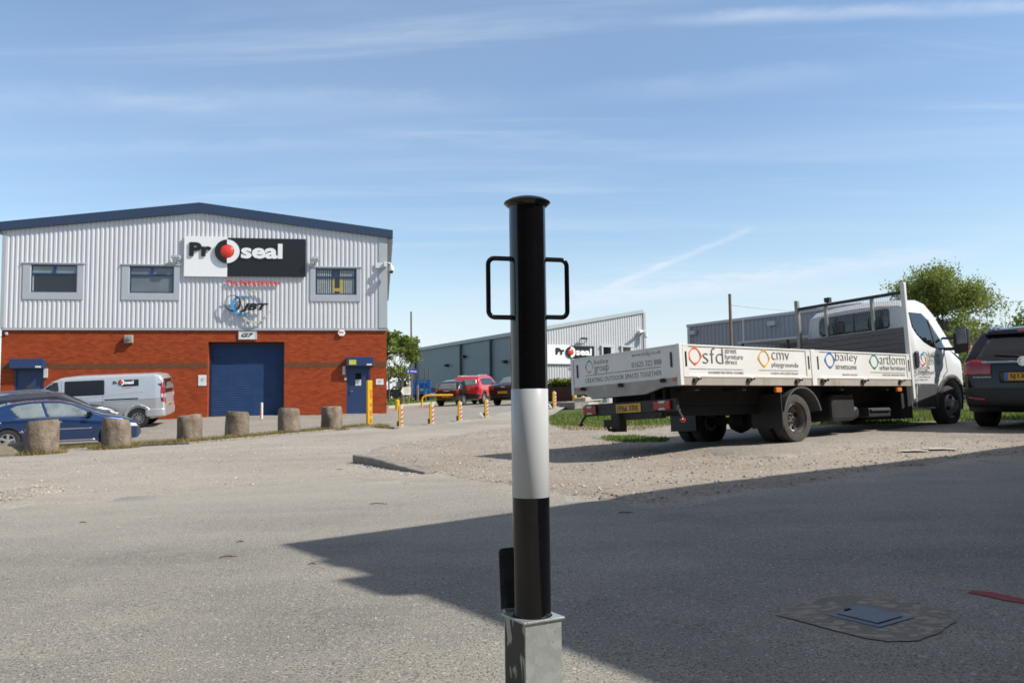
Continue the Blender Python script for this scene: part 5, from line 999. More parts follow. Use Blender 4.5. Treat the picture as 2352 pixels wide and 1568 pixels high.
# the dark estate at the right edge
et = [(0, .55), (.02, .90), (.05, 1.0), (.12, 1.10), (.40, 1.38), (.46, 1.44), (.6, 1.475), (1.1, 1.52), (2.2, 1.52), (2.9, 1.44), (3.65, 1.04), (4.4, .9), (4.8, .7), (4.9, .45)]
ec = dict(top=et, bot=[(0, .42), (.06, .34), (.3, .26), (4.6, .22), (4.9, .4)], plan=[(0, .70), (.03, .76), (.10, .83), (.3, .89), (.8, .915), (3.9, .90), (4.5, .76), (4.9, .45)], belt=[(0, .95), (4.9, .8)], k=.42, wx=(.98, 3.72), r=.335, paint='car_navy', ww=.24, rr=.09,
 patches=[('rear_glass', [(-.66, 1.02), (.66, 1.02), (.60, 1.12), (.54, 1.37), (-.54, 1.37), (-.60, 1.12)], 'rear', 'glass_dark', .008), ('tail_lamp', [(.42, .81), (.85, .80), (.86, .88), (.80, .985), (.70, 1.03), (.44, 1.0)], 'rearboth', 'lamp_red', .010), ('chrome_bar', [(-.55, .975), (.55, .975), (.56, 1.005), (-.56, 1.005)], 'rear', 'flash_grey', .022),
 ('rear_bumper', [(-.84, .36), (.84, .36), (.88, .52), (.86, .62), (-.86, .62), (-.88, .52)], 'rear', 'black_plastic', .018), ('bumper_reflector', [(.50, .43), (.74, .46), (.76, .49), (.52, .465)], 'rearboth', 'lamp_red', .03), ('plate_recess', rrect(-.33, .69, .33, .86, .03), 'rear', 'black_panel', .004), ('side_glass', [(.55, 1.32), (.8, 1.38), (2.6, 1.42), (3.3, 1.10), (3.2, 1.02), (.75, 1.02)], 'both', 'glass_dark', .006), ('spoiler', [(-.60, 1.40), (.60, 1.40), (.56, 1.455), (-.56, 1.455)], 'rear', 'car_navy', .05), ('brake_light', [(-.16, 1.415), (.16, 1.415), (.16, 1.44), (-.16, 1.44)], 'rear', 'lamp_red', .065)], plate=(.005, .725, 'SJ13 SYA', 1))
YE = math.radians(44); pe = at(2352, 860, 12.0)
er, eb, ebv = car('estate_car', 'very dark navy estate car seen from behind at the right edge of the picture', 'car', pe.x, pe.y, YE, ec)
m = MB(); ring2d(0, 0, .052, .068, lambda a, b, d: (.0 - d, -a, .995 + b), m, .03, .055, 0, 360, 24); ring2d(0, .0, .0, .03, lambda a, b, d: (.0 - d, -a * 1.5 + .0, .995 + b * .7), m, .03, .05, 0, 360, 12); m.lathe([(.06, 0), (0, 0)], 20, 'x', (-.028, 0, .995)); m.build('badge', 'chrome', eb)
m = MB(); text(m, 'INSIGNIA', -.66, .765, -.42, .785, lambda a, b, d: (.0 - d, -a, b), .0, .02, .01); m.build('badge_lettering', 'chrome', eb)
m = MB(); m.tube([(.06, -.02, 1.04), (.04, .1, 1.075), (.08, .40, 1.10)], .012, 6); m.lathe([(0, -.05), (.03, -.03), (.03, .0)], 12, 'x', (.08, -.02, 1.04)); m.build('rear_wiper', 'black_plastic', eb)
for s_ in (-1, 1): m = MB(); m.tube([(.6, .60 * s_, 1.49), (.7, .60 * s_, 1.53), (2.4, .62 * s_, 1.54), (2.6, .62 * s_, 1.49)], .02, 8); m.build('roof_rail', 'chrome', eb, smooth=True)
# three cars parked far off, seen from behind
ht = [(0, .55), (.02, .90), (.08, .98), (.34, 1.30), (.5, 1.40), (1.1, 1.48), (1.9, 1.46), (2.3, 1.38), (3.0, 1.0), (3.6, .88), (3.85, .7), (3.9, .45)]
hc = dict(top=ht, bot=[(0, .42), (.1, .28), (3.6, .22), (3.9, .4)], plan=[(0, .66), (.1, .78), (.4, .85), (3.2, .84), (3.7, .68), (3.9, .45)], belt=[(0, .95), (3.9, .8)], k=.30, wx=(.65, 3.1), r=.30, paint='car_black', patches=[('rear_glass', [(-.60, .99), (.60, .99), (.50, 1.30), (-.50, 1.30)], 'rear', 'glass_grey', .008), ('tail_lamp', [(.60, .70), (.76, .70), (.78, .95), (.66, .95)], 'rearboth', 'lamp_red', .012), ('badge_bar', [(-.2, .86), (.2, .86), (.2, .89), (-.2, .89)], 'rear', 'chrome', .01), ('side_glass', [(.5, 1.28), (1.8, 1.38), (2.5, 1.06), (2.4, .97), (.6, .98)], 'both', 'glass_dark', .006), ('fog_lamp', [(-.06, .36), (.06, .36), (.06, .42), (-.06, .42)], 'rear', 'lamp_red', .012)], plate=(-.012, .52, 'WA12 NCF'))
p = at(1022, 932, 49); car('black_hatchback', 'small black hatchback half hidden left of the red car', 'car', p.x + .1, p.y, math.radians(66), hc, 'cars parked beyond the striped posts')
rt = [(0, .6), (.015, 1.05), (.06, 1.15), (.22, 1.50), (.35, 1.62), (1.0, 1.68), (2.2, 1.67), (2.5, 1.60), (3.05, 1.18), (3.8, 1.08), (4.1, .95), (4.2, .55)]
rc = dict(top=rt, bot=[(0, .45), (.1, .34), (3.9, .30), (4.2, .42)], plan=[(0, .76), (.08, .86), (.3, .90), (3.6, .89), (4.0, .78), (4.2, .55)], belt=[(0, 1.08), (4.2, .95)], k=.25, wx=(.80, 3.37), r=.345, paint='car_red', style='five', patches=[('rear_glass', [(-.70, 1.14), (.70, 1.14), (.62, 1.50), (-.62, 1.50)], 'rear', 'glass_grey', .008), ('tail_lamp', [(.66, .88), (.85, .88), (.85, 1.08), (.66, 1.08)], 'rearboth', 'lamp_red', .014), ('rear_bumper', [(-.86, .36), (.86, .36), (.86, .66), (-.86, .66)], 'rear', 'black_plastic', .02), ('arch_trim', circ(.80, .34, .48, 16, -5, 185, .40), 'both', 'black_plastic', .015), ('side_glass', [(.50, 1.20), (.42, 1.48), (1.0, 1.53), (2.3, 1.53), (2.75, 1.22), (2.7, 1.13), (.7, 1.13)], 'both', 'glass_dark', .006), ('sill', [(1.2, .34), (3.0, .34), (3.0, .46), (1.2, .46)], 'both', 'black_plastic', .012), ('fog_lamp', [(.60, .58), (.74, .58), (.74, .66), (.60, .66)], 'rearboth', 'lamp_red', .03)], plate=(-.008, .88, 'YA15 DUK'), mirror=(2.65, 1.13))
p = at(1070, 931, 49.5); _, rb, _ = car('red_car', 'bright red boxy car with roof rails, middle of three cars beyond the striped posts', 'car', p.x, p.y, math.radians(71), rc, 'cars parked beyond the striped posts')
for s_ in (-1, 1): m = MB(); m.tube([(.5, .62 * s_, 1.66), (.6, .62 * s_, 1.72), (2.0, .62 * s_, 1.72), (2.15, .62 * s_, 1.66)], .02, 6); m.build('roof_rail', 'flash_grey', rb)
st_ = [(0, .6), (.02, .92), (.06, 1.0), (.5, 1.04), (.75, 1.10), (1.3, 1.36), (1.7, 1.42), (2.4, 1.42), (2.8, 1.33), (3.4, 1.0), (4.1, .88), (4.4, .7), (4.5, .45)]
sc_ = dict(top=st_, bot=[(0, .42), (.1, .28), (4.2, .22), (4.5, .4)], plan=[(0, .70), (.1, .82), (.4, .88), (3.8, .87), (4.3, .7), (4.5, .45)], belt=[(0, .95), (4.5, .8)], k=.40, wx=(.95, 3.6), r=.32, paint='car_navy', patches=[('tail_lamp', [(.48, .80), (.80, .80), (.80, .90), (.62, .95), (.50, .93)], 'rearboth', 'lamp_red', .012), ('badge_bar', [(-.14, .90), (.14, .90), (.10, .945), (-.10, .945)], 'rear', 'chrome', .012), ('rear_screen', [(.74, -.58), (.74, .58), (1.32, .50), (1.32, -.50)], 'top', 'glass_grey', .006), ('side_glass', [(1.0, 1.12), (1.6, 1.32), (2.5, 1.34), (3.1, 1.08), (3.0, 1.0), (1.1, 1.0)], 'both', 'glass_dark', .006)], plate=(-.012, .60, 'FL59 DVJ'))
p = at(1156, 933, 42); car('dark_saloon', 'dark saloon car partly hidden by the black and white bollard', 'car', p.x, p.y, math.radians(66), sc_, 'cars parked beyond the striped posts')
# ------------------------------------------------------------------ kerb stones, posts, signs, poles
def drum(i, px, y0, y1, Y, w, lab):
    p = at(px, y1, Y); z = gz(p.x, p.y); s_ = F / Y; R = w / 2 / s_; H = (y1 - y0) / s_ + .0; mb = MB(); n = 40; m = 12; rn = random.Random(i); tl_ = rn.uniform(-.035, .035); chip = rn.uniform(0, 6.28)
    for j in range(m + 1):
        t = j / m
        for k in range(n):
            a = 2 * math.pi * k / n; rr = R * (1 + .035 * math.sin(a * 3 + i) + .02 * math.sin(a * 7 + 5 * t + i) + rn.uniform(-.008, .008)) * (1.04 - .05 * t) - (.03 if j == m else 0) - (.03 * max(0, math.cos(a - chip)) ** 6 if j >= m - 2 else 0)
            mb.v.append((rr * math.cos(a), rr * math.sin(a), -.1 + t * (H + .1) + (tl_ * math.cos(a + i) + rn.uniform(-.012, .012)) * t))
    for j in range(m):
        for k in range(n): q = (k + 1) % n; mb.f.append((j * n + k, j * n + q, j * n + n + q, j * n + n + k)); mb.mi.append(0)
    mb.v.append((0, 0, H + .01)); c = len(mb.v) - 1
    for k in range(n): mb.f.append((m * n + k, m * n + (k + 1) % n, c)); mb.mi.append(0)
    o = mb.build('concrete_drum', 'stone', smooth=True); o.location = (p.x, p.y, z); o.rotation_euler = (0, 0, i * 1.3); tag(o, lab, 'concrete drum', 'weathered concrete drums along the kerb')
for i, (px, y0, y1, Y, w, lab) in enumerate(((95, 968, 1044, 17.4, 68, 'widest concrete drum, against the rear half of the blue car'), (268, 962, 1029, 18.6, 62, 'concrete drum standing against the front wing of the blue car'), (434, 955, 1018, 20.2, 54, 'concrete drum between the blue car and the shutter, below the right end of the van'), (545.5, 947, 1008, 21.6, 52, 'concrete drum with a chipped top, in front of the left half of the shutter'), (663, 938.5, 997, 23.0, 49, 'concrete drum in front of the right jamb of the shutter'), (762.5, 934, 989, 24.4, 47, 'last concrete drum towards the right door and tall yellow post'))): drum(i, px, y0, y1, Y, w, lab)
p = G(10, 1048); mb = MB(); mb.lathe([(.75, -.15), (.72, .08), (.55, .26), (.28, .36), (0, .38)], 26); mb.v = [(x * 1.25 * (1 + .12 * math.sin(y * 5)), y * .7, z * .62 * (1 + .15 * math.sin(x * 6 + y * 4))) for x, y, z in mb.v]; o = mb.build('boulder', 'rock', smooth=True); o.location = (p.x - .3, p.y + .45, p.z); tag(o, 'low brown boulder on the mossy strip at the left edge', 'boulder')
def striped_post(px, y0, y1, Y, lab, flag=False, tall=False):
    p = at(px, y1, Y); z = gz(p.x, p.y); s_ = F / Y; H = (y1 - y0) / s_; r = thing('striped_post', lab, 'parking post', (p.x, p.y, z), .35, 'yellow fold-down posts with red and white stripes'); w = .055
    m = MB(); m.box(-w, w, -w, w, 0, H); m.build('post', 'post_yellow', r, bevel=.01); m = MB(); m.box(w * .05, w + .006, -w - .008, -w - .001, .03, H - .02); b = m.build('reflective_strip', 'hiviz_white', r)
    m = MB(); zz = .05
    while zz < H - .12: m.prism([(w * .05, zz), (w + .006, zz + .05), (w + .006, zz + .10), (w * .05, zz + .05)], xz(-w - .008), .0, .002); zz += .125
    m.build('red_stripes', 'hiviz_red', b); m = MB(); m.lathe([(.30, -.02), (.29, .012), (.0, .014)], 24); m.build('concrete_pad', 'kerb_pale', r); m = MB(); m.box(-w - .05, -w + .0, -.04, .02, 0, .16); m.build('lock_box', 'hitch', r); m = MB(); m.lathe([(.03, H), (.03, H + .04), (0, H + .045)], 10); m.build('top_lug', 'galv_post', r)
    if flag: m = MB(); m.prism([(-.02, 0), (.03, 0), (-.09, .17), (-.15, .16)], xz(0), 0, .02); m.v = [(x - .12, y - .05, z_) for x, y, z_ in m.v]; m.build('white_flap', 'hiviz_white', r)
for a in ((920, 932, 980, 24.3, 'leftmost of the striped posts, nearest the corner of the brick building'), (991, 926, 973, 25, 'striped post second from the brick corner, before the black hatchback'), (1056, 922, 966, 26.7, 'striped post in front of the red car'), (1117, 919, 959, 29, 'striped post just left of the bollard, before the dark saloon', True), (1273, 899, 936.5, 31, 'lone striped post right of the bollard, before the brown fence', True)): striped_post(*a)
p = at(848, 980, 25.5); z = gz(p.x, p.y); r = thing('barrier_post', 'tall square yellow post with worn red marks in front of the right door', 'post', (p.x, p.y, z), .5); m = MB(); m.box(-.075, .075, -.075, .075, 0, 1.40); m.build('post', 'post_yellow', r, bevel=.012)
m = MB(); [m.box(.0, .055, -.079, -.076, a, a + .10 + .05 * (k % 2)) for k, a in enumerate((.15, .35, .62, .85, 1.02))]; m.build('red_marks', 'logo_orange', r); m = MB(); m.lathe([(.22, -.05), (.2, .05), (.1, .09), (0, .09)], 14); m.v = [(x - .2, y, z_) for x, y, z_ in m.v]; m.build('footing', 'rock', r)
p = at(601, 960, 34); r = thing('safety_post', 'small white post with red stripes standing before the roller shutter', 'post', (p.x, p.y, gz(p.x, p.y))); m = MB(); m.lathe([(.05, 0), (.05, .64), (.03, .66), (0, .66)], 16); m.build('post', 'hiviz_white', r, smooth=True); m = MB(); [m.prism([(-.045, a), (-.0, a + .03), (-.0, a + .09), (-.045, a + .06)], xz(-.052), 0, .004) for a in np.arange(.06, .6, .12)]; m.build('stripes', 'hiviz_red', r); m = MB(); m.lathe([(.1, 0), (.1, .02), (0, .02)], 12); m.build('base', 'kerb', r)
for px, y0, y1, Y, lab in ((912.5, 917.5, 938, 36, 'small plain yellow post left of the curved rail, by the brick corner'), (1320, 907, 924.5, 36, 'left one of two yellow stubs under the flatbed tail'), (1339, 909, 922, 38, 'right one of two yellow stubs under the flatbed tail')):
    p = at(px, y1, Y); m = MB(); H = (y1 - y0) * Y / F; m.lathe([(.09, -.05), (.09, H - .03), (.06, H), (0, H)], 16); o = m.build('yellow_post', 'post_yellow', smooth=True); o.location = (p.x, p.y, p.z); tag(o, lab, 'post', 'plain yellow posts')
p = at(969, 932, 44); m = MB(); H = .52; P = [(0, 0, -.05), (0, 0, H * .6), (.05, 0, H * .85), (.2, 0, H), (.35, 0, H * 1.04), (1.6, 0.1, H * 1.04)]; m.tube(P, .055, 12); o = m.build('curved_rail', 'post_yellow', smooth=True); o.location = (p.x, p.y, p.z); tag(o, 'yellow tubular guard rail bending over beside the black hatchback', 'guard rail')
p = at(1392, 925, 30); m = MB(); m.lathe([(.12, 0), (.12, .16), (.0, .16)], 14); o = m.build('galvanised_stub', 'galv_post'); m2 = MB(); o.location = (p.x, p.y, p.z); tag(o, 'short silver stub post behind the light bar of the truck', 'post')
# sign posts on the bank
def gpt(px, py, Y): p = at(px, py, Y); return p
p = at(940, 921, 56); r = thing('street_sign', 'blue street name sign with a green mark on a thin grey pole', 'street sign', (p.x, p.y, p.z), .45); s_ = 56 / F
m = MB(); m.tube([(0, 0, -.1), (0, 0, (921 - 848) * s_)], .035, 8); m.build('pole', 'galv_post', r); m = MB(); z0 = (921 - 857) * s_; m.box(-13.5 * s_, 13.5 * s_, -.06, -.04, z0, z0 + 9.5 * s_); bd = m.build('board', 'street_blue', r); bd.rotation_euler = (0, .08, 0)
m = MB(); m.box(-3 * s_, 4.5 * s_, -.072, -.062, z0 + 3.6 * s_, z0 + 5.6 * s_); m.box(6 * s_, 11.5 * s_, -.072, -.062, z0 + 3.6 * s_, z0 + 5.6 * s_); m.build('lettering', 'paper', bd); m = MB(); m.prism([(-10.5 * s_, z0 + 2 * s_), (-6.5 * s_, z0 + 2 * s_), (-9 * s_, z0 + 9 * s_)], xz(-.062), 0, .01); m.build('mark', plain('lime_mark', (.35, .75, .30)), bd)
Yd = 54; s_ = Yd / F; p = at(932, 921, Yd); r = thing('direction_sign', 'white arrow-shaped direction board pointing left on two posts', 'direction sign', (p.x, p.y, p.z), .4); X0, X1 = (920.5 - 932) * s_, (943.5 - 932) * s_; z0, z1 = (921 - 906.5) * s_, (921 - 889) * s_
m = MB(); m.prism([(X0, (z0 + z1) / 2), (X0 + .13, z0), (X1, z0), (X1, z1), (X0 + .13, z1)], xz(0), 0, .03); bd = m.build('board', 'paper', r); m = MB(); [m.box(X0 + .17 + .03 * (k % 2), X1 - .07 - .05 * (k == 3), -.036, -.031, z1 - .09 - k * .10, z1 - .055 - k * .10) for k in range(4)]; m.build('lettering', plain('olive_letter', (.30, .29, .10)), bd)
for x in (X0 + .2, X1 - .09): m = MB(); m.box(x - .03, x + .03, .0, .05, -.1, z0 + .05); m.build('leg', 'post_wood', r)
for px, y0, y1, Y, w, lab in ((959.5, 884, 919, 57, .14, 'thick weathered wooden post beside the blue trailer'), (978, 898.5, 917, 62, .09, 'thin wooden stake before the blue trailer')):
    p = at(px, y1, Y); H = (y1 - y0) * Y / F; m = MB(); m.box(-w / 2, w / 2, -w / 2, w / 2, -.1, H); o = m.build('wooden_post', 'post_wood', bevel=.02); o.location = (p.x, p.y, p.z); tag(o, lab, 'post')
def pole(px, y0, px1, y1, Y, r0, lab, nm='telegraph_pole', mat='wood_pole'):
    p = at(px1, y1, Y); H = (y1 - y0) * Y / F; m = MB(); m.tube([(0, 0, -.3), (0, 0, H * .5), (((px - px1) + .012 * (y1 - y0)) * Y / F * -0 , 0, H)], [r0 * 1.25, r0 * 1.1, r0], 10); o = m.build(nm, mat, smooth=True); o.location = (p.x, p.y, p.z); tag(o, lab, 'pole'); return p + Vector((0, 0, H))
t1 = pole(942, 715, 945, 914, 66, .065, 'brown wooden telegraph pole between the brick building and the far warehouse')
t2 = pole(1679, 674, 1683, 905, 42, .075, 'dark wooden pole rising behind the middle of the flatbed')
t3 = pole(1708, 731, 1711, 905, 48, .03, 'thin pale lamp pole right of the dark wooden pole', 'lamp_pole', 'galv_post')
def wire_(nm, a, b, sag, r, lab):
    P = [a.lerp(b, t) - Vector((0, 0, sag * 4 * t * (1 - t))) for t in np.linspace(0, 1, 16)]; m = MB(); m.tube(P, r, 5, False); tag(m.build(nm, 'wire'), lab, 'cable')
wire_('overhead_wire', t2 - Vector((0, 0, .55)), at(1900, 707, 75), .25, .007, 'thin overhead wire running right from the dark wooden pole'); wire_('overhead_wire', at(2200, 703, 90), at(2420, 683, 70), .1, .012, 'thin overhead wire at the right edge, beside the big tree')
# ------------------------------------------------------------------ far warehouse with the second company sign
c0 = at(1217, 900, 66.7); PS = math.radians(28); wx_ = Vector((math.cos(PS), math.sin(PS), 0)); wy_ = Vector((-math.sin(PS), math.cos(PS), 0)); zg = gz(c0.x, c0.y)
WM = Matrix(((wx_.x, wy_.x, 0, c0.x), (wx_.y, wy_.y, 0, c0.y), (0, 0, 1, zg), (0, 0, 0, 1))); WI = WM.inverted()
def wp(px, py, axis=1, val=0.):
    o = WI @ Vector((0, 0, EYE)); d = WI.to_3x3() @ ray(px, py); t = (val - o[axis]) / d[axis]; return o + d * t
wh = thing('far_warehouse', 'large pale grey warehouse with sloping front and long shaded side wall, behind the parked cars', 'warehouse', mat=WM)
eh = wp(1217, 764).z; a = wp(1476, 719); xe = a.x; pk = a.z
m = MB(); cladding(m, 0, xe, .0, lambda u: eh + (pk - eh) * u / xe, [], .24, .04); m.build('front_cladding', 'cladding2', wh, normals=False)
dl_ = wp(947, 804, 0, 0).y
m = MB(); m.box(.0, .02, 0.0, dl_, 1.1, eh); m.build('shaded_side_cladding', 'shaded_side_cladding', wh); m = MB(); m.box(-.04, .0, .02, dl_, -.5, 1.12); m.build('plinth', 'block_wall', wh)  # the side wall's shade is put into its darker, bluer cladding colour
m = MB(); m.prism([(0, eh), (xe, pk), (xe, pk + .30), (0, eh + .30)], xz(0), -.0, .14); m.box(xe - .02, xe + .22, -.12, .1, 0, pk + .05); m.box(-.16, .02, -.1, dl_ + .2, eh - .05, eh + .26); m.build('edge_trim', 'flash_grey', wh)
m = MB(); m.quad((-.1, -.1, eh + .27), (xe, -.1, pk + .29), (xe, dl_, pk + .29), (-.1, dl_, eh + .27)); m.quad((xe, -.1, pk + .29), (xe, -.1, 0), (xe, dl_, 0), (xe, dl_, pk + .29)); m.quad((-.02, dl_, 0), (xe, dl_, 0), (xe, dl_, pk), (-.02, dl_, eh)); m.build('roof', 'roof_sheet', wh, normals=False)
for px, py in ((1061, 800), (1182, 800)):
    y = wp(px if px < 1100 else 1130, py, 0, 0).y; m = MB(); m.tube([(-.14, y, eh - .05), (-.14, y, 1.1), (-.24, y, .8), (-.24, y, 0)], .11, 8); m.build('downpipe', 'navy_pipe', wh)
y = wp(1061, 800, 0, 0).y; 
for q in (wp(957, 868, 0, 0).y,): m = MB(); m.tube([(-.14, q, eh - .05), (-.14, q, 0)], .1, 8); m.build('downpipe', 'navy_pipe', wh)
for px, py in ((910, 900), (1070, 890)):
    y = wp(px if px > 1000 else 925, py, 0, 0).y; m = MB(); m.box(-.3, -.05, y - 1.2, y + 1.2, 1.3, 2.0); m.build('canopy', 'black_panel', wh); m = MB(); m.box(-.1, -.045, y - .9, y + .9, 0, 1.9); m.build('doorway', 'under_black', wh)
for (px, py) in ((1392, 803), (1437, 803)):
    a = wp(px - 9, 797); b_ = wp(px + 9, 815 if px < 1400 else 812); m = MB(); m.box(a.x, b_.x, -.14, -.06, a.z - 1.6, a.z); w_ = m.build('window', 'glass_dark', wh); m = MB(); m.box(a.x - .15, a.x, -.17, -.05, a.z - 1.7, a.z + .12); m.box(b_.x, b_.x + .3, -.17, -.05, a.z - 1.7, a.z + .12); m.box(a.x - .2, b_.x + .35, -.2, -.05, a.z, a.z + .15); m.build('surround', 'cladding2', w_)
sa = wp(1262, 792); sb_ = wp(1361, 794); sc2 = wp(1307, 836); z1 = (sa.z + sb_.z) / 2; z0 = sc2.z; ss = wp(1307, 815).x
sr2 = thing('company_sign', 'distant white and black wall sign with a red ball, above the hedge beside the tailgate', 'sign', mat=WM)
company_sign(sr2, ss - (sb_.x - ss) * 1.0, sb_.x, ss, z0, z1, -.12, 1)
r = thing('security_camera', 'pair of cameras on brackets near the right edge of the far warehouse front', 'security camera', mat=WM)
a = wp(1466, 762); m = MB(); m.box(a.x - .1, a.x + .5, -.6, -.1, a.z, a.z + .08); m.tube([(a.x, -.5, a.z), (a.x - .6, -.9, a.z - .1)], .13, 8); m.lathe([(.2, 0), (.2, -.3), (0, -.42)], 12, 'z', (a.x + .35, -.5, a.z - .15)); m.build('housing', 'paper', r)
a = wp(1334, 786); r = thing('floodlight', 'dark floodlight over the distant black sign panel', 'floodlight', mat=WM); m = MB(); m.tube([(a.x - .25, -.1, a.z), (a.x - .2, -.35, a.z + .3), (a.x + .35, -.35, a.z + .3), (a.x + .4, -.1, a.z)], .035, 6); m.box(a.x - .2, a.x + .35, -.5, -.3, a.z + .22, a.z + .36); m.build('housing', 'black_plastic', r)
for (px, py) in ((1792 / 1.7415, 1461 / 1.7415), (1861.5 / 1.7415, 1426 / 1.7415), (2026 / 1.7415, 1446 / 1.7415)):
    a = wp(px, py, 0, 0); m = MB(); m.box(-.35, -.0, a.y - .2, a.y + .2, a.z - .12, a.z + .12); tag(m.build('wall_lamp', 'black_plastic'), None, None); o = bpy.data.objects[-1] if False else None
for i, o in enumerate([o for o in bpy.data.objects if o.name.startswith('wall_lamp')]): o.parent = wh
# blue trailer with stakes, and low dark trailer
Yt = 64; s_ = Yt / F; p = at(972, 905, Yt); r = thing('blue_trailer', 'blue slatted high-sided trailer with wooden stakes standing on it, beside the far warehouse', 'trailer', (p.x, p.y, p.z), -.12)
m = MB(); L_ = 39 * s_; x0 = -23 * s_; m.box(x0, x0 + L_, -.03, .03, 0, .85); [m.box(x0 + L_ * k, x0 + L_ * k + .10, -.09, -.03, -.05, 1.12) for k in (0, .26, .62, .86, .97)]; [m.box(x0, x0 + L_, -.05, .02, z, z + .06) for z in (.93, 1.06)]; m.box(x0, x0 + L_, .1, 2.0, 0, .1); m.build('side_panel', 'crate_blue', r)
m = MB(); m.box(x0 + .1, x0 + L_ - .1, .1, 1.8, -.45, -.02); [m.lathe([(0, -.1), (.36, -.1), (.36, .1), (0, .1)], 20, 'y', (x0 + a, .1, -.38)) for a in (.45, L_ - .4)]; m.build('chassis', 'under_black', r)
for k in (.03, .29, .60, .86): m = MB(); m.box(x0 + L_ * k, x0 + L_ * k + .07, .3, .37, .5, 1.95); m.build('stake', 'wood_pole', r)
m = MB(); [m.box(x0 + a, x0 + a + .35, -.042, -.032, .25, .42) for a in (.52, .98)]; m.build('label_plate', 'paper', r)
p = at(905, 915, 66); r = thing('low_trailer', 'low black flat trailer behind the tree at the corner of the brick building', 'trailer', (p.x, p.y, p.z), .05); m = MB(); m.box(-1.2, 1.45, 0, 1.8, .48, .72); m.box(-1.2, 1.4, .1, .2, .25, .32); m.build('deck', 'black_plastic', r)
for x in (-.5, .1): m = MB(); m.lathe([(0, -.12), (.30, -.12), (.30, .12), (0, .12)], 20, 'y', (x, .1, .3)); m.build('wheel', 'tyre', r)
# brown fence, hedge
a, b_ = at(1225, 918, 50), at(1420, 913, 44); r = thing('brown_fence', 'dark brown boarded fence below the clipped hedge, right of the bollard', 'fence', (a.x, a.y, 0)); d_ = (b_ - a); d_.z = 0; L_ = d_.length; r.rotation_euler = (0, 0, math.atan2(d_.y, d_.x)); m = MB(); x = 0
while x < L_: z = gz(a.x + d_.x * x / L_, a.y + d_.y * x / L_); m.box(x, x + .14, 0, .03, z - .1, z + .82 + random.uniform(-.01, .01)); x += .15
m.build('boards', 'brown_fence', r); m = MB(); z = gz(a.x, a.y); zb2 = gz(b_.x, b_.y); m.box(0, L_, .03, .07, z + .6, z + .68); m.build('rail', 'brown_fence', r)
def hedge(nm, pts, w, h0, h1, n, size, mat, lab, cat='hedge', topn=True, fill=.8, kind=None):
    P = []; tt = []
    for _ in range(n):
        t = random.random() * (len(pts) - 1); i = min(int(t), len(pts) - 2); f = t - i; x = pts[i][0] * (1 - f) + pts[i + 1][0] * f; y = pts[i][1] * (1 - f) + pts[i + 1][1] * f; hh = h0 * (1 - t / (len(pts) - 1)) + h1 * t / (len(pts) - 1)
        hh *= 1 + .10 * math.sin(x * 2.1 + y) + .06 * math.sin(x * 5.3); q = random.random(); zr__ = random.random() ** .6; dx, dy = random.uniform(-w, w), random.uniform(-w, w)
        if random.random() < fill: (dy := -w + random.random() * .3 * w)
        P.append((x + dx * .5, y + dy, gz(x, y) + hh * zr__)); tt.append(.25 + random.gauss(0, .12) + (.55 if zr__ > .88 and topn else 0))
    o = leafmesh(nm, P, size, mat, None, tint=np.array(tt)); tag(o, lab, cat) if lab else None
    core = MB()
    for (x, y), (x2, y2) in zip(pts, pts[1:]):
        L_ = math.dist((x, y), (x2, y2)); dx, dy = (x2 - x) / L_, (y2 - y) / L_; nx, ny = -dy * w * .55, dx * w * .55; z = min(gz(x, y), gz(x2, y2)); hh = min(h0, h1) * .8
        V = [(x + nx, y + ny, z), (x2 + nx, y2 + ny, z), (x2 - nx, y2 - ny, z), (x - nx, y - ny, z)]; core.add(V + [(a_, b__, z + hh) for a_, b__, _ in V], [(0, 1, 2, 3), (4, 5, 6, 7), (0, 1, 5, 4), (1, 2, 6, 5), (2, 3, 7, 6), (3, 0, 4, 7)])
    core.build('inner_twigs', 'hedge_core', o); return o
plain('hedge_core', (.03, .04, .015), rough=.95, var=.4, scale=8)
a, b_ = at(1268, 900, 51), at(1420, 895, 46); hedge('hedge', [(a.x, a.y), (b_.x, b_.y)], .7, 1.30, 1.35, 6000, .09, 'hedge_leaf', 'clipped green hedge with yellow tips, above the brown fence')
a, b_ = at(1235, 905, 52), at(1268, 903, 51.5); hedge('shrub', [(a.x, a.y), (b_.x, b_.y)], .6, 1.0, .95, 1400, .09, 'hedge_leaf', 'low shrub between the bollard and the yellow-tipped hedge', 'shrub')
# ------------------------------------------------------------------ grey shed on the right
c0 = at(1586, 800, 55.); P3 = math.radians(-60); zg = gz(c0.x, c0.y); qx = Vector((math.cos(P3), math.sin(P3), 0)); qy = Vector((-math.sin(P3), math.cos(P3), 0))
GM = Matrix(((qx.x, qy.x, 0, c0.x), (qx.y, qy.y, 0, c0.y), (0, 0, 1, zg), (0, 0, 0, 1))); GI = GM.inverted()
def gp(px, py, axis=1, val=0.):
    o = GI @ Vector((0, 0, EYE)); d = GI.to_3x3() @ ray(px, py); t = (val - o[axis]) / d[axis]; return o + d * t
shed = thing('grey_shed', 'long grey ribbed shed wall in shade, behind the middle of the flatbed', 'shed', mat=GM)
h3 = gp(1586, 750).z; e3 = gp(1975, 700).x
m = MB(); cladding(m, 0, e3, 0, lambda u: h3, [], .33, .05); m.build('wall', 'cladding3', shed, normals=False)
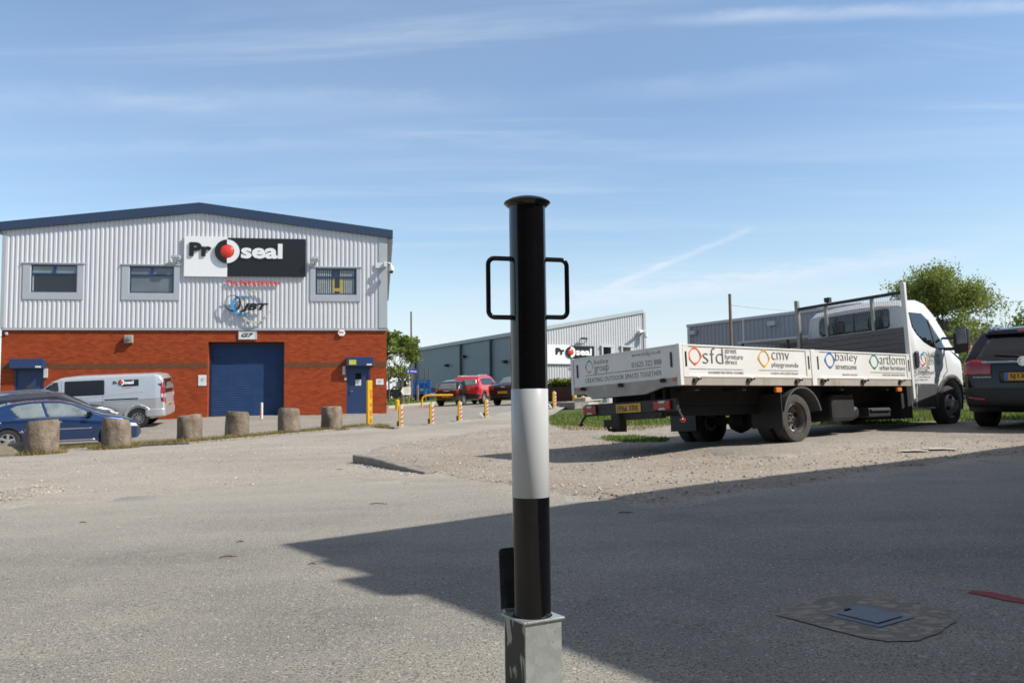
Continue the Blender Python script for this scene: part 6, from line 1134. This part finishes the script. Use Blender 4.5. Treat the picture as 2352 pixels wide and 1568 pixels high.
m = MB(); m.box(-.2, e3 + .2, -.14, .1, h3 - .02, h3 + .14); m.box(-.14, .12, -.12, .08, 0, h3); m.build('edge_trim', 'flash_grey', shed); D3 = gp(2085, 740, 0, e3).y; m = MB(); m.quad((-.1, 0, h3 + .1), (e3, 0, h3 + .1), (e3, D3, h3 + .3), (-.1, D3, h3 + .3)); m.quad((0, 0, 0), (0, D3, 0), (0, D3, h3 + .25), (0, 0, h3)); m.quad((e3, 0, 0), (e3, D3, 0), (e3, D3, h3 + .25), (e3, 0, h3)); m.quad((0, D3, 0), (e3, D3, 0), (e3, D3, h3 + .25), (0, D3, h3 + .25)); m.build('roof', 'roof_sheet', shed, normals=False)
for px, py in (zH(272, 482), zH(934, 405)): a = gp(px, py); m = MB(); m.box(a.x - .28, a.x + .28, -.3, -.05, a.z - .13, a.z + .13); m.build('wall_lamp', 'flash_grey', shed)
m = MB(); m.prism([(0, h3), (0, h3 - 2.4), (-.0 - .9, h3 - 2.4)], xz(.2), -.1, .1); m.build('buttress', 'navy_pipe', shed)
lt_ = thing('lean_to', 'low pale lean-to canopy in front of the grey shed, just above the flatbed side board', 'canopy', mat=GM)
a, b_ = gp(1697, 787, 1, -3.), gp(2000, 783, 1, -3.); m = MB(); m.box(a.x, b_.x, -3.1, -.1, a.z - .06, a.z + .05); m.build('roof', 'flash_grey', lt_)
x = a.x + .3
while x < b_.x: m = MB(); m.tube([(x, -3, 0), (x, -3, a.z)], .07, 6); m.build('post', 'black_plastic', lt_); x += 3.2
m = MB(); m.box(a.x + .3, b_.x, -.3, -.2, a.z - 1.4, a.z - .3); m.build('back_panel', 'paper', lt_)
# ------------------------------------------------------------------ trees and hedgerow
def tree(nm, lab, base, H, crown_r, crown_c, nleaf, leaf, mat, seed, trunk_r=.16, split=.25, density=1., group=None):
    rn = random.Random(seed); r = thing(nm, lab, 'tree', base, 0, group); tips = []; m = MB()
    def inside(p): d = Vector(p) - crown_c; return math.sqrt((d.x / crown_r[0]) ** 2 + (d.y / crown_r[1]) ** 2 + (d.z / crown_r[2]) ** 2)
    def grow(p, d, rad, L_, lvl):
        pts = [p]; q = p.copy(); dd = d.copy()
        for i in range(5): dd = (dd + Vector((rn.gauss(0, .12), rn.gauss(0, .12), rn.gauss(.03, .06)))).normalized(); q = q + dd * L_ / 5; pts.append(q.copy())
        m.tube(pts, [rad * (1 - .5 * i / 5) for i in range(6)], 7 if lvl < 2 else 4, False)
        if lvl >= 2: tips.extend(pts[2:])
        if lvl >= 4 or inside(q) > 1.05: tips.append(q); return
        for i in range(rn.choice((2, 3, 3))):
            a = rn.uniform(.3, .85); ax = Vector((rn.gauss(0, 1), rn.gauss(0, 1), rn.gauss(0, .4))).normalized(); nd = (Matrix.Rotation(a, 3, ax) @ dd).normalized(); st = pts[rn.choice((3, 4, 5))]
            grow(st, nd, rad * .58, L_ * rn.uniform(.62, .85), lvl + 1)
    top = Vector((0, 0, H * split)); m.tube([(0, 0, -.2), (.02, 0, H * split * .5), top], [trunk_r * 1.3, trunk_r, trunk_r * .9], 10)
    for i in range(5): a = i * 1.26 + rn.uniform(-.4, .4); grow(top, Vector((math.cos(a) * .55, math.sin(a) * .55, 1)).normalized(), trunk_r * .6, (H * (1 - split)) * .42, 0)
    m.build('trunk', 'bark', r, smooth=True, normals=False)
    T = [t for t in tips if inside(t) < 1.22]; P = []; tt = []
    for _ in range(nleaf):
        t = rn.choice(T); s_ = .12 * min(crown_r); P.append((t.x + rn.gauss(0, s_), t.y + rn.gauss(0, s_), t.z + rn.gauss(0, s_ * .8))); tt.append(.5 + .18 * math.sin(t.x * 3 + t.z * 4) + rn.gauss(0, .16))
    leafmesh('crown', P, leaf, mat, r, tint=np.array(tt)); return r
Yb = 58; p = at(2155, 845, Yb); s_ = Yb / F
tree('broad_tree', 'large half-leafed tree behind the flatbed cab', (p.x, p.y, gz(p.x, p.y)), 8.3, (3.35, 3.2, 3.0), Vector((0.1, 0, 5.25)), 24000, .105, 'leaf2', 5, .20, .30)
Yl = 58; p = at(922, 914, Yl); tree('birch_tree', 'light green birch tree just right of the brick building corner', (p.x, p.y, gz(p.x, p.y)), 4.9, (1.0, 1.1, 2.1), Vector((0, 0, 3.0)), 3600, .12, 'leaf', 9, .07, .28)
p = at(893, 914, 62); tree('birch_tree', 'pale thin birch tree peeping out behind the brick building corner', (p.x, p.y, gz(p.x, p.y)), 5.3, (1.1, 1.2, 2.0), Vector((0, 0, 3.1)), 2200, .13, 'leaf', 12, .06, .30)
def bush(lab, px, py, Y, w, h, n, size, mat, seed, nm='bush', twigs=14):
    rn = random.Random(seed); p = at(px, py, Y); z = gz(p.x, p.y); r = thing(nm, lab, 'bush', (p.x, p.y, z)); m = MB(); P = []; tt = []
    for i in range(twigs):
        a = rn.uniform(0, 6.28); rr = rn.uniform(.1, .9) * w; q = Vector((math.cos(a) * rr * .3, math.sin(a) * rr * .3, 0)); e = Vector((math.cos(a) * rr, math.sin(a) * rr * .8, h * rn.uniform(.65, 1.08))); mid = (q + e) / 2 + Vector((rn.gauss(0, .1), rn.gauss(0, .1), .15)); m.tube([q, mid, e], [.04, .022, .006], 4, False)
        for k in range(6): b = mid.lerp(e, rn.random()); m.tube([b, b + Vector((rn.gauss(0, .3), rn.gauss(0, .3), rn.uniform(.15, .6)))], [.008, .002], 3, False)
    m.build('stems', 'bark', r, normals=False)
    cl = [(rn.uniform(-.9, .9) * w, rn.uniform(-.6, .6) * w, rn.uniform(.1, .95) ** .8 * h) for _ in range(26)]
    for _ in range(n):
        c = rn.choice(cl); k = 1 - .35 * (c[0] / w) ** 2; P.append((c[0] + rn.gauss(0, .20 * w * .6), c[1] + rn.gauss(0, .2 * w * .6), max(.02, (c[2] * k + rn.gauss(0, .11 * h))))); tt.append(.45 + .2 * math.sin(c[0] * 9 + c[2] * 5) + rn.gauss(0, .15))
    leafmesh('foliage', P, size, mat, r, tint=np.array(tt)); return r
for i, (lab, px, Y, w, h, n, sz, mt_) in enumerate((
 ('leafy green bush behind the flatbed cab, below the large tree', 2100, 46, 1.9, 3.5, 5200, .12, 'leaf2'), ('green bush under the right side of the large tree', 2195, 43, 1.7, 2.9, 5200, .11, 'leaf'), ('low bright green shrub between the cab mirror and the dark estate', 2225, 30, 1.3, 1.35, 4200, .08, 'bushleaf'),
 ('thick green bush hiding most of the small hut', 2215, 52, 2.1, 4.4, 9000, .12, 'leaf'), ('broad green bush right of the small hut', 2275, 50, 2.1, 3.8, 7500, .12, 'leaf2'), ('brown twiggy hedgerow bush left of the estate roof', 2262, 47, 1.7, 3.4, 3200, .09, 'twiggy'), ('brown and green hedgerow bush above the estate roof', 2330, 45, 1.7, 3.9, 4600, .10, 'leaf2'), ('hedgerow bush at the far right edge, tallest of the hedgerow', 2410, 43, 1.8, 4.4, 4600, .10, 'leaf'), ('dull green bush hidden behind the flatbed cab', 2030, 50, 1.7, 2.6, 3000, .12, 'leaf2'), ('darker shrub low behind the estate rear window', 2300, 33, 1.5, 1.6, 3600, .08, 'bushleaf'))):
    bush(lab, px, 880, Y, w, h, n, sz, mt_, 20 + i)
# little flat-roofed hut behind the hedgerow
p = at(2225, 880, 64); r = thing('brick_hut', 'dull brown flat-roofed hut behind the hedgerow under the large tree', 'hut', (p.x, p.y, gz(p.x, p.y)), .3); hh = (880 - 738) * 64 / F - gz(p.x, p.y) + p.z; m = MB(); m.box(-1.6, 1.2, 0, 3, -.2, hh); m.build('wall', 'block_wall', r); m = MB(); m.box(-1.8, 1.4, -.2, 3.2, hh, hh + .18); m.build('roof', 'dirty_alu', r)
# low far tree line seen in gaps
for i, (px, Y, w, h, lab) in enumerate(((1510, 120, 7, 3.0, 'distant scrub in the gap between warehouse and grey shed'), (905, 125, 8, 4.0, 'distant scrub left of the far warehouse'))): bush(lab, px, 900, Y, w, h, 2500, .4, 'leaf2', 60 + i, 'scrub', 6)
# ------------------------------------------------------------------ off-frame building that throws the large shadow
ap = G(640, 1252); HB = 4.9; k_ = HB / math.tan(SUN_E); cb = Vector((ap.x + k_ * math.cos(SUN_A), ap.y - k_ * math.sin(SUN_A), gz(ap.x, ap.y))); YB = math.radians(36.3)
bl = thing('corner_building', 'plain brick building just out of frame at the right, casting the large wedge of shadow', 'building', (cb.x, cb.y, cb.z), YB)
fpl = lambda p, q, d: (p, q, d)
m = MB(); m.prism([(.12, -.12), (16, -.12), (16, -9), (-.2, -9)], fpl, -.5, HB - .3); m.build('wall', 'block_wall', bl); m = MB(); m.prism([(0, 0), (16.2, 0), (16.2, -9.2), (-.36, -9.2)], fpl, HB - .3, HB); m.build('roof', 'fascia_blue', bl)
m = MB(); m.box(-.22, -.005, -1.55, -1.15, HB - .14, HB - .03); m.build('bracket', 'black_plastic', bl); m = MB(); m.box(-.10, -.002, -.85, -.62, HB - .12, HB - .04); m.build('bracket', 'black_plastic', bl)
rbz = gz(0, -8); rb_ = thing('added_rear_building', 'unseen brown brick building added behind the photographer to darken reflections', 'building', (0, -6.5, rbz)); m = MB(); m.box(-22, 16, -9, 0, -.5, 6.2); m.build('wall', 'block_wall', rb_); m = MB(); m.box(-22.2, 16.2, -9.2, .2, 6.2, 6.5); m.build('roof', 'fascia_blue', rb_)  # unseen building added to darken bollard reflections and cut sky fill
# ------------------------------------------------------------------ cover, marking, litter on the forecourt
def flat(name, pts, dz, th, mat, label=None, cat=None, kind=None, parent=None, bevel=0.):
    m = MB(); n = len(pts); P = [Vector((*G2(*p), 0)) if True else p for p in pts]
    for q in P: m.v.append((q.x, q.y, gz(q.x, q.y) + dz))
    for q in P: m.v.append((q.x, q.y, gz(q.x, q.y) + dz - th))
    m.f = [tuple(range(n)), tuple(range(2 * n - 1, n - 1, -1))] + [(i, (i + 1) % n, n + (i + 1) % n, n + i) for i in range(n)]; m.mi = [0] * len(m.f)
    o = m.build(name, mat, parent, bevel=bevel); return tag(o, label, cat, kind=kind)
def zL(x, y): return ((3000 + x * .466) / 1.7415, (2200 + y * .466) / 1.7415)
col = [zL(*p) for p in ((235, 575), (330, 520), (470, 470), (640, 425), (820, 405), (1000, 415), (1250, 450), (1500, 495), (1700, 560), (1760, 630), (1650, 720), (1450, 800), (1180, 800), (980, 775), (880, 750), (700, 705), (520, 655), (360, 615))]
sheet('concrete_collar', [G2(*p) for p in col], .010, 'patch', .05, .006, .0008, drop=False)
co_ = thing('access_cover', 'blue-grey steel access cover set in a rough concrete collar, lower right', 'access cover', G(*zL(1040, 590))); base = co_.location.copy()
def cover(name, pts, dz, th, mat):
    dz -= .008; m = MB(); n = len(pts); P = [G2(*zL(*p)) for p in pts]
    for d in (dz, dz - th):
        for x, y in P: m.v.append((x - base.x, y - base.y, gz(x, y) + d - base.z))
    m.f = [tuple(range(n)), tuple(range(2 * n - 1, n - 1, -1))] + [(i, (i + 1) % n, n + (i + 1) % n, n + i) for i in range(n)]; m.mi = [0] * len(m.f); return m.build(name, mat, co_, bevel=.0015)
cover('frame', [(650, 577), (940, 497), (1410, 605), (1115, 690)], .021, .03, 'iron_plate'); cover('seam', [(745, 577), (950, 520), (1318, 601), (1105, 664)], .0225, .004, 'under_black'); cover('lid', [(757, 579), (952, 526), (1300, 603), (1098, 661)], .0245, .004, 'iron_plate'); cover('lifting_key_slot', [(805, 545), (850, 533), (872, 541), (826, 553)], .0262, .004, 'under_black')
sheet('red_line', [G2(*zL(*p)) for p in ((1850, 378), (1905, 358), (2080, 376), (2352, 434), (2700, 514), (2700, 550), (2352, 472), (2180, 446), (2050, 416), (1960, 396))], .009, 'red_paint', .03, .004, drop=False)
k = 0
for px, py, L_, a_, lab in ((525, 1283, .09, .3, 'brown twig lying on sunlit asphalt near the left tip of the shadow'), (870, 1160, .14, -.1, 'thin twig on the asphalt below the broken kerbstone'), (553, 1248, .05, .8, 'tiny dark twig left of the shadow tip'), (718, 1300, .04, .2, 'tiny leaf scrap inside the tip of the shadow'), (1437, 1181, .10, .1, 'thin twig lying in the shadow right of the bollard'), (190, 1203, .05, .0, 'small reddish twig on the asphalt at the left'), (780, 1015 + 65, .1, -.2, 'short twig on the road left of the kerbstone')):
    p = G(px, py); m = MB(); m.tube([(-L_ / 2, 0, .012), (-L_ * .1, .008, .016), (L_ * .2, -.004, .014), (L_ / 2, .01, .010)], [.003, .0035, .003, .0015], 5); m.tube([(L_ * .1, 0, .014), (L_ * .25, .02, .02)], [.002, .001], 4); o = m.build('twig', 'twig'); o.location = p; o.rotation_euler = (0, 0, a_); tag(o, lab, 'twig')
for pts, nm in (([(1372, 1143), (1402, 1141), (1407, 1146), (1376, 1148)], 'drain_plate'),): sheet(nm, [G2(*p) for p in pts], .02, 'concrete_cap', .05)
for c_ in ((2103, 1040), (2140, 1035), (2165, 1036)): q = G(*c_); sheet('white_spill', [(q.x + .16 * math.cos(t) * (1 + .3 * math.sin(3 * t + c_[0])), q.y + .10 * math.sin(t) * (1 + .3 * math.cos(5 * t))) for t in np.linspace(0, 6.0, 14)], .034, 'kerb_pale', .05, .02, drop=False)
# ------------------------------------------------------------------ the black and white lift-out bollard in its socket
YBo = 2.09; pb = at(1223, 1400, YBo); bx, by = pb.x, pb.y
def bzp(py, px=1218): return at(px, py, YBo).z
zb0, zt_ = bzp(1410), bzp(468); R = .0452; bo = thing('bollard', 'tall black and white round bollard with two side handles, standing in a steel socket', 'bollard', (bx, by, zb0 - .25))
m = MB(); z1, z2 = bzp(1140) - bo.location.z, bzp(893) - bo.location.z; zt = zt_ - bo.location.z
m.lathe([(0, -.0), (R, 0), (R, z1)], 64); m.lathe([(R, z2), (R, zt)], 64); m.build('post', 'gloss_black', bo, smooth=True); m = MB(); m.lathe([(R, z1), (R + .0004, z1 + .0005), (R + .0004, z2 - .0005), (R, z2)], 64); m.build('white_band', 'gloss_white', bo, smooth=True)
m = MB(); zc = zt; Rc = .0585; m.lathe([(R - .004, zc - .012), (R + .002, zc - .010), (Rc - .004, zc - .0035), (Rc, zc + .001), (Rc - .0015, zc + .0035), (Rc * .8, zc + .0095), (Rc * .5, zc + .0150), (Rc * .2, zc + .0175), (0, zc + .018)], 64); m.build('cap', 'gloss_black', bo, smooth=True)
th = math.radians(16)
for s_, (ya, yb, xo) in ((-1, (586, 732.5, .1035)), (1, (593, 735.5, .1035))):
    Yh = YBo + s_ * .055 * .5; za, zz = at(1218, ya + 5.5, Yh).z - bo.location.z, at(1218, yb - 5.5, Yh).z - bo.location.z; ex = Vector((math.cos(th), math.sin(th), 0)) * s_; tr = .0060; P = []
    Xo = .108 - tr; rr = .016; P.append(ex * (R - .004) + Vector((0, 0, za)))
    P += [ex * (Xo - rr + rr * math.sin(t)) + Vector((0, 0, za - rr + rr * math.cos(t))) for t in np.linspace(0, math.pi / 2, 7)]; P += [ex * (Xo - rr + rr * math.cos(t)) + Vector((0, 0, zz + rr - rr * math.sin(t))) for t in np.linspace(0, math.pi / 2, 7)]; P.append(ex * (R - .004) + Vector((0, 0, zz)))
    m = MB(); m.tube(P, tr, 16); [m.lathe([(R * .0 + .0, 0)], 4) for _ in ()]; h = m.build('handle', 'gloss_black', bo, smooth=True)
    m = MB(); [m.tube([ex * (R - .003) + Vector((0, 0, z_)), ex * (R + .003) + Vector((0, 0, z_))], [.0085, .0062], 12) for z_ in (za, zz)]; m.build('weld_collar', 'gloss_black', h, smooth=True)
zp = zb0 - .001; BR = math.radians(29.5); sk = thing('bollard_socket', 'square galvanised steel ground socket with an open hinged lid, holding the bollard', 'socket', (bx, by, gz(bx, by)), BR); zz = zp - gz(bx, by); a = .0505
m = MB(); w = .004; tkn = zz - .005
for q in ((-a, a, -a, -a + w), (-a, a, a - w, a), (a - w, a, -a + w, a - w)): m.box(q[0], q[1], q[2], q[3], -.05, tkn)
m.build('tube', 'galv', sk, bevel=.0015); m = MB(); m.box(-a, -a + w, -a + w, a - w, -.05, tkn); m.build('stained_face', 'galv_stain', sk)
m = MB(); A_ = .0565; n = 48; b0 = len(m.v)
for zq in (tkn, zz):
    for k in range(n):
        t = 2 * math.pi * k / n + math.pi / 4; c, s_ = math.cos(t), math.sin(t); q = A_ / max(abs(c), abs(s_)); m.v.append((c * q, s_ * q, zq))
    for k in range(n): t = 2 * math.pi * k / n + math.pi / 4; m.v.append((math.cos(t) * .0475, math.sin(t) * .0475, zq))
for k in range(n): j = (k + 1) % n; m.f += [(k, j, n + j, n + k), (2 * n + k, 2 * n + j, 3 * n + j, 3 * n + k), (k, j, 2 * n + j, 2 * n + k), (n + k, n + j, 3 * n + j, 3 * n + k)]; m.mi += [0] * 4
m.build('top_plate', 'galv', sk, bevel=.0008)
# lid hinged on the far left side, standing up
hy = A_ + .004; m = MB(); m.tube([(-.045, hy, zz + .004), (.045, hy, zz + .004)], .0045, 10); m.box(-.04, .04, hy - .006, hy, zz - .001, zz + .003); hg = m.build('hinge', 'galv', sk)
lid = MB(); Pl = []; W2 = .052; H0, H1 = .006, .152; r_ = .010
for cx_, cz_, a0 in ((W2 - r_, H1 - r_, 0), (-W2 + r_, H1 - r_, 90), (-W2 + .001, H0 + .001, 180), (W2 - .001, H0 + .001, 270)):
    rr = r_ if a0 < 180 else .001
    for k in range(5): t = math.radians(a0 + 22.5 * k); Pl.append((cx_ + rr * math.cos(t), cz_ + rr * math.sin(t)))
tl_ = math.tan(math.radians(3.5)); lid.prism(Pl, lambda p, q, d: (p, hy + .002 + d + q * tl_, zz + q), 0, .0035); plain('lid_steel', (.16, .19, .20), rough=.38, metal=.75, var=.35, scale=18); lo = lid.build('lid', 'lid_steel', sk, bevel=.0006)
m = MB(); m.prism([(-.040, .006), (.040, .006), (.040, .034), (-.040, .034)], lambda p, q, d: (p, hy - .002 + d + q * tl_, zz + q), 0, .0035); m.lathe([(.004, -.003), (0, -.004)], 10, 'y', (-.03, hy, zz + .022)); m.build('hinge_leaf', 'lid_steel', lo)
q = [(bx + .34 * math.cos(t) * (1 + .1 * math.sin(3 * t)), by + .04 + .30 * math.sin(t) * (1 + .08 * math.cos(4 * t))) for t in np.linspace(0, 6.0, 20)]; sheet('concrete_footing', q, .012, 'road', .06, .01, .001)

# one overall step down of every surface colour (the exposure above is set for it)
for m_ in bpy.data.materials:
    nt_ = m_.node_tree
    for n_ in list(nt_.nodes):
        if n_.bl_idname not in ('ShaderNodeBsdfPrincipled', 'ShaderNodeBsdfTranslucent'): continue
        i_ = n_.inputs[0]
        if not i_.links: continue
        src = i_.links[0].from_socket; mx_ = nt_.nodes.new('ShaderNodeMix'); mx_.data_type = 'RGBA'; mx_.blend_type = 'MULTIPLY'; mx_.inputs[0].default_value = 1; mx_.inputs[7].default_value = (.81, .81, .81, 1); nt_.links.new(src, mx_.inputs[6]); nt_.links.new(mx_.outputs[2], i_)
